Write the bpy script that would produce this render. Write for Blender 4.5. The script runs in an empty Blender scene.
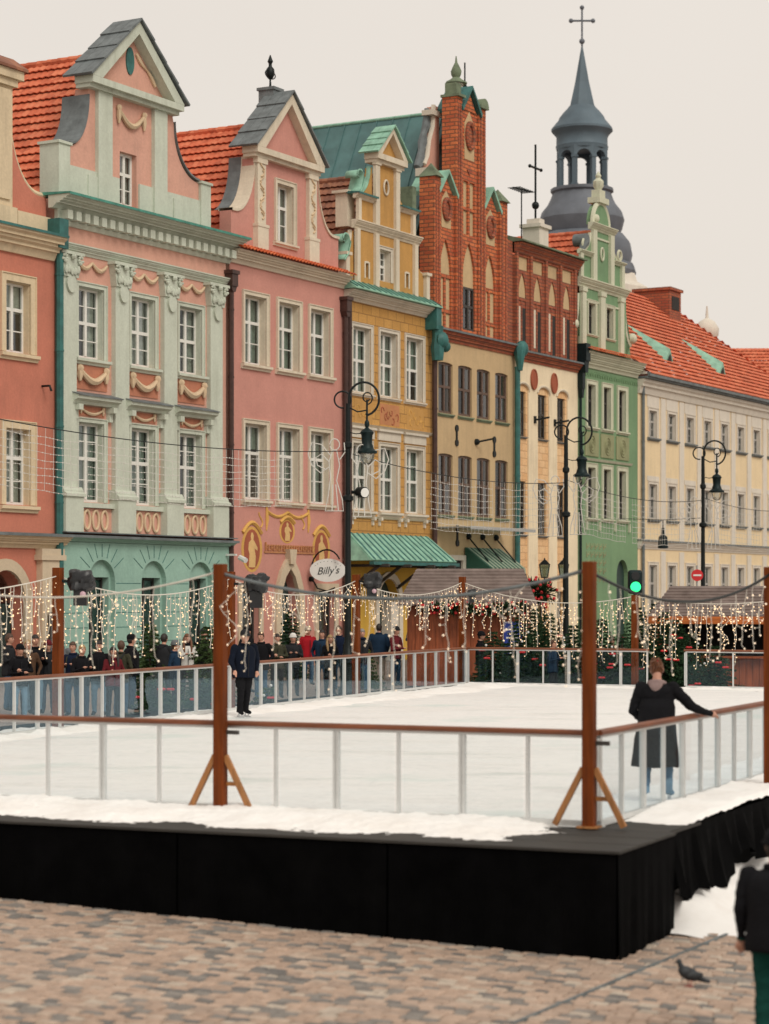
import bpy, bmesh, math, random
from mathutils import Vector, Matrix
random.seed(11)
scene = bpy.context.scene
col = scene.collection
R = math.radians

# ------------------------------------------------------------------ camera, sky, sun, exposure
CAMZ, FPX, U0, V0 = 2.45, 2200.0, 384.5, 595.0      # metres above the ice; focal length in picture units
cam_d = bpy.data.cameras.new('camera'); cam = bpy.data.objects.new('camera', cam_d); col.objects.link(cam)
cam.location = (0, 0, CAMZ); cam.rotation_euler = (R(90), 0, 0)
cam_d.sensor_width = 36; cam_d.lens = FPX/1024*36; cam_d.shift_y = (V0-512)/1024
cam_d.clip_start = .1; cam_d.clip_end = 3000
cam_d.dof.use_dof = True; cam_d.dof.focus_distance = 50; cam_d.dof.aperture_fstop = 1.6
scene.camera = cam

SUN_EL, SUN_AZ = 42, 148      # azimuth clockwise from +Y: behind the camera, to its right
w = bpy.data.worlds.new('World'); scene.world = w; w.use_nodes = True
nt = w.node_tree; bg = nt.nodes['Background']
sky = nt.nodes.new('ShaderNodeTexSky'); sky.sky_type = 'NISHITA'; sky.sun_disc = False
sky.sun_elevation = R(SUN_EL); sky.sun_rotation = R(SUN_AZ); sky.dust_density = 4; sky.air_density = 1.5
ov = nt.nodes.new('ShaderNodeMix'); ov.data_type = 'RGBA'; ov.inputs[0].default_value = .94
tc = nt.nodes.new('ShaderNodeTexCoord'); cn = nt.nodes.new('ShaderNodeTexNoise'); cn.inputs['Scale'].default_value = 1.6; cn.inputs['Detail'].default_value = 4
cr = nt.nodes.new('ShaderNodeValToRGB')
cr.color_ramp.elements[0].position = .3; cr.color_ramp.elements[0].color = (7.9, 7.22, 6.5, 1)
cr.color_ramp.elements[1].position = .75; cr.color_ramp.elements[1].color = (8.95, 8.25, 7.5, 1)
nt.links.new(tc.outputs['Generated'], cn.inputs['Vector']); nt.links.new(cn.outputs['Fac'], cr.inputs[0])
nt.links.new(sky.outputs[0], ov.inputs[6]); nt.links.new(cr.outputs[0], ov.inputs[7])
nt.links.new(ov.outputs[2], bg.inputs[0]); bg.inputs[1].default_value = .1

sl = bpy.data.lights.new('sun', 'SUN'); sl.energy = 1.5; sl.angle = R(25); sl.color = (1, .95, .86)
so = bpy.data.objects.new('sun', sl); col.objects.link(so); so.location = (20, -20, 40)
so.rotation_euler = (R(90-SUN_EL), 0, R(180-SUN_AZ))
scene.view_settings.view_transform = 'Standard'; scene.view_settings.look = 'None'
scene.view_settings.exposure = 0; scene.view_settings.gamma = 1
scene.cycles.transparent_max_bounces = 32; scene.cycles.max_bounces = 6

# ------------------------------------------------------------------ materials
MATS = {}
def newmat(name):
    m = bpy.data.materials.new(name); m.use_nodes = True; MATS[name] = m
    return m, m.node_tree, m.node_tree.nodes['Principled BSDF']
def nd(t, typ, **kw):
    n = t.nodes.new(typ)
    for k, v in kw.items():
        if k in n.inputs: n.inputs[k].default_value = v
        else: setattr(n, k, v)
    return n
def ramp(t, fac, stops):
    r = t.nodes.new('ShaderNodeValToRGB'); e = r.color_ramp.elements
    while len(e) < len(stops): e.new(.5)
    for i, (p, c) in enumerate(stops): e[i].position = p; e[i].color = (*c, 1) if len(c) == 3 else c
    t.links.new(fac, r.inputs[0]); return r.outputs[0]
def mulc(c, k): return tuple(min(1, x*k) for x in c)
def mix(t, fac, a, b, mode='MIX'):
    m = t.nodes.new('ShaderNodeMix'); m.data_type = 'RGBA'; m.blend_type = mode
    for i, v in ((0, fac), (6, a), (7, b)):
        if isinstance(v, (int, float)): m.inputs[i].default_value = v
        elif isinstance(v, tuple): m.inputs[i].default_value = (*v, 1)
        else: t.links.new(v, m.inputs[i])
    return m.outputs[2]
def coords(t, scale=(1, 1, 1)):
    c = t.nodes.new('ShaderNodeTexCoord'); mp = t.nodes.new('ShaderNodeMapping'); mp.inputs['Scale'].default_value = scale
    t.links.new(c.outputs['Object'], mp.inputs[0]); return mp.outputs[0]
def noise(t, vec, scale, detail=5, rough=.6):
    n = nd(t, 'ShaderNodeTexNoise', Scale=scale, Detail=detail, Roughness=rough); t.links.new(vec, n.inputs['Vector']); return n.outputs['Fac']
def bump(t, b, h, strength=.3, dist=.02):
    n = nd(t, 'ShaderNodeBump', Strength=strength, Distance=dist); t.links.new(h, n.inputs['Height']); t.links.new(n.outputs[0], b.inputs['Normal'])
def stucco(name, c, var=.16, dirt=.35, dirtcol=None, rough=.92, bs=.25):
    m, t, b = newmat(name); v = coords(t)
    n1 = noise(t, v, .55, 6, .65); base = ramp(t, n1, [(.28, mulc(c, 1-var)), (.72, mulc(c, 1+var*.6))])
    vs = coords(t, (2.4, 2.4, .34)); n2 = noise(t, vs, 1.0, 5, .7)
    f = ramp(t, n2, [(.44, (0, 0, 0)), (.72, (min(.8, dirt*1.5),)*3)]); f = mix(t, 1.0, f, ramp(t, noise(t, v, .33, 3), [(.38, (.15,)*3), (.62, (1, 1, 1))]), 'MULTIPLY')
    o = mix(t, f, base, dirtcol or mulc(c, .5))
    n4 = noise(t, v, 2.2, 7, .75); o = mix(t, ramp(t, n4, [(.55, (0, 0, 0)), (.72, (.28,)*3)]), o, mulc(c, 1.22)); o = mix(t, ramp(t, n4, [(.26, (.30,)*3), (.42, (0, 0, 0))]), o, mulc(c, .62))
    n3 = noise(t, v, 14, 4); f3 = ramp(t, n3, [(.35, (.95,)*3), (.65, (1.04,)*3)])
    o = mix(t, 1.0, o, f3, 'MULTIPLY'); t.links.new(o, b.inputs['Base Color'])
    b.inputs['Roughness'].default_value = rough; bump(t, b, n3, bs, .02); return m
def plain(name, c, rough=.6, metal=0, var=.1, scale=6, bs=0):
    m, t, b = newmat(name); v = coords(t); n = noise(t, v, scale, 4)
    t.links.new(ramp(t, n, [(.3, mulc(c, 1-var)), (.7, mulc(c, 1+var))]), b.inputs['Base Color'])
    b.inputs['Roughness'].default_value = rough; b.inputs['Metallic'].default_value = metal
    if bs: bump(t, b, n, bs, .02)
    return m
def wallvec(t):      # facade coordinates (x along wall, z up) put into x, y for brick patterns
    c = t.nodes.new('ShaderNodeTexCoord'); s = t.nodes.new('ShaderNodeSeparateXYZ'); k = t.nodes.new('ShaderNodeCombineXYZ')
    a = nd(t, 'ShaderNodeMath', operation='ADD'); t.links.new(c.outputs['Object'], s.inputs[0])
    t.links.new(s.outputs[0], a.inputs[0]); t.links.new(s.outputs[1], a.inputs[1])
    t.links.new(a.outputs[0], k.inputs[0]); t.links.new(s.outputs[2], k.inputs[1]); return k.outputs[0], c.outputs['Object']
def brickm(name, c1, c2, mortar, bw, bh, ms, bs=.5, c3=None, weather=.3):
    m, t, b = newmat(name); v, ob = wallvec(t)
    br = nd(t, 'ShaderNodeTexBrick', Scale=1.0); br.inputs['Color1'].default_value = (*c1, 1); br.inputs['Color2'].default_value = (*c2, 1)
    br.inputs['Mortar'].default_value = (*mortar, 1); br.inputs['Mortar Size'].default_value = ms
    br.inputs['Brick Width'].default_value = bw; br.inputs['Row Height'].default_value = bh; br.inputs['Mortar Smooth'].default_value = .2
    t.links.new(v, br.inputs['Vector']); o = br.outputs['Color']
    n = noise(t, ob, 1.1, 6, .7)
    o = mix(t, ramp(t, n, [(.45, (0, 0, 0)), (.75, (weather,)*3)]), o, c3 or mulc(c1, .45))
    n2 = noise(t, ob, 20, 3); o = mix(t, 1.0, o, ramp(t, n2, [(.3, (.8,)*3), (.7, (1.1,)*3)]), 'MULTIPLY')
    t.links.new(o, b.inputs['Base Color']); b.inputs['Roughness'].default_value = .9
    iv = nd(t, 'ShaderNodeMath', operation='SUBTRACT'); iv.inputs[0].default_value = 1; t.links.new(br.outputs['Fac'], iv.inputs[1])
    bump(t, b, iv.outputs[0], bs, .02); return m
def tilem(name, c, c2, dark):
    m, t, b = newmat(name); v = coords(t); vo = nd(t, 'ShaderNodeTexVoronoi', Scale=3.6); t.links.new(v, vo.inputs['Vector'])
    sp = t.nodes.new('ShaderNodeSeparateColor'); t.links.new(vo.outputs['Color'], sp.inputs[0])
    o = ramp(t, sp.outputs[0], [(.1, mulc(c, .78)), (.5, c), (.9, c2)])
    n = noise(t, v, .7, 6, .7); o = mix(t, ramp(t, n, [(.5, (0, 0, 0)), (.78, (.55,)*3)]), o, dark)
    t.links.new(o, b.inputs['Base Color']); b.inputs['Roughness'].default_value = .8; bump(t, b, noise(t, v, 25, 3), .2, .01); return m
def woodm(name, c, rough=.5, vert=True):
    m, t, b = newmat(name); v = coords(t, (14, 14, 1.2) if vert else (1.5, 14, 14)); n = noise(t, v, 1.5, 5, .6)
    n2 = noise(t, coords(t), 1.3, 3)
    o = mix(t, 1.0, ramp(t, n, [(.3, mulc(c, .6)), (.7, mulc(c, 1.25))]), ramp(t, n2, [(.3, (.75,)*3), (.7, (1.15,)*3)]), 'MULTIPLY')
    t.links.new(o, b.inputs['Base Color']); b.inputs['Roughness'].default_value = rough; bump(t, b, n, .15, .01); return m
def glassm(name, tint, refl, rough=.03, gcol=(.9, .95, 1), fres=.7, rnd=0.0):
    m = bpy.data.materials.new(name); m.use_nodes = True; MATS[name] = m; t = m.node_tree; t.nodes.clear()
    o = t.nodes.new('ShaderNodeOutputMaterial'); mx = t.nodes.new('ShaderNodeMixShader'); tr = nd(t, 'ShaderNodeBsdfTransparent', Color=(*tint, 1))
    gl = nd(t, 'ShaderNodeBsdfGlossy', Color=(*gcol, 1), Roughness=rough); lw = nd(t, 'ShaderNodeLayerWeight', Blend=.25)
    ma = nd(t, 'ShaderNodeMath', operation='MULTIPLY_ADD'); ma.inputs[1].default_value = fres; ma.inputs[2].default_value = refl
    nz = noise(t, coords(t), 1.7, 3); bn = nd(t, 'ShaderNodeBump', Strength=.04, Distance=.05); t.links.new(nz, bn.inputs['Height']); t.links.new(bn.outputs[0], gl.inputs['Normal'])
    t.links.new(lw.outputs['Fresnel'], ma.inputs[0]); oi = t.nodes.new('ShaderNodeObjectInfo'); rm = nd(t, 'ShaderNodeMath', operation='MULTIPLY_ADD'); rm.inputs[1].default_value = rnd; t.links.new(oi.outputs['Random'], rm.inputs[0]); t.links.new(ma.outputs[0], rm.inputs[2]); t.links.new(rm.outputs[0], mx.inputs[0])
    t.links.new(tr.outputs[0], mx.inputs[1]); t.links.new(gl.outputs[0], mx.inputs[2]); t.links.new(mx.outputs[0], o.inputs[0]); return m
def emitm(name, c, s):
    m, t, b = newmat(name); b.inputs['Base Color'].default_value = (*c, 1); b.inputs['Emission Color'].default_value = (*c, 1); b.inputs['Emission Strength'].default_value = s; return m

stucco('salmon', (.55, .195, .13), dirtcol=(.34, .13, .09)); stucco('ochre_trim', (.68, .55, .37), .1)
stucco('rose', (.655, .355, .27), .14, .4, (.48, .28, .22)); stucco('sage', (.56, .60, .505), .10, .4, (.34, .36, .28)); stucco('mint', (.305, .485, .405), .12, .35, (.20, .33, .28))
stucco('pink', (.575, .27, .22), .12, .3, (.45, .19, .16)); stucco('cream_trim', (.68, .60, .47), .08, .3, (.32, .27, .2))
stucco('relief_cream', (.66, .50, .33), .1, .3); stucco('relief_panel', (.50, .20, .12), .12, .3)
stucco('stone_white', (.66, .60, .50), .08, .3, (.36, .32, .26)); stucco('beige', (.56, .405, .225), .14, .4, (.34, .25, .15))
stucco('cream', (.84, .71, .50), .1, .35, (.42, .33, .22)); stucco('green', (.185, .305, .165), .16, .4, (.10, .2, .11)); stucco('green_trim', (.60, .60, .46), .08, .35, (.32, .33, .24))
stucco('green_panel', (.30, .31, .17), .2, .4); stucco('pale_yellow', (.80, .635, .40), .06, .2); stucco('pale_stone', (.70, .64, .55), .07, .25, (.42, .38, .33))
stucco('ochre_plain', (.53, .29, .085), .14, .4, (.28, .15, .05)); stucco('yellow_plaster', (.60, .36, .05), .1, .3)
stucco('portal', (.60, .49, .35), .12, .3); stucco('fresco_red', (.36, .10, .05), .25, .3); stucco('fresco_gold', (.66, .38, .10), .2, .2); stucco('fresco_pale', (.68, .45, .19), .2, .2); stucco('fresco_rose', (.52, .22, .10), .3, .5, (.5, .3, .1))
brickm('ochre_block', (.54, .285, .075), (.60, .33, .095), (.32, .165, .05), .62, .34, .018, .4, weather=.35)
brickm('tan_block', (.76, .455, .22), (.84, .575, .32), (.55, .32, .16), .55, .30, .016, .4, (.5, .27, .14), .35)
brickm('red_brick', (.70, .20, .07), (.48, .10, .04), (.22, .09, .045), .42, .15, .022, .7, (.20, .07, .04), .55)
brickm('dark_brick', (.46, .135, .06), (.32, .075, .04), (.18, .08, .05), .40, .14, .02, .6, (.16, .06, .04), .45)
tilem('red_tile', (.64, .15, .068), (.70, .21, .105), (.25, .07, .04)); tilem('brown_tile', (.25, .10, .06), (.36, .15, .08), (.12, .08, .055)); tilem('orange_tile', (.66, .13, .04), (.72, .19, .07), (.4, .1, .05))
plain('slate', (.135, .155, .16), .6, 0, .3, 3, .2); plain('copper', (.24, .45, .34), .65, 0, .3, 2.5, .15); plain('copper_mid', (.06, .24, .185), .65, 0, .35, 2.5); plain('copper_dark', (.028, .13, .12), .55, 0, .35, 3); plain('teal_metal', (.075, .165, .165), .5, .1, .25, 1.2)
plain('moss_metal', (.15, .19, .12), .8, 0, .4, 2); plain('lead', (.13, .145, .17), .6, .1, .25, .5); plain('lead_teal', (.095, .135, .165), .6, .1, .2, .5)
plain('pipe_brown', (.065, .032, .026), .5, .2, .25); plain('white_frame', (.74, .73, .68), .5, 0, .06); plain('brown_frame', (.115, .07, .05), .6, 0, .3, 9); plain('dark_frame', (.045, .04, .035), .6, 0, .2); plain('grey_frame', (.40, .38, .35), .6, 0, .1)
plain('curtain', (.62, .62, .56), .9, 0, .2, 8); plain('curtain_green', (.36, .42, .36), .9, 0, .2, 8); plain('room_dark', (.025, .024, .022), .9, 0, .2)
plain('iron', (.012, .016, .016), .45, .4, .2); plain('iron_green', (.004, .015, .016), .5, .2, .3); plain('black_cloth', (.0022, .0022, .0024), .85, 0, .5, 2, .1); plain('black_plastic', (.008, .009, .011), .4, 0, .3, 3)
for k_ in ('black_cloth', 'iron', 'iron_green'): MATS[k_].node_tree.nodes['Principled BSDF'].inputs['Specular IOR Level'].default_value = .03 if k_ == 'black_cloth' else .3
plain('aluminium', (.62, .63, .62), .4, .35, .06); plain('aluminium_dark', (.42, .43, .42), .45, .5, .06); plain('red_plastic', (.6, .02, .025), .4); plain('blue_board', (.02, .05, .32), .5); plain('white_board', (.75, .75, .72), .5, 0, .04)  # the second aluminium is a darker tone for canopy ribs and sign pole
woodm('post_wood', (.165, .036, .004), .7); woodm('rail_wood', (.21, .062, .022), .5, False); woodm('brace_wood', (.40, .17, .05), .55); woodm('stall_wood', (.34, .085, .028), .6); woodm('orange_wood', (.60, .16, .03), .6, False); woodm('deck_wood', (.034, .03, .025), .75, False); woodm('door_wood', (.02, .045, .04), .5)
glassm('pane_glass', (.72, .78, .75), .025, rnd=.15); glassm('rink_glass', (.972, .984, .984), .018, .02, gcol=(.58, .80, .95), fres=.16); glassm('canopy_glass', (.55, .7, .7), .22); glassm('lamp_glass', (.9, .9, .85), .12)
emitm('bulb', (1, .70, .41), .85); emitm('bulb_white', (1, .80, .58), .75); plain('wire_white', (.66, .62, .54), .5, 0, .05); plain('wire_net', (.62, .60, .55), .6, 0, .05)
emitm('green_light', (.02, .9, .25), 1.6)
plain('skin', (.52, .27, .19), .6, 0, .08, 20)
MATS['post_wood'].node_tree.nodes['Principled BSDF'].inputs['Specular IOR Level'].default_value = .2
plain('steel', (.55, .56, .58), .3, .9, .05)

# ------------------------------------------------------------------ mesh helpers
class MB:
    def __init__(s): s.v = []; s.f = []; s.m = []
    def poly(s, pts, mi=0):
        n = len(s.v); s.v += [tuple(p) for p in pts]; s.f.append(tuple(range(n, n+len(pts)))); s.m.append(mi)
    def add(s, vs, fs, mi=0):
        n = len(s.v); s.v += [tuple(p) for p in vs]; s.f += [tuple(i+n for i in f) for f in fs]; s.m += [mi]*len(fs)
    def box(s, x0, x1, y0, y1, z0, z1, mi=0):
        s.add([(x0,y0,z0),(x1,y0,z0),(x1,y1,z0),(x0,y1,z0),(x0,y0,z1),(x1,y0,z1),(x1,y1,z1),(x0,y1,z1)],
              [(0,3,2,1),(4,5,6,7),(0,1,5,4),(1,2,6,5),(2,3,7,6),(3,0,4,7)], mi)
    def prism(s, poly, y0, y1, mi=0):              # outline in (x, z), extruded along y
        n = len(poly); vs = [(x, y0, z) for x, z in poly]+[(x, y1, z) for x, z in poly]
        s.add(vs, [tuple(range(n)), tuple(range(2*n-1, n-1, -1))]+[(i, i+n, (i+1) % n+n, (i+1) % n) for i in range(n)], mi)
    def mould(s, x0, x1, prof, mi=0):              # outline in (y, z), extruded along x
        n = len(prof); vs = [(x0, y, z) for y, z in prof]+[(x1, y, z) for y, z in prof]
        s.add(vs, [tuple(range(n-1, -1, -1)), tuple(range(n, 2*n))]+[(i, (i+1) % n, (i+1) % n+n, i+n) for i in range(n)], mi)
    def beam(s, a, b, wx, wz=None, mi=0):
        a, b = Vector(a), Vector(b); d = (b-a).normalized(); wz = wz or wx
        up = Vector((0, 0, 1)) if abs(d.z) < .95 else Vector((0, 1, 0)); x = d.cross(up).normalized()*wx/2; z = x.cross(d).normalized()*wz/2
        vs = [p+sx*x+sz*z for p in (a, b) for sx, sz in ((-1,-1),(1,-1),(1,1),(-1,1))]
        s.add(vs, [(0,3,2,1),(4,5,6,7),(0,1,5,4),(1,2,6,5),(2,3,7,6),(3,0,4,7)], mi)
    def tube(s, pts, r, n=6, mi=0, closed=False):
        pts = [Vector(p) for p in pts]; rs = r if isinstance(r, (list, tuple)) else [r]*len(pts); N = len(pts); vs = []; last = None
        for i, p in enumerate(pts):
            a = pts[(i-1) % N] if (i or closed) else p; b = pts[(i+1) % N] if (i < N-1 or closed) else p
            d = (b-a).normalized()
            if last is None: x = d.cross(Vector((0, 0, 1)) if abs(d.z) < .9 else Vector((1, 0, 0))).normalized()
            else: x = (last-d*last.dot(d)).normalized()
            last = x; y = d.cross(x)
            vs += [p+rs[i]*(math.cos(2*math.pi*k/n)*x+math.sin(2*math.pi*k/n)*y) for k in range(n)]
        fs = []
        for i in range(N if closed else N-1):
            j = (i+1) % N
            fs += [(i*n+k, i*n+(k+1) % n, j*n+(k+1) % n, j*n+k) for k in range(n)]
        if not closed: fs += [tuple(range(n-1, -1, -1)), tuple(range((N-1)*n, N*n))]
        s.add(vs, fs, mi)
    def lathe(s, prof, c=(0, 0, 0), n=12, mi=0, ph=0):  # prof: (radius, z)
        vs = []
        for r, z in prof: vs += [(c[0]+r*math.cos(2*math.pi*k/n+ph), c[1]+r*math.sin(2*math.pi*k/n+ph), c[2]+z) for k in range(n)]
        fs = [(i*n+k, i*n+(k+1) % n, (i+1)*n+(k+1) % n, (i+1)*n+k) for i in range(len(prof)-1) for k in range(n)]
        fs += [tuple(range(n-1, -1, -1)), tuple(range((len(prof)-1)*n, len(prof)*n))]; s.add(vs, fs, mi)
    def ball(s, c, r, sc=(1, 1, 1), n=8, m=6, mi=0):
        c = Vector(c); vs = [c+Vector((0, 0, -r*sc[2]))]
        for j in range(1, m):
            a = -math.pi/2+math.pi*j/m
            vs += [c+Vector((r*sc[0]*math.cos(a)*math.cos(2*math.pi*k/n), r*sc[1]*math.cos(a)*math.sin(2*math.pi*k/n), r*sc[2]*math.sin(a))) for k in range(n)]
        vs.append(c+Vector((0, 0, r*sc[2]))); L = len(vs)-1
        fs = [(0, 1+(k+1) % n, 1+k) for k in range(n)]+[(1+j*n+k, 1+j*n+(k+1) % n, 1+(j+1)*n+(k+1) % n, 1+(j+1)*n+k) for j in range(m-2) for k in range(n)]
        fs += [(L, 1+(m-2)*n+k, 1+(m-2)*n+(k+1) % n) for k in range(n)]; s.add(vs, fs, mi)
    def build(s, name, mat, parent=None, off=None, smooth=False, fix=True):
        if off is None: off = getattr(parent, 'get', lambda *a: None)('_off') if parent else None
        ox = off or 0.0
        me = bpy.data.meshes.new(name); me.from_pydata([(x-ox, y, z) for x, y, z in s.v], [], s.f)
        for mm in (mat if isinstance(mat, (list, tuple)) else [mat]): me.materials.append(MATS[mm])
        me.polygons.foreach_set('material_index', s.m)
        if fix:
            bm = bmesh.new(); bm.from_mesh(me); bmesh.ops.recalc_face_normals(bm, faces=bm.faces); bm.to_mesh(me); bm.free()
        if smooth:
            me.polygons.foreach_set('use_smooth', [True]*len(me.polygons)); me.set_sharp_from_angle(angle=R(smooth if smooth is not True else 40))
        me.update(); o = bpy.data.objects.new(name, me); col.objects.link(o)
        if parent: o.parent = parent
        return o
def tag(o, label, cat, group=None, kind=None):
    if label: o['label'] = label
    if cat: o['category'] = cat
    if group: o['group'] = group
    if kind: o['kind'] = kind
    return o
def empty(name, loc, label=None, cat=None, group=None, rz=0):
    o = bpy.data.objects.new(name, None); col.objects.link(o); o.location = loc; o.rotation_euler.z = rz; o.empty_display_size = .3
    return tag(o, label, cat, group)
def struct(o): o['kind'] = 'structure'; return o
def kids(o): return [c for c in bpy.data.objects if c.parent == o]
def copy_tree(o, parent=None):
    c = o.copy(); col.objects.link(c); c.parent = parent
    for k in list(o.children): copy_tree(k, c)
    return c
def arc(cx, cz, r, a0, a1, n=10, rz=None):
    return [(cx+r*math.cos(R(a0+(a1-a0)*i/n)), cz+(rz or r)*math.sin(R(a0+(a1-a0)*i/n))) for i in range(n+1)]

def ground_z(x, y):
    y = min(max(y, -20), 115); x = min(max(x, -40), 40)
    return -1.362-.0236*x+.0181*y
def at(u, d, z=None):                               # a surveyed bearing and distance turned into a place on the square
    x = (u-U0)/FPX*d; return Vector((x, d, ground_z(x, d) if z is None else z))

# ------------------------------------------------------------------ ground
def setm():
    m, t, b = newmat('plaza'); v = coords(t)
    br = nd(t, 'ShaderNodeTexBrick', Scale=1.0); br.inputs['Color1'].default_value = (.30, .20, .15, 1); br.inputs['Color2'].default_value = (.22, .17, .14, 1); br.inputs['Mortar'].default_value = (.12, .10, .085, 1)
    br.inputs['Mortar Size'].default_value = .012; br.inputs['Brick Width'].default_value = .2; br.inputs['Row Height'].default_value = .14; t.links.new(v, br.inputs['Vector'])
    o = mix(t, ramp(t, noise(t, v, .35, 6), [(.35, (0, 0, 0)), (.7, (.5,)*3)]), br.outputs['Color'], (.30, .27, .25)); t.links.new(o, b.inputs['Base Color']); b.inputs['Roughness'].default_value = .8
    m, t, b = newmat('joint_sand'); v = coords(t); t.links.new(ramp(t, noise(t, v, 3, 5), [(.3, (.09, .062, .045)), (.7, (.17, .115, .085))]), b.inputs['Base Color']); b.inputs['Roughness'].default_value = .95
    m, t, b = newmat('sett'); v = coords(t); oi = t.nodes.new('ShaderNodeAttribute'); oi.attribute_name = 'tone'; oi.attribute_type = 'GEOMETRY'
    o = ramp(t, oi.outputs['Fac'], [(0, (.15, .14, .13)), (.16, (.25, .225, .20)), (.34, (.40, .285, .215)), (.7, (.49, .355, .27)), (1, (.50, .43, .35))])
    o = mix(t, 1.0, o, ramp(t, noise(t, v, 9, 5), [(.3, (.72,)*3), (.7, (1.15,)*3)]), 'MULTIPLY')
    o = mix(t, ramp(t, noise(t, v, .5, 5), [(.5, (0, 0, 0)), (.75, (.35,)*3)]), o, (.42, .34, .28))
    t.links.new(o, b.inputs['Base Color']); b.inputs['Roughness'].default_value = .7; bump(t, b, noise(t, v, 30, 4), .35, .01)
    m, t, b = newmat('snow'); v = coords(t); n = noise(t, v, 7, 8, .75); n2 = noise(t, v, 1.1, 7, .7)
    o = ramp(t, n2, [(.30, (.84, .80, .76)), (.55, (.94, .925, .90))]); n5 = noise(t, v, 16, 5, .7); o = mix(t, ramp(t, n5, [(.62, (0, 0, 0)), (.76, (.35,)*3)]), o, (.58, .54, .50)); t.links.new(o, b.inputs['Base Color']); b.inputs['Roughness'].default_value = .75; bump(t, b, n, .35, .05)
    b.inputs['Subsurface Weight'].default_value = .0
    m, t, b = newmat('ice'); v = coords(t)
    n1 = noise(t, coords(t, (.28, .9, 1)), .8, 6, .65); o = ramp(t, n1, [(.34, (.86, .855, .84)), (.58, (.95, .942, .925)), (.70, (.82, .885, .87))])
    sc = noise(t, coords(t, (1.2, 9, 1)), 3.0, 6, .8); o = mix(t, ramp(t, sc, [(.52, (0, 0, 0)), (.70, (.40,)*3)]), o, (.66, .67, .66))
    wd = noise(t, v, .32, 3, .5); o = mix(t, ramp(t, wd, [(.60, (0, 0, 0)), (.70, (.5,)*3)]), o, (.60, .74, .70))
    for ang, scl, wd in ((20, (.55, 5, 1), .010), (-38, (.7, 6, 1), .008), (75, (.5, 4.5, 1), .009), (5, (1.6, 1.6, 1), .006)):      # skate tracks
        mp = coords(t, scl); mp.node.inputs['Rotation'].default_value = (0, 0, R(ang)); nn_ = noise(t, mp, 1.4, 3, .5); ab = nd(t, 'ShaderNodeMath', operation='SUBTRACT'); ab.inputs[1].default_value = .5; t.links.new(nn_, ab.inputs[0]); a2 = nd(t, 'ShaderNodeMath', operation='ABSOLUTE'); t.links.new(ab.outputs[0], a2.inputs[0])
        o = mix(t, ramp(t, a2.outputs[0], [(0, (.55,)*3), (wd, (0, 0, 0))]), o, (.52, .56, .57))
    t.links.new(o, b.inputs['Base Color']); rr = ramp(t, n1, [(.3, (.65,)*3), (.7, (.30,)*3)]); t.links.new(rr, b.inputs['Roughness']); bump(t, b, sc, .12, .01)
setm()
mb = MB(); xs = [-1500, -300, -80, -40, -20, -12, -6, 0, 6, 12, 20, 40, 80, 300, 1500]; ys = [-300, -60, -20, 0, 10, 16, 22, 30, 40, 60, 80, 100, 115, 150, 300, 2500]
vs = [(x, y, ground_z(x, y)-.06 if y <= 30 else ground_z(x, y)-.06) for y in ys for x in xs]; nx = len(xs)
mb.add(vs, [(j*nx+i, j*nx+i+1, (j+1)*nx+i+1, (j+1)*nx+i) for j in range(len(ys)-1) for i in range(nx-1)])
struct(mb.build('ground', 'plaza', fix=False))

# rink frame: p along the right side (away), q to the left along the near side
RK = Vector((2.23, 23.1, 0)); RA = Vector((.4103, .912, 0)); RQ = Vector((-.912, .4103, 0)); RL, RW = 33.8, 15.2
def ql(p): return 13.6+1.6*p/RL             # the left side splays a little
def rk(p, q, z=0): return RK+RA*p+RQ*q+Vector((0, 0, z))
RROT = math.atan2(RA.y, RA.x)-math.pi/2     # local y = along p, local x = -q

# setts: real stones where the paving is near; a plaza sheet of joints beneath them
def sett_mesh(w, d, h, seed):
    rnd = random.Random(seed); b = .012
    def j(): return rnd.uniform(-.006, .006)
    bot = [(-w/2+j(), -d/2+j(), 0), (w/2+j(), -d/2+j(), 0), (w/2+j(), d/2+j(), 0), (-w/2+j(), d/2+j(), 0)]
    mid = [(x, y, h-.012) for x, y, z in bot]; top = [(x*(1-2*b/w), y*(1-2*b/d), h+rnd.uniform(-.003, .004)) for x, y, z in bot]
    return bot+mid+top, [(0,1,5,4),(1,2,6,5),(2,3,7,6),(3,0,4,7),(4,5,9,8),(5,6,10,9),(6,7,11,10),(7,4,8,11),(8,9,10,11)]
pave = MB(); pts = [(-9, 12), (11, 12), (11, 32), (-9, 32)]
pave.poly([(x, y, ground_z(x, y)-.052) for x, y in pts])
paving = struct(pave.build('paving', 'joint_sand'))
tilt = Matrix(((1, 0, 0), (0, 1, 0), (-.0236, .0181, 1)))
stones = []; rs = random.Random(5); c30, s30 = math.cos(RROT), math.sin(RROT)
pt, row = .125, 0
y = -16.0
while y < 8:
    x = -10+rs.uniform(0, .1); dep = .125+rs.uniform(-.008, .01)
    while x < 9:
        wd = rs.uniform(.13, .21); lx, ly = x+wd/2, y+dep/2
        wx, wy = 2.3+lx*c30-ly*s30, 23.1+lx*s30+ly*c30
        uu, vv = U0+wx/wy*FPX, V0+(CAMZ-ground_z(wx, wy))/wy*FPX
        pr = (Vector((wx, wy, 0))-RK); p_, q_ = pr.dot(RA), pr.dot(RQ)
        inside = p_ > -1.9 and q_ > -.8
        if -70 < uu < 840 and 845 < vv < 1075 and not inside: stones.append((wy, wx, wd-.014, dep-.013, vv, uu))
        x += wd
    y += dep
stones.sort()
variants = []
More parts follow.
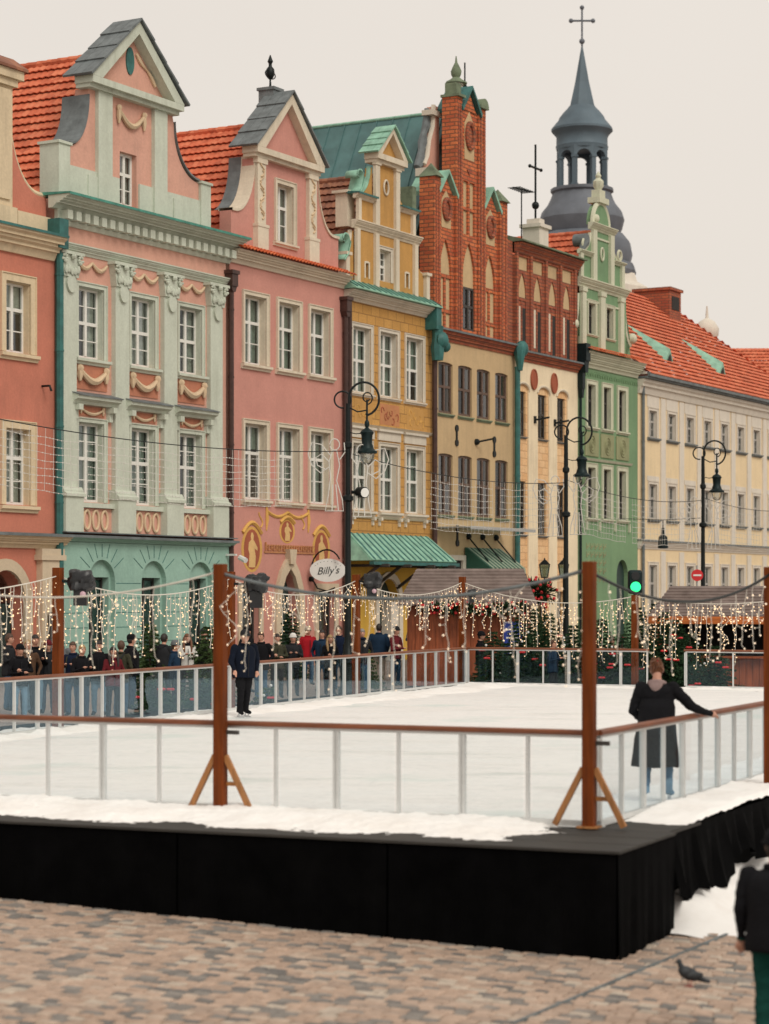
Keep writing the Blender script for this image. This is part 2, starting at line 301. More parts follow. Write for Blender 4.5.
for k in range(12):
    vs, fs = sett_mesh(.16, .112, .05+.004*(k % 3), k); me = bpy.data.meshes.new('sett'); me.from_pydata(vs, [], fs); me.materials.append(MATS['sett'])
    at_ = me.attributes.new('tone', 'FLOAT', 'POINT'); tone = [.02, .3, .38, .45, .5, .55, .62, .7, .8, .95, .12, .16][k]
    at_.data.foreach_set('value', [tone]*len(vs)); variants.append(me)
big = [s for s in stones if s[4] < 1040 and -20 < s[5] < 790][:300]; bigset = set(big)
for wy, wx, wd, dep, vv, uu in big:
    o = bpy.data.objects.new('sett', variants[rs.randrange(12)]); col.objects.link(o); o.parent = paving
    o.matrix_local = Matrix.Translation((wx, wy, ground_z(wx, wy)-.05)) @ tilt.to_4x4() @ Matrix.Rotation(RROT+rs.uniform(-.03, .03), 4, 'Z') @ Matrix.Diagonal((wd/.16, dep/.112, 1, 1))
mb = MB(); tones = []
for s_ in stones:
    if s_ in bigset: continue
    wy, wx, wd, dep, vv, uu = s_
    vs, fs = sett_mesh(wd, dep, .05+rs.uniform(-.003, .006), rs.random()); M = Matrix.Translation((wx, wy, ground_z(wx, wy)-.05)) @ tilt.to_4x4() @ Matrix.Rotation(RROT+rs.uniform(-.03, .03), 4, 'Z')
    mb.add([M @ Vector(v) for v in vs], fs); tones += [rs.choice([.02, .08, .16, .3, .38, .45, .5, .55, .62, .7, .8, .95])]*len(vs)
o = mb.build('small_setts', 'sett', paving, fix=False); o['kind'] = 'stuff'
a_ = o.data.attributes.new('tone', 'FLOAT', 'POINT'); a_.data.foreach_set('value', tones)

# ------------------------------------------------------------------ rink platform, ice, snow
plat = empty('rink_platform', RK+Vector((0, 0, -1.0)), 'raised black skirted platform carrying the white skating rink', 'platform', rz=RROT)
def L(p, q, z=0): return (-q, p, z+1.0)       # platform local coordinates
def lbox(mb, p0, p1, q0, q1, z0, z1): mb.box(-q1, -q0, p0, p1, z0+1, z1+1)
mb = MB(); lbox(mb, -.1, RL+.9, -.70, RW+.9, -.9, -.02); mb.build('base', 'black_cloth', plat)
mb = MB(); lbox(mb, -1.90, -.1, -.80, RW+.9, -1.35, -.02); mb.build('front_frame', 'black_cloth', plat)
def skirt(a, b, n, seed):      # hanging cloth with shallow folds, sewn in lengths
    a, b = Vector(a), Vector(b); d = (b-a).normalized(); nn = Vector((d.y, -d.x, 0)); rnd = random.Random(seed); m = MB(); prev = None; Ln = (b-a).length
    for i in range(n+1):
        x = Ln*i/n; ring = []
        for j in range(7):
            f = j/6; off = .012+.016*f*math.sin(x*9+2*math.sin(x*1.7))+.010*f*math.sin(x*23+1)+.01*rnd.random()*f; P = a+d*x+nn*off; ring.append((P.x, P.y, P.z-f*(1.36+.012*math.sin(x*5))))
        if prev:
            for j in range(6): m.poly([prev[j], ring[j], ring[j+1], prev[j+1]])
        prev = ring
    return m.build('skirt_cloth', 'black_cloth', plat, smooth=60, fix=False)
x_ = -.86
while x_ < RW: skirt(L(-1.95, x_+2.38, -.012), L(-1.95, x_, -.012), 90, x_); x_ += 2.4
skirt(L(-1.95, -.86, -.012), L(-.08, -.86, -.012), 70, 3)
k = 0; q = -.9
for i in range(6):      # deck boards of the walkway in front of the boards
    mb = MB(); lbox(mb, -1.99+i*.31, -1.99+i*.31+.302, -.9, RW+.9, -.018, .008-.002*(i % 2)); mb.build('deck_board', 'deck_wood', plat)
mb = MB(); lbox(mb, -.125, 1.0, -.84, -.03, -.018, .006); mb.build('deck_board', 'deck_wood', plat)
mb = MB(); n = 160; rnd = random.Random(3); prev = None; rows = 7
for i in range(n+1):    # loose black cloth along the right side
    p = -.08+i*(RL*.6)/n; hem = -.60-.12*math.sin(p*1.7)-.08*math.sin(p*4.1+1)-.05*rnd.random(); ring = []
    for j in range(rows+1):
        f = j/rows; z = .01+(hem-.01)*f; out = -.82-.10*f-.05*f*math.sin(p*7+2*f)-.04*f*math.sin(p*17)
        ring.append(L(p, out, z))
    if prev:
        for j in range(rows): mb.poly([prev[j], ring[j], ring[j+1], prev[j+1]])
    prev = ring
bm_o = mb.build('side_drape', 'black_cloth', plat, smooth=60)
mb = MB(); mb.poly([rk(0, 0, .0), rk(0, 13.6, 0), rk(RL, RW, 0), rk(RL, 0, 0)]); struct(mb.build('ice', 'ice'))
def snow_strip(name, f_edge, p0, p1, q0, q1, hmax, np_, nq, seed, z0=.0, cut=.35, amp=1.0):
    from mathutils import noise as mn
    mb = MB(); vs = []; idx = {}
    for i in range(np_+1):
        for j in range(nq+1):
            p = p0+(p1-p0)*i/np_; q = q0+(q1-q0)*j/nq; e = f_edge(i/np_, j/nq)
            h = hmax*(e+.5*mn.noise(Vector((p*1.1+seed, q*1.1, 0)))*amp+.28*mn.noise(Vector((p*3.7, q*3.7+seed, 2)))*amp+.16*mn.noise(Vector((p*9, q*9+seed, 2)))+.20*mn.noise(Vector((p*19, q*19+seed, 5))))-cut*hmax
            vs.append((p, q, max(h, -.015)))
    fs = []
    for i in range(np_):
        for j in range(nq):
            a, b, c, d = i*(nq+1)+j, (i+1)*(nq+1)+j, (i+1)*(nq+1)+j+1, i*(nq+1)+j+1
            if max(vs[k][2] for k in (a, b, c, d)) > -.012: fs.append((a, b, c, d))
    mb.add([rk(p, q, z0+h) for p, q, h in vs], fs); o = mb.build(name, 'snow', smooth=60, fix=False); o['kind'] = 'structure'; return o
snow_strip('snow', lambda i, j: 1.15*min(1, i*2.2)*(1 if j > .07 else j/.07) if i < .97 else .9, -1.75, .16, .12, 12.2, .085, 60, 400, 4, .008)
snow_strip('snow', lambda i, j: (1.25 if .06 < j < .97 else .6)*min(1, i*30-.3), .5, 26, -.79, -.02, .075, 320, 16, 9, .002, .12)
snow_strip('snow', lambda i, j: 1.0*(1-abs(j-.5))*min(1, j*3.2)-.1, 2, RL-.1, 12.9, 15.17, .12, 200, 16, 21, .002, .5)
snow_strip('snow', lambda i, j: .9*(i), RL-1.0, RL-.03, 0, RW, .10, 14, 120, 33, .002, .5)
# grubby snow pushed on to the paving beside the platform
mb = MB(); from mathutils import noise as mn
vs = []; N1, N2 = 70, 26
for i in range(N1+1):
    for j in range(N2+1):
        p = -.3+11*i/N1; q = -.55-2.2*j/N2; P = rk(p, q); e = 1.1-1.35*(j/N2)-(.6 if i < 3 else 0)+.15*math.sin(p*.9)
        h = .11*(e+.75*mn.noise(P*1.0)+.3*mn.noise(P*3.1))-.02+(.42*math.exp(-j/N2*5)*(1+.4*mn.noise(P*1.6)) if i > 3 else 0); vs.append((P.x, P.y, ground_z(P.x, P.y)-.03+max(h, -.05)))
fs = [(i*(N2+1)+j, i*(N2+1)+j+1, (i+1)*(N2+1)+j+1, (i+1)*(N2+1)+j) for i in range(N1) for j in range(N2)]
mb.add(vs, fs); struct(mb.build('snow', 'snow', smooth=60, fix=False))
# a thin dark joint line of stone across the paving
ch = MB(); A, B = Vector((1.05, 18.0)), Vector((4.6, 24.6))
dv = (B-A); ln = dv.length; dv /= ln; nv = Vector((-dv.y, dv.x)); x = 0
joint_root = empty('paving_joint', (A.x, A.y, ground_z(A.x, A.y)), 'narrow grey stone drain line crossing the setts diagonally', 'joint')
while x < ln:
    m = MB(); q0, q1 = A+dv*x, A+dv*(x+.48)
    for (qa, qb, h) in ((q0, q1, .018),):
        c4 = [qa-nv*.016, qb-nv*.016, qb+nv*.016, qa+nv*.016]; gz = [ground_z(c.x, c.y) for c in c4]
        bt = [(c.x-A.x, c.y-A.y, g-ground_z(A.x, A.y)-.05) for c, g in zip(c4, gz)]; tp = [(x_, y_, z_+.05+h-.004) for x_, y_, z_ in bt]
        m.add(bt+tp, [(0,1,5,4),(1,2,6,5),(2,3,7,6),(3,0,4,7),(4,5,6,7)])
    m.build('joint_stone', 'slate', joint_root); x += .5

# ------------------------------------------------------------------ glazed boards round the ice
def barrier(name, label, P, Q, step, group='glazed boards around the rink', wide=2):
    P, Q = Vector(P), Vector(Q); d = Q-P; Ln = d.length; n = max(1, round(Ln/step)); st = Ln/n
    root = empty(name, P, label, 'barrier', group, rz=math.atan2(d.y, d.x))
    mb = MB(); mb.mould(-.04, Ln+.04, [(-.045, .975), (.045, .975), (.055, .99), (.055, 1.015), (.035, 1.03), (-.035, 1.03), (-.055, 1.015), (-.055, .99)]); mb.build('handrail', 'rail_wood', root)
    mb = MB(); mb.box(0, Ln, -.03, .03, .02, .075); mb.build('bottom_rail', 'aluminium', root)
    mb = MB(); mb.box(0, Ln, -.025, .025, .945, .974); mb.build('top_rail', 'aluminium', root)
    pm = {}
    for i in range(n+1):
        wdt = .07 if i % wide == 0 else .036
        if wdt not in pm:
            mb = MB()
            if wdt > .05: mb.box(-.034, -.004, -.03, .03, .076, .944); mb.box(.004, .034, -.03, .03, .076, .944); mb.box(-.0045, .0045, -.015, .015, .077, .943); mb.box(-.07, .07, -.05, .05, .0, .018)
            else: mb.box(-.018, .018, -.025, .025, .076, .944)
            o = mb.build('post', 'aluminium', root); pm[wdt] = o
        else:
            o = pm[wdt].copy(); col.objects.link(o); o.parent = root
        o.location = (i*st, 0, 0)
    mb = MB(); mb.box(.05, st-.05, -.005, .005, .08, .94); g = mb.build('glass_pane', 'rink_glass', root)
    for i in range(1, n):
        o = g.copy(); col.objects.link(o); o.parent = root; o.location = (i*st, 0, 0)
    return root
barrier('rink_barrier', 'glazed rink barrier with brown handrail above the black walkway', rk(0, .02), rk(0, 13.55), .76)
barrier('rink_barrier', 'glazed rink barrier the woman in the long coat leans on', rk(.06, 0), rk(RL, 0), .76)
barrier('rink_barrier', 'long glazed rink barrier with spectators standing behind it', rk(.0, 13.6), rk(RL-.05, RW), .79)
barrier('rink_barrier', 'glazed rink barrier in front of the fir trees', rk(RL, RW-.05), rk(RL, 10.05), .74)
barrier('rink_barrier', 'glazed rink barrier in front of the orange fronted stall', rk(RL, 9.0), rk(RL, .1), 1.3)

# ------------------------------------------------------------------ wooden posts with lamps
def wood_post(P, h, label, braces=True, lamp=None, wdt=.125, sub=None):
    root = empty('wooden_post', P, label, 'post', 'wooden posts around the rink', rz=RROT)
    mb = MB(); mb.box(-wdt/2, wdt/2, -wdt/2, wdt/2, 0, h); o = mb.build('shaft', 'post_wood', root)
    bv = o.modifiers.new('b', 'BEVEL'); bv.width = .008; bv.segments = 2
    mb = MB(); mb.box(-.11, .11, -.10, .10, 0, .02); mb.build('foot_plate', 'brace_wood', root)
    if braces:
        for s in (-1, 1):
            mb = MB(); mb.beam((s*.065, 0, .62), (s*.38, 0, .02), .05, .06); mb.build('brace', 'brace_wood', root)
        mb = MB(); mb.box(-.40, .40, -.10, -.085, .0, .012); 
        for z in (.28, .86):
            mb = MB(); mb.box(.06, .21, .02, .06, z, z+.045); mb.build('bracket', 'brace_wood' if z < .5 else 'dark_frame', root)
    return root

# ------------------------------------------------------------------ houses: facade frame
FO = Vector((-9.4, 64.0, 0)); FT = Vector((.4926, .8703, 0)); FN = Vector((.8703, -.4926, 0)); FROT = math.atan2(FT.y, FT.x)
def fw(s, o=0, z=0): return FO+FT*s+FN*o+Vector((0, 0, z))      # s metres along the street front, o metres out from it
def house(name, label, s0):
    h = empty(name, fw(s0, 0, 0), label, 'house', rz=FROT); h['_off'] = s0; return h
def wall(h, x0, x1, z0, z1, mat, holes=(), y=0.0, depth=.32, name='wall', extra=None):
    mb = MB(); xs = sorted({x0, x1, *[a for q in holes for a in q[:2] if x0 < a < x1]}); zs = sorted({z0, z1, *[a for q in holes for a in q[2:4] if z0 < a < z1]})
    for i in range(len(xs)-1):
        for j in range(len(zs)-1):
            cx, cz = (xs[i]+xs[i+1])/2, (zs[j]+zs[j+1])/2
            if any(q[0] < cx < q[1] and q[2] < cz < q[3] for q in holes): continue
            mb.poly([(xs[i], y, zs[j]), (xs[i+1], y, zs[j]), (xs[i+1], y, zs[j+1]), (xs[i], y, zs[j+1])])
    for q in holes:
        a, b, c, d = q[:4]; kind = q[4] if len(q) > 4 else None; Y = y+depth
        if kind:
            zs_ = q[5]; hw, cx = (b-a)/2, (a+b)/2
            if kind == 'round': crv = arc(cx, zs_, hw, 180, 0, 14, d-zs_)
            else:
                r = ((d-zs_)**2+hw*hw)/(2*hw); al = math.degrees(math.asin(min(1, (d-zs_)/r)))
                crv = arc(a+r, zs_, r, 180, 180-al, 8)+arc(b-r, zs_, r, al, 0, 8)[1:]
            k = len(crv)//2; top = [(a, d)]
            for i in range(k): mb.poly([(crv[i][0], y, crv[i][1]), (crv[i+1][0], y, crv[i+1][1]), (a, y, d)])
            for i in range(k, len(crv)-1): mb.poly([(crv[i][0], y, crv[i][1]), (crv[i+1][0], y, crv[i+1][1]), (b, y, d)])
            if crv[k][1] < d-1e-4: mb.poly([(a, y, d), (crv[k][0], y, crv[k][1]), (b, y, d)])
            for i in range(len(crv)-1): mb.poly([(crv[i][0], y, crv[i][1]), (crv[i+1][0], y, crv[i+1][1]), (crv[i+1][0], Y, crv[i+1][1]), (crv[i][0], Y, crv[i][1])])
            d2 = zs_
        else:
            d2 = d; mb.poly([(a, y, d), (b, y, d), (b, Y, d), (a, Y, d)])
        mb.poly([(a, y, c), (a, y, d2), (a, Y, d2), (a, Y, c)]); mb.poly([(b, y, c), (b, y, d2), (b, Y, d2), (b, Y, c)]); mb.poly([(a, y, c), (b, y, c), (b, Y, c), (a, Y, c)])
    if extra: extra(mb)
    return mb.build(name, mat, h, fix=False)
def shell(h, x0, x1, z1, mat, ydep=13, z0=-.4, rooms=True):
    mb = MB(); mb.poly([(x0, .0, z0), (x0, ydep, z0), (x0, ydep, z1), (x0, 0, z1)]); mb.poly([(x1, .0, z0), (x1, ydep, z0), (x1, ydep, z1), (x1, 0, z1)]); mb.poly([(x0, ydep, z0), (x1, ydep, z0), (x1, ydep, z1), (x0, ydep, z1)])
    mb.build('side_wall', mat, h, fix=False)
    if rooms: mb = MB(); mb.box(x0+.05, x1-.05, .85, .95, z0, z1-.05); mb.build('room_dark_sheet', 'room_dark', h)  # near-black sheet stands in for the darkness of the unlit rooms
def window(h, x0, x1, z0, z1, y=0.0, depth=.22, frame='white_frame', trans=.62, bars=(1, 2), sur=None, sm=None, sill=None, sillm=None, curtain='curtain', arch=None, cover=.7, lip=.1, fw_=.085, full=.3):
    mb = MB(); Y = y+depth; W, H = x1-x0, z1-z0; cx = (x0+x1)/2; zt = z0+H*trans; f = fw_
    mb.box(x0, x0+f, Y, Y+.07, z0, z1); mb.box(x1-f, x1, Y, Y+.07, z0, z1); mb.box(x0+f, x1-f, Y, Y+.07, z0, z0+f); mb.box(x0+f, x1-f, Y, Y+.07, z1-f, z1)
    mb.box(cx-.055, cx+.055, Y-.02, Y+.06, z0+f, z1-f)
    if trans < .99: mb.box(x0+f, cx-.045, Y-.015, Y+.06, zt-.05, zt+.05); mb.box(cx+.045, x1-f, Y-.015, Y+.06, zt-.05, zt+.05)
    else: zt = z1-f
    for n, (a, b) in ((bars[1], (z0+f, zt-.05)), (bars[0], (zt+.05, z1-f))):
        for k in range(1, n):
            zz = a+(b-a)*k/n
            mb.box(x0+f, cx-.045, Y+.01, Y+.045, zz-.016, zz+.016); mb.box(cx+.045, x1-f, Y+.01, Y+.045, zz-.016, zz+.016)
    o = mb.build('window', frame, h)
    for a, b in ((x0+f, cx-.045), (cx+.045, x1-f)):
        for c, d in (((z0+f, zt-.05), (zt+.05, z1-f)) if trans < .99 else ((z0+f, z1-f),)):
            tl = random.uniform(-.012, .012); mb = MB(); mb.poly([(a, Y+.03+tl, c), (b, Y+.03-tl, c), (b, Y+.03-tl, d), (a, Y+.03+tl, d)]); mb.build('pane', 'pane_glass', o, off=h['_off'], fix=False)
    if curtain:
        mb = MB(); r = random.random(); cw = W*(.30+.2*random.random())*cover
        def drape(a, b):
            n = 10; vs = []
            for i in range(n+1):
                x = a+(b-a)*i/n; yy = Y+.16+.03*math.sin(i*2.1+r*6); vs += [(x, yy, z0+.05), (x, yy, z1-.05)]
            mb.add(vs, [(2*i, 2*i+2, 2*i+3, 2*i+1) for i in range(n)])
        if r < full: drape(x0+.03, x1-.03)
        elif r > .88: zb = z0+H*random.uniform(.35, .7); mb.poly([(x0+.05, Y+.13, zb), (x1-.05, Y+.13, zb), (x1-.05, Y+.13, z1-.06), (x0+.05, Y+.13, z1-.06)])
        else: drape(x0+.03, x0+cw); drape(x1-cw, x1-.03)
        mb.build('curtain', curtain, o, off=h['_off'], smooth=True, fix=False)
    if sur:
        wd, pr = sur; mb = MB()
        mb.box(x0-wd, x0, y-pr, y+.02, z0, z1+wd); mb.box(x1, x1+wd, y-pr, y+.02, z0, z1+wd); mb.box(x0, x1, y-pr, y+.02, z1, z1+wd)
        e = .03; mb.box(x0-wd-e, x0-wd, y-pr-.03, y+.02, z0, z1+wd+e); mb.box(x1+wd, x1+wd+e, y-pr-.03, y+.02, z0, z1+wd+e); mb.box(x0-wd, x1+wd, y-pr-.03, y+.02, z1+wd, z1+wd+e)
        for a_, b_ in ((x0, x0+.02), (x1-.02, x1)): mb.box(a_, b_, y+.02, Y, z0, z1-.02)
        mb.box(x0, x1, y+.02, Y, z1-.02, z1-.001)
        mb.build('surround', sm, o, off=h['_off'])
    if sill:
        hh, pr = sill; e = lip+(sur[0] if sur else 0); mb = MB()
        mb.mould(x0-e, x1+e, [(y+depth, z0), (y-pr, z0-.03), (y-pr, z0-hh*.55), (y-pr*.5, z0-hh*.7), (y-pr*.4, z0-hh), (y+depth, z0-hh)]); mb.build('sill', sillm or sm, o, off=h['_off'])
    return o
def cornice(h, x0, x1, z0, z1, out, mat, name='cornice', y=0.0, steps=3, capm=None):
    mb = MB(); prof = [(y+.05, z0)]; H = z1-z0
    for i in range(steps):
        a, b = out*(i+.45)/steps, out*(i+1)/steps; za, zb = z0+H*i/steps, z0+H*(i+1)/steps
        prof += [(y-a, za), (y-a, za+(zb-za)*.35), (y-b, za+(zb-za)*.62), (y-b, zb)] if i else [(y-a, za), (y-b, zb)]
    prof += [(y+.05, z1)]; mb.mould(x0, x1, prof); o = mb.build(name, mat, h)
    if capm:
        mb = MB(); mb.mould(x0-.03, x1+.03, [(y+.3, z1+.10), (y-out-.05, z1+.045), (y-out-.05, z1-.03), (y-out-.02, z1+.003), (y+.3, z1+.003)]); mb.build('flashing', capm, o, off=h['_off'])
    return o
def boxpart(h, name, mat, *bs, parent=None):
    mb = MB()
    for b in bs: mb.box(*b)
    return mb.build(name, mat, parent or h, off=h['_off'])
def prismpart(h, name, mat, poly, y0, y1, parent=None, smooth=False):
    mb = MB(); mb.prism(poly, y0, y1); return mb.build(name, mat, parent or h, off=h['_off'], smooth=smooth)
def slope(mb, A, along, L, up, S, nrm, skl=0, skr=0, course=.34, wave=.22, amp=.02, lift=.085):
    A, along, up, nrm = Vector(A), Vector(along).normalized(), Vector(up).normalized(), Vector(nrm).normalized(); n = max(1, int(S/course)); c = S/n
    for i in range(n):
        s0, s1 = i*c, (i+1)*c+.03; l0, l1 = skl*i*c, L-skr*i*c; m = max(2, int((l1-l0)/wave*4)); vs = []
        for k in range(m+1):
            x = l0+(l1-l0)*k/m; wv = amp*math.sin(2*math.pi*x/wave+i*1.3)*(1 if k not in (0, m) else 0)
            vs += [A+along*x+up*s0+nrm*(lift+wv-.035), A+along*x+up*s0+nrm*(lift+wv), A+along*x+up*s1+nrm*(wv*.6)]
        fs = []
        for k in range(m): a = 3*k; fs += [(a, a+3, a+4, a+1), (a+1, a+4, a+5, a+2)]
        mb.add(vs, fs)
def gable_roof(h, x0, x1, ze, zr, y0, y1, mat, ridge=True, name='roof', wave=.24, course=.36):
    xm = (x0+x1)/2; mb = MB(); S = math.hypot(xm-x0, zr-ze); a = (zr-ze)/S; b = (xm-x0)/S
    slope(mb, (x0, y0, ze), (0, 1, 0), y1-y0, (b, 0, a), S, (-a, 0, b), course=course, wave=wave); slope(mb, (x1, y0, ze), (0, 1, 0), y1-y0, (-b, 0, a), S, (a, 0, b), course=course, wave=wave)
    o = mb.build(name, mat, h, fix=False, smooth=35)
    mb = MB(); mb.poly([(x0, y0+.02, ze-.02), (xm, y0+.02, zr-.04), (x1, y0+.02, ze-.02)]); mb.poly([(x0, y1, ze-.02), (xm, y1, zr-.04), (x1, y1, ze-.02)]); mb.build('roof_gable', 'dark_brick', o, off=h['_off'], fix=False)
    if ridge:
        mb = MB(); n = int((y1-y0)/.4)
        for i in range(n): mb.tube([(xm, y0+i*(y1-y0)/n, zr+.02), (xm, y0+(i+1)*(y1-y0)/n+.03, zr+.04)], .11, 8)
        mb.build('ridge_tiles', mat, o, off=h['_off'], smooth=True)
    return o
def metal_roof(h, x0, x1, ze, zr, y0, y1, mat, name='roof', seam=.6, seamm=None):
    xm = (x0+x1)/2; mb = MB(); S = math.hypot(xm-x0, zr-ze); a = (zr-ze)/S; b = (xm-x0)/S
    mb.prism([(x0, ze), (xm, zr), (x1, ze)], y0, y1); o = mb.build(name, mat, h)
    for sgn, xa in ((1, x0), (-1, x1)):
        y = y0+.2
        while y < y1:
            m2 = MB(); m2.beam((xa, y, ze+.02), (xm, y, zr+.02), .045, .06); m2.build('seam', seamm or mat, o, off=h['_off']); y += seam
    m2 = MB(); m2.tube([(xm, y0, zr+.03), (xm, y1, zr+.03)], .07, 8); m2.build('ridge_cap', 'copper', o, off=h['_off'], smooth=True)
    return o
def downpipe(h, x, z0, z1, mat, r=.075, y=-.12, hopper=None):
    mb = MB(); mb.tube([(x, y, z0), (x, y, z1)], r, 8)
    for z in [z0+.5+i*2.2 for i in range(int((z1-z0-.5)/2.2)+1)]: mb.lathe([(r+.015, 0), (r+.015, .06)], (x, y, z), 8)
    o = mb.build('downpipe', mat, h, smooth=True)
    if hopper:
        mb = MB(); mb.box(x-.17, x+.17, y-.16, y+.14, z1-.02, z1+.45); mb.box(x-.22, x+.22, y-.2, y+.15, z1+.38, z1+.5); mb.prism([(x-.17, z1), (x-.08, z1-.2), (x+.08, z1-.2), (x+.17, z1)], y-.12, y+.12); mb.build('hopper', hopper, o, off=h['_off'])
    return o
def festoon(h, x0, x1, z, drop, y, mat, name='festoon', tassel=True, waves=1, r=.05):
    mb = MB(); W = (x1-x0)/waves
    for k in range(waves):
        pts = [(x0+k*W+W*i/10, y, z-drop*math.sin(math.pi*i/10)) for i in range(11)]; mb.tube(pts, [r*(.7+.6*math.sin(math.pi*i/10)) for i in range(11)], 6)
        if r > .06:
            for i in range(1, 10): mb.ball(pts[i], r*.8*(.8+.5*random.random()), n=6, m=4)
    if tassel:
        for x in (x0, x1): mb.tube([(x, y, z+.05), (x, y, z-drop*.5), (x, y, z-drop*1.05)], [r*.9, r*1.2, r*.5], 6); mb.ball((x, y, z+.04), r*1.4, n=6, m=4)
    return mb.build(name, mat, h, smooth=True)
def console(mb, x, z0, z1, pr, w=.16, y=0):
    mb.prism([(x-w/2, z0), (x+w/2, z0), (x+w/2, z1), (x-w/2, z1)], y-pr*.45, y+.02); mb.box(x-w/2-.02, x+w/2+.02, y-pr, y+.02, z0+(z1-z0)*.6, z1-.004)
def volute_poly(xi, zi, xo, zo, n=12):
    # concave quarter sweep from the inner high corner (xi, zi) down to the outer low one (xo, zo)
    return [(xo+(xi-xo)*(math.sin(math.pi/2*i/n)), zo+(zi-zo)*(1-math.cos(math.pi/2*i/n))) for i in range(n+1)]
def ellipse(cx, cz, a, b, n=20): return [(cx+a*math.cos(2*math.pi*i/n), cz+b*math.sin(2*math.pi*i/n)) for i in range(n)]
def pediment(h, x0, x1, z0, apex, y, out, mat, panel, roofm, thick=.28, back=2.5, roof_over=True):
    xm, za = apex; mb = MB()
    mb.box(x0-.05, x1+.05, y-out, y+.3, z0, z0+.2); mb.box(x0, x1, y-out*.6, y+.3, z0-.12, z0)
    ped = mb.build('pediment', mat, h)
    for a, b in ((x0-.08, xm), (x1+.08, xm)):
        d = Vector((b-a, za-(z0+.2))).normalized(); nn = Vector((-d.y, d.x))*(1 if b > a else -1)
        poly = [(a, z0+.205), (b, za+.0), (b, za-thick*1.5), (a+(thick*2.0 if b > a else -thick*2.0), z0+.205)]
        mb = MB(); mb.prism(poly, y-out, y+.3); mb.build('raking_cornice', mat, ped, off=h['_off'])
    mb = MB(); mb.prism([(x0+.2, z0+.2), (x1-.2, z0+.2), (xm, za-.3)], y-.02, y+.32); mb.build('tympanum', panel, ped, off=h['_off'])
    if roof_over:
        for a in (x0-.2, x1+.2):
            d = Vector((xm-a, za-(z0+.15))); S = d.length; d /= S; k = 4
            for i in range(k):
                pa = Vector((a, z0+.18))+d*S*i/k; pb = Vector((a, z0+.18))+d*(S*(i+1)/k+.04); nn = Vector((-d.y, d.x))
                if nn.y < 0: nn = -nn
                for j in range(3):
                    y0_, y1_ = y-out-.1+j*(back/3), y-out-.1+(j+1)*(back/3)-.012
                    lf = .05+.015*(i % 2)
                    poly = [tuple(pa+nn*(lf+.03)), tuple(pb+nn*.045), tuple(pb+nn*.0), tuple(pa+nn*lf*.2)]
                    mb = MB(); mb.prism(poly, y0_, y1_); mb.build('sheet', roofm, ped, off=h['_off'])
    return ped

# ================================================================== house A: salmon corner-cut house at the left edge
h = house('town_house', 'salmon red house with cream window surrounds and arched doorway beside the sage pilasters', -6.5)
W = [(-5.4, -4.2), (-2.55, -1.45)]
holes = [(a, b, 9.3, 11.3) for a, b in W]+[(a, b, 5.0, 7.15) for a, b in W]
wall(h, -6.5, -.2, 4.1, 12.2, 'salmon', holes); shell(h, -6.5, -.25, 12.6, 'salmon')
for a, b in W:
    window(h, a, b, 9.3, 11.3, sur=(.2, .05), sm='ochre_trim', sill=(.22, .16), curtain='curtain', bars=(1, 2)); window(h, a, b, 5.0, 7.15, sur=(.2, .05), sm='ochre_trim', sill=(.22, .16), bars=(1, 2))
cornice(h, -6.6, -.42, 12.1, 12.75, .55, 'ochre_trim', capm='copper_dark')
wall(h, -6.5, -.15, -.4, 3.8, 'salmon', [(-3.45, -1.75, -.4, 3.15, 'round', 2.2), (-5.9, -4.4, -.4, 3.15, 'round', 2.2)], depth=.5)
cornice(h, -6.6, .02, 3.78, 4.15, .42, 'ochre_trim', name='string_course', capm='slate')
boxpart(h, 'pilaster', 'portal', (-1.15, -.2, -.22, .05, -.4, 3.45), (-1.25, -.12, -.28, .05, 3.45, 3.6), (-1.2, -.16, -.25, .05, 3.6, 3.78))
for cx, hw in ((-2.6, .85), (-5.15, .75)):
    mb = MB(); o_, i_ = arc(cx, 2.2, hw+.32, 180, 0, 16, .95+.32), arc(cx, 2.2, hw, 180, 0, 16, .95)
    mb.prism([(cx-hw-.32, -.4)]+o_+[(cx+hw+.32, -.4), (cx+hw, -.4)]+i_[::-1]+[(cx-hw, -.4)], -.1, .03); pt_ = mb.build('portal', 'portal', h)
    boxpart(h, 'door', 'door_wood', (cx-hw, cx-.02, .42, .5, -.4, 2.2), (cx+.02, cx+hw, .42, .5, -.4, 2.2))
    mb = MB(); mb.prism([(cx-hw, 2.22)]+arc(cx, 2.22, hw, 180, 0, 14, .93)[1:-1]+[(cx+hw, 2.22)], .45, .47); mb.build('fanlight', 'pane_glass', h)
# gable: corner pier, concave sweep
wall(h, -4.6, -2.9, 12.75, 17.4, 'salmon', y=.3)
boxpart(h, 'gable_pier', 'ochre_trim', (-2.9, -2.1, .1, .7, 12.85, 16.9), (-3.0, -2.0, .0, .8, 12.85, 13.4), (-2.75, -2.25, .04, .1, 13.6, 16.7), (-3.0, -2.0, -.02, .8, 16.8, 17.0), (-3.1, -1.85, -.12, .9, 17.0, 17.25))
mb = MB(); mb.mould(-3.3, -1.75, [(-.2, 17.25), (-.2, 17.33), (.35, 17.7), (1.0, 17.33), (1.0, 17.25)]); mb.build('pier_cap', 'brown_tile', h)
sw = volute_poly(-2.1, 16.3, -.75, 13.95)
prismpart(h, 'gable_sweep', 'salmon', [(-2.1, 12.8)]+[(-.45, 12.8), (-.45, 13.95)]+sw, .2, .55)
mb = MB(); mb.tube([(x, .3, z+.05) for x, z in [(-.45, 13.95)]+sw], .1, 6); mb.build('sweep_coping', 'ochre_trim', h, smooth=True)
boxpart(h, 'parapet', 'ochre_trim', (-1.95, -.47, .02, .2, 12.85, 13.35))
downpipe(h, -.28, .2, 12.4, 'copper_dark', .12, -.15)
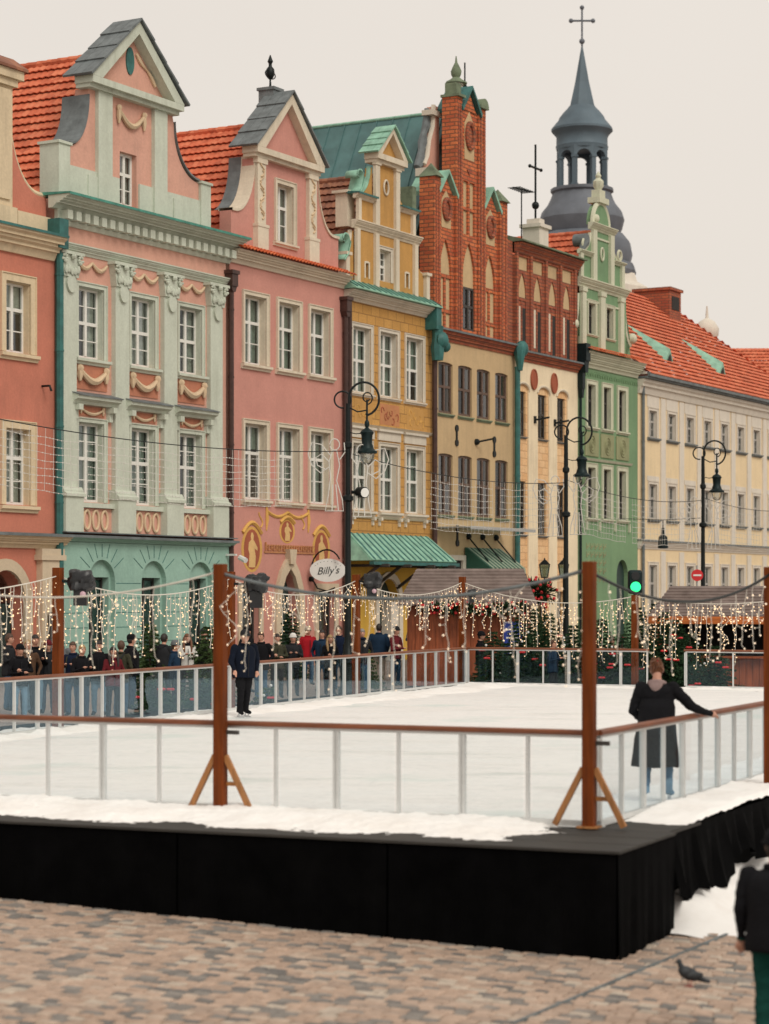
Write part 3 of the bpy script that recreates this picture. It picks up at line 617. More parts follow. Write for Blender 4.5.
boxpart(h, 'hopper', 'copper_dark', (-.62, -.2, -.42, .2, 12.45, 13.3))
mb = MB(); mb.tube([(-.9, 0, 8.45), (-.9, -.28, 8.45), (-.9, -.34, 8.3)], .035, 6); mb.build('wall_hook', 'iron', h)

# ================================================================== house B: rose front, sage pilasters, mint ground floor
h = house('town_house', 'rose house with sage pilasters, dentil cornice and mint green arched ground floor', -.16)
PX = [(-.12, .52), (2.42, 3.12), (4.95, 5.65), (7.5, 8.2)]
WX = [(.78, 2.02), (3.40, 4.64), (5.96, 7.2)]
holes = [(a, b, 9.45, 11.55) for a, b in WX]+[(a, b, 5.2, 7.55) for a, b in WX]
wall(h, -.16, 8.62, 4.25, 13.95, 'rose', holes); shell(h, -.14, 8.78, 14.0, 'rose')
for (a, b) in PX:
    boxpart(h, 'pilaster', 'sage', (a, b, -.16, .02, 5.6, 11.72))
    mb = MB(); mb.box(a-.1, b+.1, -.34, .02, 4.3, 5.32); mb.mould(a-.14, b+.14, [(.02, 5.32), (-.4, 5.32), (-.4, 5.40), (-.30, 5.46), (-.30, 5.50), (-.24, 5.60), (.02, 5.60)]); mb.build('pedestal', 'sage', h)
    mb = MB(); c = (a+b)/2
    mb.prism([(a-.02, 11.72), (b+.02, 11.72), (b+.14, 12.38), (a-.14, 12.38)], -.22, .02); mb.box(a-.2, b+.2, -.3, .02, 12.36, 12.45)
    for s in (-1, 1):
        for k in range(9):
            an = k*.75; r = .17-.016*k; mb.ball((c+s*(.36)+s*r*math.cos(an)*.6, -.27, 12.2+r*math.sin(an)), .05, n=6, m=4)
    for k in range(5): mb.ball((c-.28+.14*k, -.26, 11.9+.04*math.sin(k*2)), .08, (1, .6, 1.6), 6, 4)
    mb.ball((c, -.3, 12.3), .09, n=6, m=4)
    sh = [(c+.22*math.cos(t)*(1 if math.sin(t) > 0 else .9), 11.52+.26*math.sin(t)) for t in [2*math.pi*i/14 for i in range(14)]]; mb.prism(sh, -.24, -.14); mb.build('capital', 'sage', h, smooth=35)
cornice(h, -.2, 8.62, 12.45, 12.72, .22, 'sage', name='architrave')
for i, (a, b) in enumerate(WX):
    window(h, a, b, 9.45, 11.55, sur=(.11, .04), sm='sage', sill=(.2, .18), bars=(2, 2), trans=.5, depth=.2); w1 = window(h, a, b, 5.2, 7.55, sur=(.11, .04), sm='sage', bars=(2, 2), trans=.55, depth=.2, curtain='curtain_green')
    festoon(h, a-.1, b+.1, 12.28, .2, -.06, 'relief_cream', waves=2, tassel=False, r=.055)
    boxpart(h, 'relief_panel', 'relief_panel', (a-.15, b+.15, -.03, .0, 8.52, 9.22)); festoon(h, a-.02, b+.02, 9.08, .32, -.1, 'relief_cream', r=.085)
    mb = MB(); mb.mould(a-.45, b+.45, [(.02, 8.05), (-.18, 8.06), (-.22, 8.14), (-.36, 8.2), (-.38, 8.3), (.02, 8.42)]); console(mb, a-.22, 7.62, 8.05, .3); console(mb, b+.22, 7.62, 8.05, .3); hood = mb.build('window_hood', 'sage', h)
    mb = MB(); mb.mould(a-.47, b+.47, [(.02, 8.45), (-.42, 8.32), (-.42, 8.29), (.02, 8.42)]); mb.build('flashing', 'slate', hood, off=h['_off'])
    boxpart(h, 'relief_panel', 'relief_panel', (a-.02, b+.02, -.025, .0, 7.74, 8.02)); festoon(h, a+.08, b-.08, 7.95, .15, -.06, 'relief_cream', r=.04)
    boxpart(h, 'balustrade_panel', 'rose', (a-.3, b+.3, -.08, .0, 4.32, 5.02)); boxpart(h, 'balustrade_rail', 'sage', (a-.3, b+.3, -.2, .02, 5.03, 5.17))
    for k in range(4):
        cx = a-.14+.43*k; mb = MB(); mb.tube([(x, -.11, z) for x, z in ellipse(cx, 4.67, .15, .28, 16)], .045, 6, closed=True); mb.build('balustrade_ring', 'relief_cream', h, smooth=True)
# main cornice with dentils
cornice(h, -.3, 8.75, 13.22, 13.34, .14, 'sage', name='bed_mould', steps=1)
x = -.15
while x < 8.6: boxpart(h, 'dentil', 'sage', (x, x+.24, -.36, .02, 13.36, 13.62)); x += .41
cornice(h, -.55, 8.95, 13.64, 14.0, .72, 'sage', capm='copper_mid')
boxpart(h, 'frieze_back', 'sage', (-.3, 8.7, -.1, .02, 13.34, 13.64))
# ground floor
AR = [(1.15, 2.45), (3.8, 5.1), (6.35, 7.65)]
wall(h, -.16, 8.62, -.4, 4.0, 'mint', [(a, b, -.4, 3.5, 'round', 2.85) for a, b in AR], y=-.12, depth=.18)
for a, b in AR:
    wall(h, a, b, -.4, 3.52, 'mint', [(a+.1, b-.1, -.4, 2.98)], y=.05, depth=.3, name='arch_infill')
    d = boxpart(h, 'door', 'door_wood', (a+.1, b-.1, .30, .36, -.4, .55)); boxpart(h, 'door_glass', 'pane_glass', (a+.16, (a+b)/2-.04, .31, .32, .6, 2.9), ((a+b)/2+.04, b-.16, .31, .32, .6, 2.9), parent=d); boxpart(h, 'door_frame', 'dark_frame', (a+.1, a+.16, .28, .36, .55, 2.98), (b-.16, b-.1, .28, .36, .55, 2.98), ((a+b)/2-.04, (a+b)/2+.04, .28, .36, .55, 2.98), (a+.16, b-.16, .28, .36, 2.9, 2.98), parent=d)
    mb = MB(); cx = (a+b)/2
    for k in range(-3, 4):      # fan of joints over the arch
        an = R(90-k*19); r0, r1 = .72, 1.0+.05*abs(k); zc = 2.88
        mb.beam((cx+r0*math.cos(an), -.1225, zc+.98*r0*math.sin(an)), (cx+r1*1.1*math.cos(an), -.1225, min(3.97, zc+r1*1.1*math.sin(an))), .022, .012)
    mb.build('arch_joints', 'copper_dark', h)
mb = MB()
for k in range(7):
    z = .15+k*.44
    for a, b in ((-.15, 1.1), (2.5, 3.75), (5.15, 6.3), (7.7, 8.6)): mb.box(a, b, -.1225, -.11, z, z+.022)
mb.build('rustication_joints', 'copper_dark', h)
cornice(h, -.4, 8.8, 3.96, 4.16, .35, 'mint', name='string_course', capm='slate')
boxpart(h, 'ledge', 'slate', (-.3, 8.7, -.42, .02, 4.265, 4.295))
# gable
gy = .1
wall(h, 1.45, 5.75, 14.05, 17.6, 'rose', [(2.98, 3.84, 14.3, 15.9)], y=gy); window(h, 2.98, 3.84, 14.3, 15.9, y=gy, bars=(1, 2), trans=.6, depth=.18)
prismpart(h, 'gable_side', 'rose', [(.3, 14.05), (1.449, 14.05), (1.449, 17.5), (1.38, 17.2)]+volute_poly(1.38, 17.2, .45, 15.62)[::-1][1:]+[(.3, 15.62)], gy, gy+.5)
prismpart(h, 'gable_side', 'rose', [(5.751, 14.05), (7.3, 14.05), (7.3, 15.62), (7.2, 15.62)]+volute_poly(5.82, 17.2, 7.15, 15.62)+[(5.751, 17.5)], gy, gy+.5)
for pts in (volute_poly(1.38, 17.25, .45, 15.67)+[(1.45, 17.55)], volute_poly(5.82, 17.25, 7.15, 15.67)+[(5.75, 17.55)]):
    mb = MB(); 
    for (xa, za), (xb, zb) in zip(pts[:-2], pts[1:-1]): mb.add([(xa, gy-.08, za), (xb, gy-.08, zb), (xb, gy+.95, zb), (xa, gy+.95, za), (xa, gy-.08, za+.06), (xb, gy-.08, zb+.06), (xb, gy+.95, zb+.06), (xa, gy+.95, za+.06)], [(0,1,5,4),(2,3,7,6),(4,5,6,7),(0,3,2,1)])
    mb.build('volute_cap', 'slate', h, smooth=True)
for a, b in ((-.12, .42), (7.2, 7.75)): boxpart(h, 'parapet_pier', 'sage', (a, b, gy-.1, gy+.6, 14.05, 15.6), (a-.05, b+.05, gy-.15, gy+.65, 15.6, 15.68))
boxpart(h, 'dado', 'sage', (.42, 2.9, gy-.06, gy+.01, 14.05, 15.05)); boxpart(h, 'dado', 'sage', (3.92, 7.2, gy-.06, gy+.01, 14.05, 15.05)); boxpart(h, 'dado_panel', 'sage', (1.3, 1.75, gy-.1, gy-.06, 14.15, 14.9)); boxpart(h, 'dado_panel', 'sage', (5.7, 6.2, gy-.1, gy-.06, 14.15, 14.9))
for a, b in ((1.75, 2.45), (4.62, 5.3)): boxpart(h, 'gable_pilaster', 'sage', (a, b, gy-.13, gy+.01, 14.05, 17.48))
festoon(h, 2.85, 4.15, 17.15, .42, gy-.07, 'relief_cream', r=.07)
pd = pediment(h, 1.2, 5.8, 17.6, (3.47, 19.9), gy, .38, 'sage', 'rose', 'slate', .26, 1.1)
mb = MB(); mb.prism(ellipse(3.45, 18.72, .2, .42), gy-.06, gy-.02); mb.build('oculus', 'copper_dark', pd, off=h['_off'])
for s in (-1, 1): mb = MB(); mb.tube([(3.45+s*(.3+.14*i), gy-.06, 19.0-.11*i-.05*math.sin(i)) for i in range(8)], [.05+.02*math.sin(i*1.3) for i in range(8)], 6); mb.build('garland', 'relief_cream', pd, off=h['_off'], smooth=True)
gable_roof(h, -.5, 8.1, 13.6, 19.1, gy+.5, 14, 'red_tile')
downpipe(h, 8.72, .2, 12.5, 'pipe_brown', .09, -.14, hopper='pipe_brown')
mb = MB(); mb.box(8.42, 8.52, -.5, -.12, 3.72, 3.78); mb.tube([(8.5, -.62, 3.66), (8.42, -.9, 3.56)], .09, 8); mb.build('security_camera', 'white_board', h, smooth=True)

# ================================================================== house C: pink house with painted medallions
h = house('town_house', 'dusty pink house with painted gold medallions, arched door and orange tiled ledge', 8.95)
WX = [(9.7, 11.02), (11.80, 13.12), (13.85, 15.17)]
holes = [(a, b, 10.1, 12.36) for a, b in WX]+[(a, b, 5.62, 8.12) for a, b in WX]+[(11.85, 13.0, -.4, 3.35, 'point', 2.2), (14.35, 15.5, -.4, 2.6), (9.5, 10.6, -.4, 2.6)]
wall(h, 8.82, 16.2, -.4, 13.4, 'pink', holes); shell(h, 8.84, 16.2, 13.4, 'pink')
for a, b in WX:
    window(h, a, b, 10.1, 12.36, sur=(.12, .05), sm='cream_trim', sill=(.2, .16), bars=(1, 2), trans=.62, depth=.24, curtain='curtain_green', full=.55); window(h, a, b, 5.62, 8.12, sur=(.12, .05), sm='cream_trim', sill=(.2, .16), bars=(1, 2), trans=.62, depth=.24, curtain='curtain_green', full=.55)
cornice(h, 8.8, 16.1, 13.3, 13.72, .42, 'cream_trim')
mb = MB(); slope(mb, (8.7, -.55, 13.7), (1, 0, 0), 7.4, (0, .75, .33), .62, (0, -.4, .9), course=.31, wave=.2, amp=.03); mb.build('ledge_tiles', 'orange_tile', h, fix=False, smooth=35)
gy = .02
wall(h, 10.3, 14.4, 13.7, 17.1, 'pink', [(11.72, 12.76, 14.4, 16.35)], y=gy); window(h, 11.72, 12.76, 14.4, 16.35, y=gy, sur=(.13, .05), sm='cream_trim', sill=(.18, .14), bars=(1, 2), trans=.62, depth=.24, curtain='curtain_green')
for pts, a, b in ((volute_poly(10.32, 16.95, 9.15, 15.02), 8.95, 10.301), (volute_poly(14.38, 16.95, 15.45, 15.02), 15.8, 14.399)):
    prismpart(h, 'gable_side', 'pink', [(a, 13.7), (a, 15.02)]+pts+[(b, 16.95), (b, 13.7)], gy, gy+.45)
    mb = MB(); P = [(a, 15.02)]+pts
    for (xa, za), (xb, zb) in zip(P[:-1], P[1:]): mb.add([(xa, gy-.06, za), (xb, gy-.06, zb), (xb, gy+.5, zb), (xa, gy+.5, za), (xa, gy-.06, za+.09), (xb, gy-.06, zb+.09), (xb, gy+.5, zb+.09), (xa, gy+.5, za+.09)], [(0,1,5,4),(2,3,7,6),(4,5,6,7),(0,3,2,1)])
    mb.build('volute_coping', 'cream_trim', h, smooth=True)
    mb = MB()
    for (xa, za), (xb, zb) in zip(P[1:-1], P[2:]): mb.poly([(xa, gy+.5, za+.095), (xb, gy+.5, zb+.095), (xb, gy+1.0, zb+.095), (xa, gy+1.0, za+.095)])
    mb.build('volute_sheet', 'slate', h, smooth=True, fix=False)
for a, b in ((10.35, 10.85), (13.62, 14.12)):
    p_ = boxpart(h, 'gable_pilaster', 'cream_trim', (a, b, gy-.14, gy+.01, 14.75, 16.95), (a-.08, b+.08, gy-.2, gy+.01, 13.85, 14.7), (a-.06, b+.06, gy-.18, gy+.01, 16.8, 17.08), (a-.1, b+.1, gy-.22, gy+.01, 14.68, 14.78))
    mb = MB(); c = (a+b)/2
    for k in range(9): mb.tube([(c+.12*math.sin(k*1.7+t*.9)*1.0, gy-.16, 14.95+k*.2+t*.06) for t in range(5)], .03, 5)
    mb.build('carved_scroll', 'relief_cream', p_, off=h['_off'], smooth=True)
pediment(h, 10.12, 14.3, 17.1, (12.2, 19.45), gy, .32, 'cream_trim', 'pink', 'slate', .26, 1.15)
gable_roof(h, 8.9, 16.2, 13.6, 18.55, gy+.4, 14, 'red_tile')
boxpart(h, 'chimney', 'slate', (12.05, 12.6, .35, .95, 18.6, 19.62), (12.0, 12.65, .3, 1.0, 19.62, 19.72))
mb = MB(); mb.lathe([(.05, 0), (.03, .3), (.11, .38), (.16, .5), (.14, .66), (.06, .76), (.06, .86), (.1, .92), (.07, 1.0), (.015, 1.15)], (12.32, .65, 19.72), 10); mb.tube([(12.32+.32*math.cos(t), .65, 20.2+.14*math.sin(t)) for t in [2*math.pi*i/16 for i in range(16)]], .02, 5, closed=True); mb.build('finial', 'iron', h, smooth=True)
# painted decoration
def fresco(x0, x1, z0, z1, figure=True):
    cx, cz, a, b = (x0+x1)/2, (z0+z1)/2, (x1-x0)/2, (z1-z0)/2
    mb = MB(); mb.prism(ellipse(cx, cz, a, b), -.006, 0); o = mb.build('medallion_border', 'fresco_gold', h)
    mb = MB(); mb.prism(ellipse(cx, cz, a*.76, b*.88), -.012, 0); mb.build('medallion', 'fresco_red', o, off=h['_off'])
    mb = MB(); fig = [(-.32, -.78), (.3, -.78), (.34, -.3), (.22, .05), (.5, -.05), (.52, .08), (.24, .34), (.12, .42), (.16, .6), (.05, .74), (-.08, .72), (-.13, .56), (-.08, .42), (-.3, .3), (-.36, .0), (-.24, -.2)]
    mb.prism([(cx+u*a, cz+v*b) for u, v in fig], -.016, 0); mb.build('painted_figure', 'fresco_pale', o, off=h['_off'])
    mb = MB(); mb.tube([(cx-a*.9+2*a*.9*i/10, -.006, cz+b*(.72+.45*math.sin(math.pi*i/10))) for i in range(11)], .075, 5); mb.build('painted_scroll', 'fresco_gold', o, off=h['_off'], smooth=True)
fresco(9.52, 10.8, 3.2, 4.72); fresco(14.0, 15.2, 3.3, 4.72); fresco(11.86, 12.86, 4.2, 5.02)
mb = MB(); mb.tube([(11.1+.16*i, -.004, 5.25-.16*math.sin(math.pi*i/8)) for i in range(9)], .06, 5); mb.tube([(12.4+.16*i, -.004, 5.25-.16*math.sin(math.pi*i/8)) for i in range(9)], .06, 5)
for x in (11.05, 13.72): mb.tube([(x, -.004, 5.4), (x+.03, -.004, 5.0), (x, -.004, 4.6)], [.05, .09, .03], 5); mb.tube([(x-.35+.7*(x < 12)*0+.12*math.sin(i), -.003, 4.7+.1*i) for i in range(6)], .035, 5)
mb.build('painted_swags', 'fresco_gold', h, smooth=True)
mb = MB(); rr = random.Random(8); x = 10.95
for i in range(20):        # row of raised letters, too weathered to read
    wd = .09+.05*rr.random(); mb.box(x, x+.035, -.07, -.005, 3.94, 4.14+(.0 if i else .08)); mb.box(x+.035, x+wd, -.065, -.005, 4.1, 4.135); mb.box(x+.035, x+wd, -.065, -.005, 3.95 if i % 2 else 4.02, 3.98 if i % 2 else 4.05)
    x += wd+.045
mb.box(10.9, x+.05, -.04, -.003, 3.86, 3.92); mb.build('shop_lettering', 'fresco_rose', h)
mb = MB(); hw, cx = .575, 12.425
o_ = [(11.5, -.4), (11.5, 2.1), (11.6, 2.7), (11.85, 3.25), (12.15, 3.6), (12.425, 3.78), (12.7, 3.6), (13.0, 3.25), (13.25, 2.7), (13.35, 2.1), (13.35, -.4)]
i_ = [(13.0, -.4), (13.0, 2.2), (12.93, 2.65), (12.72, 3.07), (12.425, 3.35), (12.13, 3.07), (11.92, 2.65), (11.85, 2.2), (11.85, -.4)]
mb.prism(o_+i_, -.12, .02); pt_ = mb.build('portal', 'portal', h); mb = MB(); mb.prism([(12.28, 3.5), (12.57, 3.5), (12.66, 4.0), (12.19, 4.0)], -.22, .02); mb.build('keystone', 'portal', pt_, off=h['_off'])
boxpart(h, 'door', 'door_wood', (11.85, 13.0, .32, .36, -.4, 3.4))
for a, b in ((14.35, 15.5), (9.5, 10.6)):
    sh = boxpart(h, 'shop_window', 'dark_frame', (a, a+.07, .2, .27, -.4, 2.6), (b-.07, b, .2, .27, -.4, 2.6), (a+.07, b-.07, .2, .27, 2.5, 2.6), (a+.07, b-.07, .2, .27, .3, .4)); boxpart(h, 'pane', 'pane_glass', (a+.07, b-.07, .23, .24, .4, 2.5), parent=sh); boxpart(h, 'surround', 'portal', (a-.2, a, -.06, .02, -.4, 2.6), (b, b+.2, -.06, .02, -.4, 2.6), (a-.2, b+.2, -.08, .02, 2.6, 2.85), parent=sh)
downpipe(h, 16.05, .2, 12.5, 'pipe_brown', .09, -.14, hopper='pipe_brown')

# hanging oval sign on an iron bracket
sg = empty('hanging_sign', fw(13.85, 0, 3.3), "white oval sign reading Billy's hanging from a curled iron bracket", 'sign', rz=FROT)
sc = -1.05
mb = MB(); mb.tube([(0, 0, -.3), (0, -.12, -.3)], .09, 8); mb.tube([(0, -.05+sc*.0-.62+.6*math.cos(t), .05+.66*math.sin(t)) for t in [R(-15+i*15) for i in range(12)]], .03, 6); mb.tube([(0, -.1, -.3), (0, -.3, -.62), (0, -.7, -.72), (0, -1.0, -.6)], .028, 6); mb.build('bracket', 'iron', sg, smooth=True)
sgp = empty('x', (0, 0, 0)); bpy.data.objects.remove(sgp)
mb = MB(); e = ellipse(0, 0, .62, .40, 28); mb.prism(e, -.03, .03); o = mb.build('sign_board', 'white_board', sg); o.location = (0, -.72, .0); o.rotation_euler = (0, 0, R(-62))
def text_mesh(txt, size, mat, parent, loc, rot, shear=0, name='lettering', extrude=.004, sx=1):
    cu = bpy.data.curves.new(name, 'FONT'); cu.body = txt; cu.size = size; cu.shear = shear; cu.extrude = extrude; cu.align_x = 'CENTER'; cu.align_y = 'CENTER'
    tmp = bpy.data.objects.new('tmp', cu); col.objects.link(tmp); dg = bpy.context.evaluated_depsgraph_get(); me = bpy.data.meshes.new_from_object(tmp.evaluated_get(dg)); bpy.data.objects.remove(tmp)
    me.materials.clear(); me.materials.append(MATS[mat]); o = bpy.data.objects.new(name, me); col.objects.link(o); o.parent = parent; o.location = loc; o.rotation_euler = rot; o.scale = (sx, 1, 1); return o
text_mesh("Billy's", .36, 'iron', o, (0, -.036, -.02), (R(90), R(-4), 0), .35, sx=.95)
mb = MB()
for i in range(9):
    t = R(30+i*15); mb.box(.5*math.cos(t)-.012, .5*math.cos(t)+.012, -.034, -.03, .31*math.sin(t)-.012, .31*math.sin(t)+.012)
mb.build('sign_dots', 'slate', o)

# ================================================================== house D: ochre house with copper canopy
h = house('town_house', 'ochre block-faced house with stepped gable, copper scrolls and green copper canopy', 16.25)
WX = [(16.78, 18.06), (18.75, 20.03), (20.72, 22.0)]
holes = [(a, b, 9.72, 12.08) for a, b in WX]+[(a, b, 5.5, 7.9) for a, b in WX]
wall(h, 16.2, 22.75, 4.4, 13.2, 'ochre_block', holes); shell(h, 16.24, 22.72, 13.2, 'ochre_plain')
for a, b in WX:
    window(h, a, b, 9.72, 12.08, sur=(.11, .03), sm='stone_white', sill=(.14, .1), bars=(2, 2), trans=.5, depth=.22, curtain='curtain_green', full=.8); window(h, a, b, 5.5, 7.9, sur=(.11, .03), sm='stone_white', sill=(.2, .18), bars=(2, 2), trans=.5, depth=.22, curtain='curtain_green', full=.5)
    boxpart(h, 'window_head', 'stone_white', (a-.2, b+.2, -.06, .0, 8.1, 8.42), (a-.25, b+.25, -.14, .0, 8.42, 8.5)); [(lambda m_: (console(m_, xx, 4.98, 5.28, .16, .1), m_.build('sill_bracket', 'stone_white', h)))(MB()) for xx in (a-.1, b+.1)]
cornice(h, 16.4, 22.6, 8.5, 8.6, .16, 'cream_trim', name='string_course', steps=1); cornice(h, 16.4, 22.6, 5.22, 5.3, .12, 'cream_trim', name='string_course', steps=1)
for i, (x0, x1) in enumerate(((16.9, 18.2), (18.75, 20.2), (20.75, 22.1))):
    mb = MB(); mb.box(x0, x1, -.004, 0, 8.68, 9.45); o = mb.build('painted_panel', 'fresco_rose' if i == 1 else 'ochre_plain', h); mb = MB(); rr = random.Random(i)
    for k in range(6): mb = MB(); cx = x0+.2+.2*k+rr.uniform(-.06, .06); cz = 9.05+rr.uniform(-.2, .2); mb.tube([(cx+.14*math.cos(t)*(1-.1*j), -.004, cz+.16*math.sin(t)*(1-.08*j)) for j, t in [(j, j*.7+k) for j in range(7)]], .022, 5); mb.build('painted_scroll', 'fresco_gold' if i != 1 else 'fresco_red', o, off=h['_off'], smooth=True)
cornice(h, 16.15, 22.5, 12.95, 13.3, .42, 'stone_white')
mb = MB(); mb.mould(16.05, 22.6, [(.05, 13.72), (-.56, 13.36), (-.56, 13.32), (.05, 13.31)]); ev = mb.build('eave_sheet', 'copper', h)
for k in range(16): mb = MB(); x = 16.2+k*.42; mb.beam((x, -.55, 13.385), (x, .0, 13.71), .04, .04); mb.build('seam', 'copper_dark', ev, off=h['_off'])
gy = .05; OB, TR = 'ochre_plain', 'cream_trim'
wall(h, 17.0, 21.6, 13.6, 15.7, OB, [(18.78, 19.62, 13.95, 15.1), (17.75, 17.98, 13.95, 14.45), (20.75, 20.98, 13.95, 14.45)], y=gy); window(h, 18.78, 19.62, 13.95, 15.1, y=gy, sur=(.1, .03), sm='stone_white', bars=(2, 2), trans=.5, depth=.24)
for a in (17.75, 20.75): boxpart(h, 'slit_surround', TR, (a-.07, a, gy-.03, gy+.01, 13.9, 14.5), (a+.23, a+.3, gy-.03, gy+.01, 13.9, 14.5), (a, a+.23, gy-.03, gy+.01, 14.45, 14.52))
for a, b in ((17.0, 17.22), (18.35, 18.6), (19.85, 20.1), (21.3, 21.55)): boxpart(h, 'gable_pilaster', TR, (a, b, gy-.12, gy+.01, 13.62, 15.6))
cornice(h, 16.85, 21.75, 15.6, 15.9, .24, TR, name='gable_cornice', y=gy)
wall(h, 17.1, 21.4, 15.9, 16.75, OB, y=gy)
for a, b in ((17.1, 17.3), (21.15, 21.35)): boxpart(h, 'gable_pilaster', TR, (a, b, gy-.12, gy+.01, 15.92, 16.7))
for a, b in ((16.95, 18.3), (20.15, 21.5)): cornice(h, a, b, 16.68, 16.85, .2, TR, name='gable_cornice', y=gy, steps=2, capm='copper_dark')
wall(h, 18.35, 20.1, 15.9, 18.3, OB, [(19.13, 19.33, 17.2, 17.6)], y=gy-.01)
for a, b in ((18.32, 18.62), (19.83, 20.13)): boxpart(h, 'gable_pilaster', TR, (a, b, gy-.13, gy+.0, 15.92, 18.1), (a-.05, b+.05, gy-.17, gy+.0, 18.1, 18.25))
mb = MB(); mb.tube([(x, gy-.04, z) for x, z in ellipse(19.23, 17.4, .17, .27, 14)], .04, 6, closed=True); mb.build('oculus_ring', TR, h, smooth=True)
for s, xa, xb in ((-1, 18.35, 17.35), (1, 20.1, 21.1)):
    P = volute_poly(xa, 18.0, xb, 16.86); prismpart(h, 'gable_side', OB, [(xa, 16.86)]+P, gy+.05, gy+.35); mb = MB(); mb.tube([(x, gy+.2, z+.04) for x, z in P], .09, 6); mb.build('volute_coping', TR if s > 0 else 'copper', h, smooth=True)
    P = volute_poly(17.0 if s < 0 else 21.55, 15.5, 16.3 if s < 0 else 22.5, 14.55); prismpart(h, 'gable_side', OB, [(P[-1][0], 13.6), (P[0][0], 13.6)]+P, gy+.05, gy+.35); mb = MB(); mb.tube([(x, gy+.2, z+.04) for x, z in P], .09, 6); mb.build('volute_coping', TR, h, smooth=True)
    boxpart(h, 'gable_pier', TR, (16.25 if s < 0 else 22.25, 16.5 if s < 0 else 22.5, gy-.1, gy+.4, 13.6, 14.55), (16.18 if s < 0 else 22.18, 16.57 if s < 0 else 22.57, gy-.16, gy+.45, 14.55, 14.66))
for (x, z, sz) in ((17.35, 17.5, .7), (16.35, 15.05, .75)):   # copper scroll sheets on the left shoulders
    mb = MB(); P = [(x-.15*sz+.32*sz*math.cos(t), z+.32*sz*math.sin(t)) for t in [R(200-i*24) for i in range(10)]]+[(x-.05*sz, z-.6*sz), (x-.4*sz, z-.95*sz)]
    vs = []
    for xx, zz in P: vs += [(xx, gy-.12, zz), (xx, gy+.42, zz)]
    mb.add(vs, [(2*i, 2*i+2, 2*i+3, 2*i+1) for i in range(len(P)-1)]); mb.add([(xx, gy-.12, zz-.05) if k % 2 == 0 else (xx, gy-.12, zz+.03) for (xx, zz) in P for k in (0, 1)], [(2*i, 2*i+2, 2*i+3, 2*i+1) for i in range(len(P)-1)])
    o = mb.build('scroll', 'copper', h, smooth=True, fix=False); sm_ = o.modifiers.new('s', 'SOLIDIFY'); sm_.thickness = .05
boxpart(h, 'side_pier', 'cream_trim', (17.0, 17.5, .35, .85, 15.7, 16.9), (16.9, 17.6, .3, .95, 16.9, 17.0)); boxpart(h, 'side_pier', 'moss_metal', (21.3, 21.6, gy, 1.2, 16.9, 17.8))
pd = pediment(h, 18.25, 20.35, 18.3, (19.3, 19.6), gy, .3, TR, OB, 'copper', .16, .85)
gable_roof(h, 16.3, 22.7, 13.4, 17.9, gy+.5, 14, 'brown_tile', ridge=True)
downpipe(h, 16.32, 4.8, 12.55, 'pipe_brown', .09, -.14)
# ground floor and canopy
wall(h, 16.2, 22.75, -.4, 4.4, 'yellow_plaster', [(18.6, 20.1, -.4, 3.05, 'round', 2.3), (21.2, 21.9, 1.9, 2.8)], depth=.4)
mb = MB(); mb.prism([(18.35, -.4)]+arc(19.35, 2.3, 1.0, 180, 0, 16)+[(20.35, -.4), (20.1, -.4)]+arc(19.35, 2.3, .75, 0, 180, 16)+[(18.6, -.4)], -.08, .02); mb.build('portal', 'stone_white', h)
boxpart(h, 'door', 'door_wood', (18.6, 20.1, .36, .4, -.4, 3.05)); boxpart(h, 'door_leaf', 'pale_stone', (19.5, 20.05, -.05, .36, -.3, 2.2)); boxpart(h, 'window_pane', 'pane_glass', (21.2, 21.9, .2, .22, 1.9, 2.8))
cn = MB(); z1, z0, ya, yb = 4.62, 3.66, -.05, -1.2
cn.poly([(16.35, ya, z1), (22.3, ya, z1), (22.45, yb, z0), (16.05, yb, z0)]); cn.poly([(16.35, ya, z1), (16.05, yb, z0), (16.05, ya, z0)]); cn.poly([(22.3, ya, z1), (22.45, yb, z0), (22.45, ya, z0)])
canopy = cn.build('canopy', 'copper', h, fix=False); sm_ = canopy.modifiers.new('s', 'SOLIDIFY'); sm_.thickness = .05
for k in range(15):
    f = (k+.5)/15; mb = MB(); mb.beam((16.35+5.95*f, ya, z1+.03), (16.05+6.4*f, yb, z0+.03), .075, .10); mb.build('seam', 'copper_dark', canopy, off=h['_off'])
boxpart(h, 'gutter', 'copper_dark', (16.0, 22.5, yb-.12, yb+.06, z0-.14, z0-.02), parent=canopy)
for x in (16.6, 18.2, 20.0, 21.6): mb = MB(); mb.beam((x, -.02, 2.7), (x, -1.2, 3.5), .1); mb.beam((x, -.02, 3.5), (x, -1.6, 3.5), .1); mb.build('canopy_bracket', 'dark_frame', canopy, off=h['_off'])
mb = MB(); mb.box(22.2, 22.6, -.5, .1, 12.5, 13.35); mb.lathe([(.22, 0), (.28, .5), (.2, .9), (.24, 1.3)], (22.55, -.35, 11.35), 8); mb.ball((22.62, -.5, 12.1), .32, (1, .8, 1.1)); mb.ball((22.9, -.5, 11.9), .22); mb.build('gargoyle_spout', 'copper_dark', h, smooth=True)
downpipe(h, 22.62, .2, 11.4, 'pipe_brown', .1, -.2)

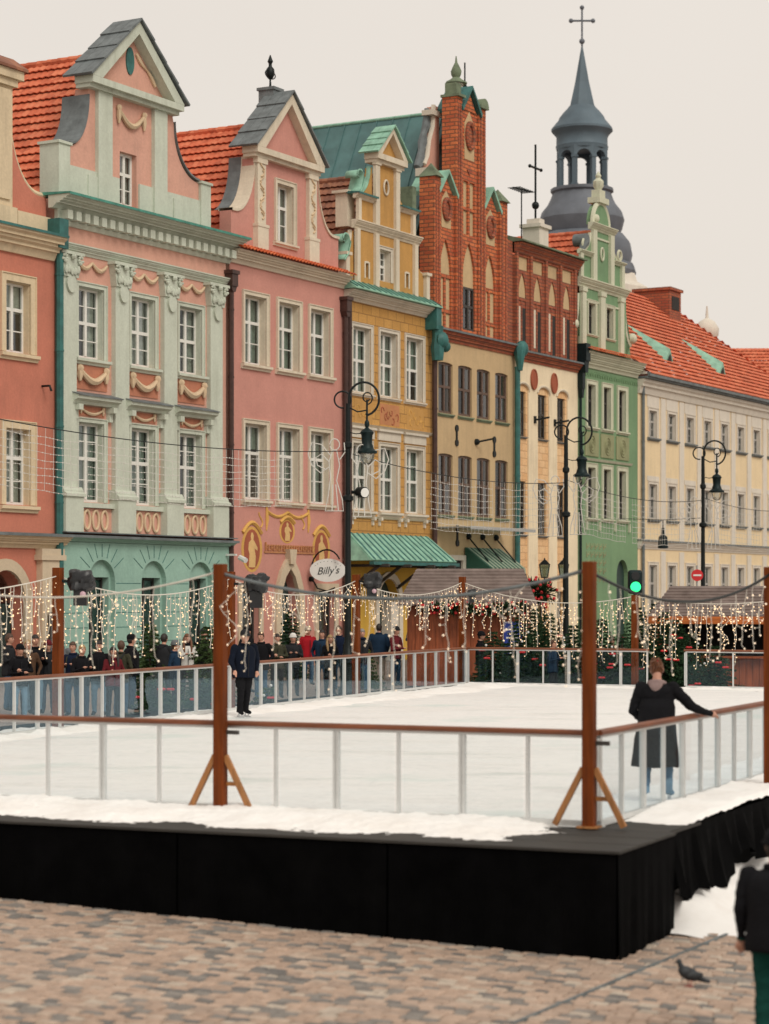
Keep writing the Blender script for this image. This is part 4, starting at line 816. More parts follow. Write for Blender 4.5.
# ================================================================== house E: beige front under a tall brick gothic gable
h = house('town_house', 'beige house with brown timber windows under a tall red brick gothic gable', 22.85)
WX = [(23.26, 24.44), (24.90, 26.08), (26.50, 27.66), (28.12, 29.26)]
holes = [(a, b, 9.45, 11.42, 'round', 11.34) for a, b in WX]+[(a, b, 5.55, 7.9, 'round', 7.82) for a, b in WX]+[(25.6, 28.6, -.4, 2.9)]
wall(h, 22.78, 29.95, -.4, 12.25, 'beige', holes, depth=.2); shell(h, 22.8, 29.95, 12.4, 'dark_brick')
for a, b in WX:
    for z0, z1 in ((9.45, 11.42), (5.55, 7.9)):
        o = window(h, a, b, z0, z1, frame='brown_frame', bars=(1, 1), trans=.52, depth=.07, fw_=.1, sill=(.14, .1), sillm='moss_metal', curtain=None, lip=.04)
        boxpart(h, 'shutter', 'brown_frame', (a+.1, a+.3, .11, .15, z0+.1, z1-.1), (b-.3, b-.1, .11, .15, z0+.1, z1-.1), parent=o)
cornice(h, 22.85, 29.9, 12.22, 12.62, .3, 'dark_brick', name='brick_cornice', capm='slate')
for x, z in ((24.75, 8.65), (28.0, 8.4), (24.8, 4.75)):
    mb = MB(); mb.prism(ellipse(x, z+.28, .13, .14, 10), -.05, 0); mb.prism(ellipse(x, z-.28, .13, .14, 10), -.05, 0); mb.box(x-.05, x+.05, -.045, 0, z-.2, z+.2); mb.build('wall_anchor', 'iron', h)
mb = MB(); mb.tube([(26.4, 0, 8.5), (26.4, -.1, 8.5), (26.7, -.6, 8.62)], .04, 6); mb.ball((26.4, -.05, 8.5), .13); mb.build('flag_holder', 'iron', h)
# gable
gy = .1; BR = 'red_brick'
def niche(h, x0, x1, z0, z1, zs, back='beige', y=0.0, slots=True):
    o = boxpart(h, 'niche_back', back, (x0, x1, y+.09, y+.13, z0, z1))
    if slots:
        cx = (x0+x1)/2; boxpart(h, 'brick_mullion', BR, (cx-.07, cx+.07, y+.03, y+.09, z0, zs-.05), parent=o); [boxpart(h, 'brick_bar', BR, (x0, x1, y+.035, y+.088, zz, zz+.15), parent=o) for zz in (zs-.2, zs-1.55)]
    return o
def oculus(h, cx, cz, a, b, y):
    mb = MB(); mb.prism([(cx-a*1.35, cz-b*1.9), (cx+a*1.35, cz-b*1.9), (cx+a*1.35, cz+b*.9), (cx, cz+b*1.9), (cx-a*1.35, cz+b*.9)], y-.02, y+.02); o = mb.build('oculus_panel', 'beige', h)
    mb = MB(); mb.tube([(x, y-.05, z) for x, z in ellipse(cx, cz, a, b, 16)], .1, 6, closed=True); mb.prism(ellipse(cx, cz, a*.85, b*.85, 14), y-.04, y-.02); mb.build('oculus_ring', 'dark_brick', o, off=h['_off'], smooth=True)
def gablet(h, x0, x1, z0, za, y, back, roofm, thick=.14):
    xm = (x0+x1)/2; o = prismpart(h, 'gablet', BR, [(x0, z0), (x1, z0), (xm, za-.1)], y, y+.35)
    for xa in (x0-.1, x1+.1):
        mb = MB(); mb.prism([(xa, z0-.05), (xm, za), (xm, za+.12), (xa-(.05 if xa < xm else -.05), z0+.1)], y-.18, y+back); mb.build('gablet_roof', roofm, o, off=h['_off'])
# side bays and the tall centre
wall(h, 23.4, 24.7, 12.6, 18.0, BR, [(23.6, 24.52, 12.8, 16.2, 'point', 14.9)], y=gy, depth=.1); niche(h, 23.6, 24.52, 12.8, 16.2, 14.9, y=gy)
oculus(h, 24.07, 17.35, .28, .38, gy); gablet(h, 23.4, 24.7, 17.9, 18.75, gy, 1.2, 'copper')
wall(h, 25.2, 26.6, 12.6, 21.5, BR, [(25.38, 26.42, 12.85, 16.3, 'point', 14.9), (25.42, 25.84, 16.6, 18.7), (25.98, 26.4, 16.6, 18.7)], y=gy-.06, depth=.14)
o = niche(h, 25.38, 26.42, 14.55, 16.3, 14.9, y=gy-.06, slots=False); window(h, 25.38, 26.42, 12.85, 14.55, y=gy-.06, frame='dark_frame', bars=(1, 1), trans=.55, depth=.06, curtain=None)
for a, b in ((25.42, 25.84), (25.98, 26.4)): boxpart(h, 'niche_back', 'beige', (a, b, gy+.03, gy+.07, 16.6, 18.7)); boxpart(h, 'brick_bar', BR, (a, b, gy-.03, gy+.03, 17.55, 17.68))
oculus(h, 25.9, 20.5, .3, .5, gy-.06); mb = MB(); mb.prism([(25.9, 19.35), (26.1, 19.15), (25.9, 18.95), (25.7, 19.15)], gy-.1, gy-.05); mb.build('lozenge', 'dark_brick', h)
gablet(h, 25.2, 26.6, 21.4, 22.35, gy-.06, 1.0, 'copper_dark')
wall(h, 27.2, 28.5, 12.6, 17.9, BR, [(27.38, 28.32, 12.8, 16.1, 'point', 14.8)], y=gy, depth=.1); niche(h, 27.38, 28.32, 12.8, 16.1, 14.8, y=gy)
oculus(h, 27.85, 17.2, .28, .38, gy); gablet(h, 27.2, 28.5, 17.85, 18.7, gy, 1.2, 'copper')
for x0, x1, zt, capk in ((22.86, 23.4, 18.45, 'pyr'), (24.7, 25.2, 21.85, 'flat'), (26.6, 27.2, 21.75, 'round'), (28.5, 29.15, 18.35, 'pyr')):
    yb = gy+.5
    o = boxpart(h, 'brick_pier', BR, (x0, x1, gy-.14, yb, 12.6, zt)); boxpart(h, 'pier_edge', 'dark_brick', (x0+.12, x0+.2, gy-.17, gy-.14, 12.7, zt-.3), (x1-.2, x1-.12, gy-.17, gy-.14, 12.7, zt-.3), parent=o)
    mb = MB(); c = ((x0+x1)/2, (gy-.22+yb)/2); hw, hd = (x1-x0)/2+.05, (yb-gy+.22)/2+.05
    if capk == 'pyr': mb.add([(c[0]-hw, c[1]-hd, zt), (c[0]+hw, c[1]-hd, zt), (c[0]+hw, c[1]+hd, zt), (c[0]-hw, c[1]+hd, zt), (c[0], c[1], zt+.55)], [(0,1,4),(1,2,4),(2,3,4),(3,0,4),(0,3,2,1)])
    elif capk == 'round': mb.prism([(c[0]-hw, zt)]+arc(c[0], zt, hw, 180, 0, 10, .4), c[1]-hd, c[1]+hd)
    else: mb.box(c[0]-.2, c[0]+.2, gy-.1, gy+.4, zt, zt+.55); mb.box(c[0]-hw, c[0]+hw, c[1]-hd, c[1]+hd, zt-.001, zt+.1)
    mb.build('pier_cap', 'moss_metal', o, off=h['_off'])
boxpart(h, 'end_wall', 'dark_brick', (29.15, 29.9, gy, gy+.4, 12.62, 16.95), (29.1, 29.3, gy-.1, gy, 12.62, 16.9))
metal_roof(h, 22.3, 29.9, 14.0, 21.6, gy+1.0, 17, 'teal_metal', seam=.75)
mb = MB(); mb.box(22.9, 23.1, 5.0, 6.2, 14.6, 15.3); o = mb.build('rooflight', 'canopy_glass', h); o.location = (.4, 0, .2)
# small white cupola and a scrolled dormer gable standing on the ridge behind
tr = empty('ridge_turret', fw(26.55, -.95, 20.2), 'small white lantern turret with green cap behind the brick gable', 'turret', rz=FROT)
mb = MB(); mb.lathe([(.26, 0), (.26, 2.5), (.3, 2.52), (.3, 2.6)], (0, 0, 0), 8); mb.build('drum', 'stone_white', tr); mb = MB(); mb.lathe([(.45, 2.6), (.43, 2.66), (.26, 2.75), (.14, 2.85), (.2, 2.95), (.22, 3.1), (.13, 3.3), (.05, 3.45), (.02, 3.7)], (0, 0, 0), 10); mb.build('cap', 'moss_metal', tr, smooth=True)
mb = MB(); mb.tube([(.75, 0, 1.5), (.75, 0, 3.6)], .035, 6); mb.ball((.75, 0, 2.65), .09); mb.build('mast', 'iron', tr)
dg_ = empty('dormer_gable', fw(24.3, -1.0, 18.6), 'white and pink scrolled dormer gable beside the tall brick gable', 'dormer', rz=FROT)
mb = MB(); mb.prism([(-.1, 0), (.9, 0), (.9, 3.0), (.62, 3.0), (.55, 2.2), (.25, 1.6), (.1, .9), (-.1, .6)], 0, .4); mb.build('gable_wall', 'rose', dg_)
mb = MB(); mb.tube([(x, .1, z) for x, z in ((-.15, .6), (.1, .95), (.25, 1.6), (.55, 2.2), (.62, 3.05))], .1, 6); mb.box(-.5, .9, -.2, .3, .1, .4); mb.box(.2, .95, -.1, .4, 2.6, 2.8); mb.build('coping', 'stone_white', dg_, smooth=35)
mb = MB(); mb.tube([(-.35, .3, .45), (-.1, .3, .7), (.0, .3, 1.15), (.1, .3, 1.5), (.2, .3, 1.9), (.4, .3, 2.2), (.45, .3, 2.9)], [.15, .22, .14, .2, .13, .18, .1], 8); mb.build('scroll_sheet', 'slate', dg_, smooth=True)
# shopfront
boxpart(h, 'shop_glazing', 'pane_glass', (25.6, 28.6, .15, .17, -.4, 2.9))
sf = boxpart(h, 'shop_sign_frame', 'stone_white', (23.1, 23.35, -.12, .0, 2.6, 4.0), (25.1, 25.35, -.12, .0, 2.6, 4.0), (23.35, 25.1, -.12, .0, 3.8, 4.0)); boxpart(h, 'shop_window', 'room_dark', (23.35, 25.1, -.03, .0, 2.6, 3.8), parent=sf); boxpart(h, 'price_board', 'white_board', (24.0, 24.9, -.06, -.03, 3.0, 3.3), (23.8, 24.6, -.06, -.03, 2.65, 2.9), parent=sf)
gc = MB(); gc.box(23.0, 28.6, -1.5, -.02, 4.98, 5.01); gco = gc.build('glass_canopy', 'canopy_glass', h)
for k in range(6): x = 23.1+k*1.08; mb = MB(); mb.box(x-.03, x+.03, -1.52, -.02, 5.012, 5.06); mb.build('canopy_rib', 'aluminium_dark', gco, off=h['_off'])
boxpart(h, 'canopy_edge', 'aluminium_dark', (22.98, 28.62, -1.56, -1.52, 4.95, 5.07), parent=gco)
aw = MB(); N = 18; x0, x1 = 25.4, 28.5
for k in range(N):
    a, b = x0+(x1-x0)*k/N, x0+(x1-x0)*(k+1)/N; aw.poly([(a, -.05, 4.3), (b, -.05, 4.3), (b, -1.15, 3.5), (a, -1.15, 3.5)], k % 2); aw.poly([(a, -1.15, 3.5), (b, -1.15, 3.5), (b, -1.16, 3.3), (a, -1.16, 3.3)], k % 2)
aw.poly([(x0, -.05, 4.3), (x0, -1.15, 3.5), (x0, -1.16, 3.3), (x0, -.05, 3.4)], 0)
plain('awning_green', (.02, .085, .055), .8); plain('awning_pale', (.30, .36, .27), .8)
awo = aw.build('striped_awning', ['awning_green', 'awning_pale'], h, fix=False); sm_ = awo.modifiers.new('s', 'SOLIDIFY'); sm_.thickness = .02
for x in (25.7, 26.9, 28.1): mb = MB(); mb.beam((x, -.02, 4.75), (x+.05, -.9, 3.76), .05); mb.ball((x, -.05, 4.75), .13); mb.build('awning_arm', 'iron', awo, off=h['_off'])
mb = MB(); mb.lathe([(.12, 0), (.2, .5), (.3, .9), (.22, 1.1)], (29.75, -.3, 11.6), 8); mb.ball((29.85, -.35, 12.5), .34, (1, .8, 1.0)); mb.build('spout', 'copper_dark', h, smooth=True); downpipe(h, 29.75, .2, 11.7, 'copper_dark', .12, -.2)

# ================================================================== house F: cream and tan house with brick blind arcade
h = house('town_house', 'cream house with tan block panels and a brick storey of pointed blind arches', 29.95)
PN = [(30.15, 31.2), (32.1, 33.2), (34.0, 35.05)]
wall(h, 29.95, 36.1, -.4, 12.1, 'cream', [(a, b, -.4, 11.15, 'round', 10.9) for a, b in PN], depth=.06); shell(h, 29.96, 36.08, 16.4, 'dark_brick')
for a, b in PN:
    wall(h, a, b, -.4, 11.2, 'tan_block', [(a+.02, b-.16, 9.0, 10.85), (a+.02, b-.16, 4.95, 7.15), (a+.1, b-.15, -.4, 2.6)], y=.06, depth=.2, name='panel_wall')
    for z0, z1 in ((9.0, 10.9), (4.95, 7.15)): window(h, a+.02, b-.16, z0, z1-(.05 if z0 > 8 else 0), y=.06, frame='dark_frame', bars=(1, 2), trans=.55, depth=.09, curtain=None, sill=(.1, .12), sillm='slate', lip=.03)
    boxpart(h, 'shop_window', 'pane_glass', (a+.1, b-.15, .3, .32, -.4, 2.6))
    mb = MB(); mb.tube([(x, -.01, z) for x, z in arc((a+b)/2, 10.9, (b-a)/2+.06, 180, 0, 12, .3)], .06, 6); mb.build('arch_mould', 'cream_trim', h, smooth=True)
for x, z in ((31.65, 11.42), (33.62, 11.42)): mb = MB(); mb.prism(ellipse(x, z, .28, .42, 18), -.05, 0); mb.tube([(xx, -.05, zz) for xx, zz in ellipse(x, z, .27, .41, 18)], .04, 5, closed=True); mb.build('plaque', 'fresco_red', h, smooth=35)
for x in (31.75, 33.7): mb = MB(); mb.tube([(x, 0, 9.75), (x, -.12, 9.75), (x+.3, -.55, 9.85)], .045, 6); mb.box(x-.06, x+.06, -.08, 0, 9.6, 9.9); mb.build('flag_holder', 'iron', h)
cornice(h, 29.95, 36.05, 12.08, 12.45, .3, 'dark_brick', name='brick_cornice', capm='slate')
AX = [(30.18, 31.2), (31.63, 32.65), (33.08, 34.1), (34.53, 35.55)]
wall(h, 29.95, 36.0, 12.45, 16.75, 'dark_brick', [(a, b, 12.55, 16.4) for a, b in AX], y=.02, depth=.08)
for a, b in AX:
    nb = boxpart(h, 'niche_back', 'beige', (a, b, .09, .13, 14.65, 16.4)); boxpart(h, 'niche_base', 'dark_brick', (a, b, .09, .13, 12.55, 14.65)); cx = (a+b)/2
    wall(h, a, b, 12.55, 15.85, 'dark_brick', [(a+.16, b-.14, 12.6, 15.75, 'point', 14.75)], y=.04, depth=.05, name='brick_arch')
    boxpart(h, 'brick_mullion', 'dark_brick', (cx-.05, cx+.05, .06, .09, 12.6, 14.6), (a+.16, b-.14, .06, .09, 14.6, 14.72), parent=nb); boxpart(h, 'dark_light', 'room_dark', (cx+.07, b-.16, .07, .09, 12.6, 14.3), parent=nb); boxpart(h, 'pale_slot', 'cream_trim', (a+.2, cx-.1, .075, .09, 12.75, 14.35), parent=nb)
for x in (29.98, 31.32, 32.77, 34.22, 35.7): boxpart(h, 'brick_pier', 'dark_brick', (x, x+.18, -.06, .02, 12.5, 16.5))
cornice(h, 29.95, 36.15, 16.5, 16.9, .3, 'dark_brick', name='top_cornice')
mb = MB(); mb.mould(29.9, 36.25, [(-.42, 16.93), (-.42, 16.99), (1.4, 17.5), (1.4, 16.93)]); mb.build('roof_edge', 'moss_metal', h)
metal_roof(h, 30.0, 32.6, 16.9, 17.9, 2.2, 9, 'copper', seam=.4); gable_roof(h, 31.5, 36.3, 15.5, 18.3, 3.0, 13, 'red_tile')
boxpart(h, 'pedestal', 'pale_stone', (33.5, 34.4, .6, 1.4, 16.9, 18.1), (33.4, 34.5, .5, 1.5, 18.1, 18.25), (33.7, 34.2, .7, 1.3, 18.25, 18.5))
mb = MB(); mb.tube([(33.95, 1.0, 18.4), (33.95, 1.0, 21.7)], .05, 6); mb.ball((33.95, 1.0, 19.1), .17); mb.tube([(33.4, 1.0, 20.7), (34.5, 1.0, 20.7)], .05, 6); mb.ball((33.4, 1, 20.7), .08); mb.ball((34.5, 1, 20.7), .08); mb.build('roof_cross', 'iron', h, smooth=True)
mb = MB(); mb.tube([(33.2, 1.3, 17.2), (33.2, 1.3, 19.7)], .03, 5); mb.tube([(32.4, 1.3, 19.65), (34.3, 1.3, 19.75)], .035, 5)
for k in range(8): mb.tube([(32.5+.2*k, 1.0, 19.67), (32.5+.2*k, 1.6, 19.67)], .018, 4)
mb.build('antenna', 'iron', h)

# ================================================================== house G: green house with scrolled gable
h = house('town_house', 'green house with cream pilasters, scrolled gable and carved panels between storeys', 36.13)
WX = [(37.1, 37.92), (38.8, 39.6), (40.5, 41.3)]
wall(h, 36.1, 42.7, -.4, 12.4, 'green', [(a, b, 9.85, 11.7) for a, b in WX]+[(a, b, 5.85, 8.05) for a, b in WX]+[(40.3, 41.6, -.4, 4.05, 'round', 3.3)], depth=.25); shell(h, 36.12, 42.68, 13, 'green')
for a, b in WX:
    window(h, a, b, 9.85, 11.7, frame='dark_frame', bars=(1, 2), sur=(.17, .04), sm='green_trim', sill=(.16, .14), depth=.16, curtain=None); window(h, a, b, 5.85, 8.05, frame='dark_frame', bars=(1, 2), sur=(.17, .04), sm='green_trim', sill=(.16, .14), depth=.16, curtain='curtain')
    p_ = boxpart(h, 'carved_panel', 'green_panel', (a-.3, b+.32, -.05, .0, 8.55, 9.6)); mb = MB(); c = (a+b)/2
    for k in range(3): mb.tube([(x, -.06, z) for x, z in ellipse(c, 9.08, .1+.11*k, .13+.13*k, 12)], .03, 5, closed=True)
    mb.build('carving', 'green_trim' if False else 'green_panel', p_, off=h['_off'], smooth=True)
cornice(h, 36.7, 41.9, 8.34, 8.44, .12, 'green_trim', name='string_course', steps=1)
[boxpart(h, 'sill_bracket', 'green_trim', (x, x+.08, -.1, 0, 5.3, 5.68)) for x in (36.9, 38.3, 40.0, 41.6)]
mb = MB()
for k in range(24): x = 36.4+k*.26; mb.tube([(x, -.02, 12.05), (x+.13, -.02, 12.25), (x+.26, -.02, 12.05)], .03, 5)
mb.build('frieze_carving', 'green', h, smooth=True)
cornice(h, 36.3, 42.6, 12.4, 13.05, .5, 'green_trim', steps=4)
mb = MB(); slope(mb, (36.2, -.62, 13.04), (1, 0, 0), 6.5, (0, .75, .4), .7, (0, -.45, .9), course=.35, wave=.22); mb.build('ledge_tiles', 'orange_tile', h, fix=False, smooth=35)
mb = MB()
for i in range(5):
    for j in range(5):
        cx, cz = 37.15+.45*i, 3.15+.36*j; mb.box(cx-.16, cx+.16, -.02, 0, cz-.02, cz+.02); mb.box(cx-.16, cx-.12, -.02, 0, cz-.13, cz+.13); mb.beam((cx-.1, -.012, cz-.12), (cx+.14, -.012, cz+.13), .03, .02)
mb.build('scratched_grid', 'green_panel', h)
boxpart(h, 'door', 'door_wood', (40.3, 41.6, .2, .25, -.4, 4.05))
gy = .1; G, T = 'green', 'green_trim'
wall(h, 36.5, 41.6, 13.2, 16.0, G, [(37.4, 38.15, 13.95, 15.3), (39.35, 40.1, 13.95, 15.3)], y=gy, depth=.25)
for a, b in ((37.4, 38.15), (39.35, 40.1)): window(h, a, b, 13.95, 15.3, y=gy, frame='dark_frame', bars=(1, 1), sur=(.12, .04), sm=T, depth=.16, curtain=None, sill=(.12, .1))
for a, b in ((36.55, 36.95), (38.5, 39.0), (40.7, 41.1)): boxpart(h, 'gable_pilaster', T, (a, b, gy-.14, gy+.01, 13.25, 15.75), (a-.05, b+.05, gy-.18, gy+.01, 15.7, 15.9))
boxpart(h, 'band', T, (36.95, 38.5, gy-.05, gy+.01, 15.35, 15.42), (39.0, 40.7, gy-.05, gy+.01, 15.35, 15.42))
cornice(h, 36.2, 41.5, 15.9, 16.3, .3, T, name='gable_cornice', y=gy)
wall(h, 36.6, 41.1, 16.3, 17.4, G, y=gy+.02); wall(h, 37.75, 39.95, 16.3, 18.7, G, y=gy)
for a, b in ((36.45, 36.75), (40.95, 41.25)): boxpart(h, 'gable_pilaster', T, (a, b, gy-.1, gy+.02, 16.3, 17.4))
for a, b in ((36.35, 37.7), (40.0, 41.3)): cornice(h, a, b, 17.32, 17.5, .2, T, name='gable_cornice', y=gy, steps=2)
for a, b in ((37.7, 38.1), (39.6, 40.0)): boxpart(h, 'gable_pilaster', T, (a, b, gy-.14, gy+.0, 16.32, 18.55))
boxpart(h, 'band', T, (38.1, 39.6, gy-.05, gy, 18.2, 18.28)); mb = MB(); mb.tube([(x, gy-.04, z) for x, z in ellipse(38.85, 17.6, .16, .28, 16)], .05, 6, closed=True); mb.build('oculus_ring', T, h, smooth=True)
cornice(h, 37.5, 40.2, 18.55, 18.85, .26, T, name='gable_cornice', y=gy)
for xi, xo in ((37.7, 36.6), (40.0, 41.1)):
    P = volute_poly(xi, 18.4, xo, 17.5); prismpart(h, 'gable_side', G, [(xi, 17.5)]+P, gy, gy+.35); mb = MB(); mb.tube([(x, gy+.05, z) for x, z in P], .09, 6); mb.tube([(xo+(xi-xo)*.3+.2*math.cos(t), gy-.04, 17.8+.22*math.sin(t)) for t in [i*.6 for i in range(11)]], .06, 5, closed=True); mb.build('scroll', T, h, smooth=True)
mb = MB(); mb.tube([(37.1, gy-.1, 18.0), (37.1, gy+.5, 18.0)], .28, 14); mb.tube([(37.0, gy-.05, 17.9), (36.8, gy+.0, 17.6), (36.75, gy, 17.45)], [.2, .14, .1], 8); mb.build('scroll_sheet', 'slate', h, smooth=40)
for xi, xo in ((36.5, 35.9), (41.6, 42.3)): P = volute_poly(xi, 15.6, xo, 13.9); prismpart(h, 'gable_side', G, [(xo, 13.2), (xi, 13.2)]+P, gy+.05, gy+.35); mb = MB(); mb.tube([(x, gy+.1, z) for x, z in P], .1, 6); mb.ball((xo, gy, 14.2), .25); mb.build('scroll', T, h, smooth=True)
prismpart(h, 'top_gable', G, [(38.0, 18.85)]+arc(38.85, 18.85, .85, 180, 0, 14, 1.0), gy, gy+.35); mb = MB(); mb.tube([(x, gy+.05, z) for x, z in arc(38.85, 18.85, .88, 180, 0, 14, 1.03)], .11, 6); mb.box(38.35, 39.35, gy-.15, gy+.45, 19.85, 20.1); mb.box(38.55, 39.15, gy-.05, gy+.35, 20.1, 20.45); mb.lathe([(.12, 0), (.25, .2), (.25, .4), (.1, .55), (.14, .65), (.02, .85)], (38.85, gy+.15, 20.45), 8); mb.ball((38.2, gy, 19.1), .2); mb.build('finial', T, h, smooth=35)
gable_roof(h, 35.9, 41.9, 14.4, 18.6, gy+.5, 13, 'red_tile')
mb = MB(); mb.box(36.0, 36.45, -.45, .0, 12.6, 13.35); mb.prism([(36.0, 12.6), (36.1, 12.1), (36.35, 12.1), (36.45, 12.6)], -.38, -.05); mb.box(36.05, 36.32, -.26, -.02, 11.4, 12.1); mb.prism([(36.05, 11.4), (36.12, 11.0), (36.24, 11.0), (36.32, 11.4)], -.22, -.05); mb.build('hopper', 'iron_green', h)
downpipe(h, 36.18, .2, 11.1, 'iron_green', .06, -.1)

# ================================================================== house H: long pale yellow building
h = house('long_building', 'long pale yellow building with rows of small windows and a steep red tiled roof', 42.75)
XS = [44.05+2.33*k for k in range(10)]; XE = 67.0
holes = [(x, x+.95, 9.8, 11.05) for x in XS]+[(x, x+.95, 6.0, 7.62) for x in XS]+[(x, x+.95, 1.7, 3.85) for x in XS]
wall(h, 42.72, XE, 4.9, 12.2, 'pale_yellow', holes, depth=.22); wall(h, 42.72, XE, -.4, 4.6, 'pale_yellow', holes, depth=.22); shell(h, 42.75, XE, 12.4, 'pale_stone', 12)
for x in XS:
    for z0, z1 in ((9.8, 11.05), (6.0, 7.62), (1.7, 3.85)): window(h, x, x+.95, z0, z1, frame='grey_frame', bars=(1, 2), trans=.6, depth=.13, sur=(.12, .03), sm='pale_stone', sill=(.16, .16), sillm='slate' if z0 > 5 else 'pale_stone', curtain='curtain')
    for z0, z1 in ((7.62, 8.0), (11.05, 11.75), (3.85, 4.0)): boxpart(h, 'pale_panel', 'pale_stone', (x-.25, x+1.2, -.025, 0, z0+.16, z1))
    boxpart(h, 'lesene', 'pale_stone', (x+1.36, x+1.92, -.06, 0, 4.95, 11.7), (x+1.36, x+1.92, -.06, 0, -.3, 4.5))
cornice(h, 42.72, XE+.1, 4.58, 4.95, .25, 'pale_stone', name='string_course', capm='slate'); cornice(h, 42.72, XE+.2, 11.75, 12.4, .35, 'pale_stone', steps=2); boxpart(h, 'gutter', 'slate', (42.7, XE+.3, -.62, -.5, 12.5, 12.66)); boxpart(h, 'eave_board', 'slate', (42.7, XE+.3, -.5, .1, 12.42, 12.52))
mb = MB(); S = math.hypot(6.2, 5.6); slope(mb, (42.75, -.6, 12.6), (1, 0, 0), XE-42.45, (0, 6.2, 5.6), S, (0, -5.6, 6.2), 0, .95, course=.36, wave=.26); slope(mb, (42.75, 11.8, 12.6), (1, 0, 0), XE-42.45, (0, -6.2, 5.6), S, (0, 5.6, 6.2), 0, .95, course=.36, wave=.26)
hip = XE+.3-.95*S; sv = Vector((hip-(XE+.3), 0, 5.6)); slope(mb, (XE+.3, -.6, 12.6), (0, 1, 0), 12.4, sv, sv.length, (5.6, 0, XE+.3-hip), .74*S/sv.length, .74*S/sv.length, course=.36, wave=.26)
rf = mb.build('roof', 'red_tile', h, fix=False, smooth=35); mb = MB(); mb.poly([(42.76, -.5, 12.6), (42.76, 5.6, 18.15), (42.76, 11.7, 12.6)]); mb.build('roof_gable', 'pale_stone', rf, off=h['_off'], fix=False)
for x in (47.8, 54.9):     # long triangular copper dormers
    mb = MB(); c, d_, e_ = .06, .9, 3.2
    p1, p2, p3, ap = (x-.4, .55, 13.68), (x+.6, .55, 13.68), (x+.1, .50, 14.3), (x-.25, 2.7, 15.64)
    mb.add([p1, p2, p3, ap], [(0, 1, 2), (0, 2, 3), (2, 1, 3), (0, 3, 1)]); dm = mb.build('dormer', 'copper', rf, off=h['_off']); mb = MB(); mb.poly([(x-.2, .53, 13.72), (x+.4, .53, 13.72), (x+.1, .48, 14.08)]); mb.build('dormer_light', 'room_dark', dm, off=h['_off'])
boxpart(h, 'chimney', 'dark_brick', (56.9, 58.5, 4.2, 6.2, 15.5, 18.5), (56.8, 58.6, 4.1, 6.3, 18.5, 18.65)); boxpart(h, 'chimney_flue', 'room_dark', (57.2, 58.2, 4.17, 4.2, 17.5, 18.2))
downpipe(h, 43.1, .2, 12.3, 'slate', .08, -.12)
# a further red roofed house beyond it
h = empty('far_house', at(717, 150, .4), 'plain house with flat red tiled roof slope beyond the end of the yellow building', 'house')
mb = MB(); mb.box(0, 14, 0, 9, -.6, 15.4); mb.build('wall', 'pale_stone', h)
mb = MB(); slope(mb, (-.3, -.5, 15.3), (1, 0, 0), 14.6, (0, 5, 4.1), 6.4, (0, -4.1, 5), course=.38, wave=.3); slope(mb, (-.3, 9.5, 15.3), (1, 0, 0), 14.6, (0, -5, 4.1), 6.4, (0, 4.1, 5), course=.38, wave=.3); mb.build('roof', 'red_tile', h, fix=False, smooth=35)
mb = MB(); mb.prism([(-.25, 15.3), (14.25, 15.3), (14.25, 15.45), (-.25, 15.45)], -.45, 9.45); mb.build('eave', 'slate', h)
for k in range(5): mb = MB(); mb.box(1+2.6*k, 2+2.6*k, -.03, .02, 10, 12); o = mb.build('window', 'grey_frame', h); mb = MB(); mb.box(1.1+2.6*k, 1.9+2.6*k, -.05, -.032, 10.1, 11.9); mb.build('pane', 'pane_glass', o, off=0)
# green globe finial house top between chimney and far roof
gt = empty('roof_finial', at(707, 126, 16.2), 'pale green domed roof turret with ball behind the red ridge', 'turret'); mb = MB(); mb.lathe([(.9, -1.5), (.9, 0), (1.0, .1), (.5, .4), (.4, .8), (.65, 1.1), (.7, 1.5), (.45, 1.9), (.1, 2.1), (.04, 2.8)], (0, 0, 0), 12); mb.build('dome', 'pale_stone', gt, smooth=True)

# ================================================================== church tower
tw = empty('church_tower', at(582, 150, .6), 'slate blue baroque church tower with open lantern, needle spire and cross', 'tower'); tz = -.6
n8 = dict(n=8, ph=R(22.5))
mb = MB(); mb.lathe([(4.2, -1), (4.2, 22.5), (4.6, 22.7), (4.6, 23.2), (3.9, 23.6), (3.7, 24.2)], (0, 0, tz), **n8); mb.build('shaft', 'pale_stone', tw)
mb = MB(); mb.lathe([(3.6, 24.1), (3.7, 24.4), (3.55, 24.9), (3.3, 25.0), (3.45, 25.6), (3.3, 26.4), (2.85, 26.95), (2.6, 27.05), (2.75, 27.4), (2.9, 28.0), (2.75, 28.5), (2.35, 29.0), (2.15, 29.4), (2.0, 29.8), (2.15, 29.9), (2.15, 30.1), (1.9, 30.15)], (0, 0, tz), n=16); mb.build('dome', 'lead', tw, smooth=30)
for k in range(8):
    a = R(22.5+45*k); mb = MB(); mb.box(-.15, .15, -.15, .15, 0, 2.05); mb.box(-.2, .2, -.2, .2, 0, .15); mb.box(-.2, .2, -.2, .2, 1.9, 2.05); o = mb.build('lantern_column', 'lead_teal', tw); o.location = (1.62*math.cos(a), 1.62*math.sin(a), 30.12+tz); o.rotation_euler.z = a
for k in range(8):
    a = R(45*k); rr_ = 1.62*math.cos(R(22.5)); hw = 1.62*math.sin(R(22.5))-.12
    mb = MB(); mb.prism([(-hw-.2, 1.95), (-hw, 1.95)]+arc(0, 1.95, hw, 180, 0, 10)[1:-1]+[(hw, 1.95), (hw+.2, 1.95), (hw+.2, 2.75), (-hw-.2, 2.75)], -.16, .16); o = mb.build('lantern_arch', 'lead_teal', tw); o.location = (rr_*math.cos(a), rr_*math.sin(a), 30.12+tz); o.rotation_euler.z = a+math.pi/2
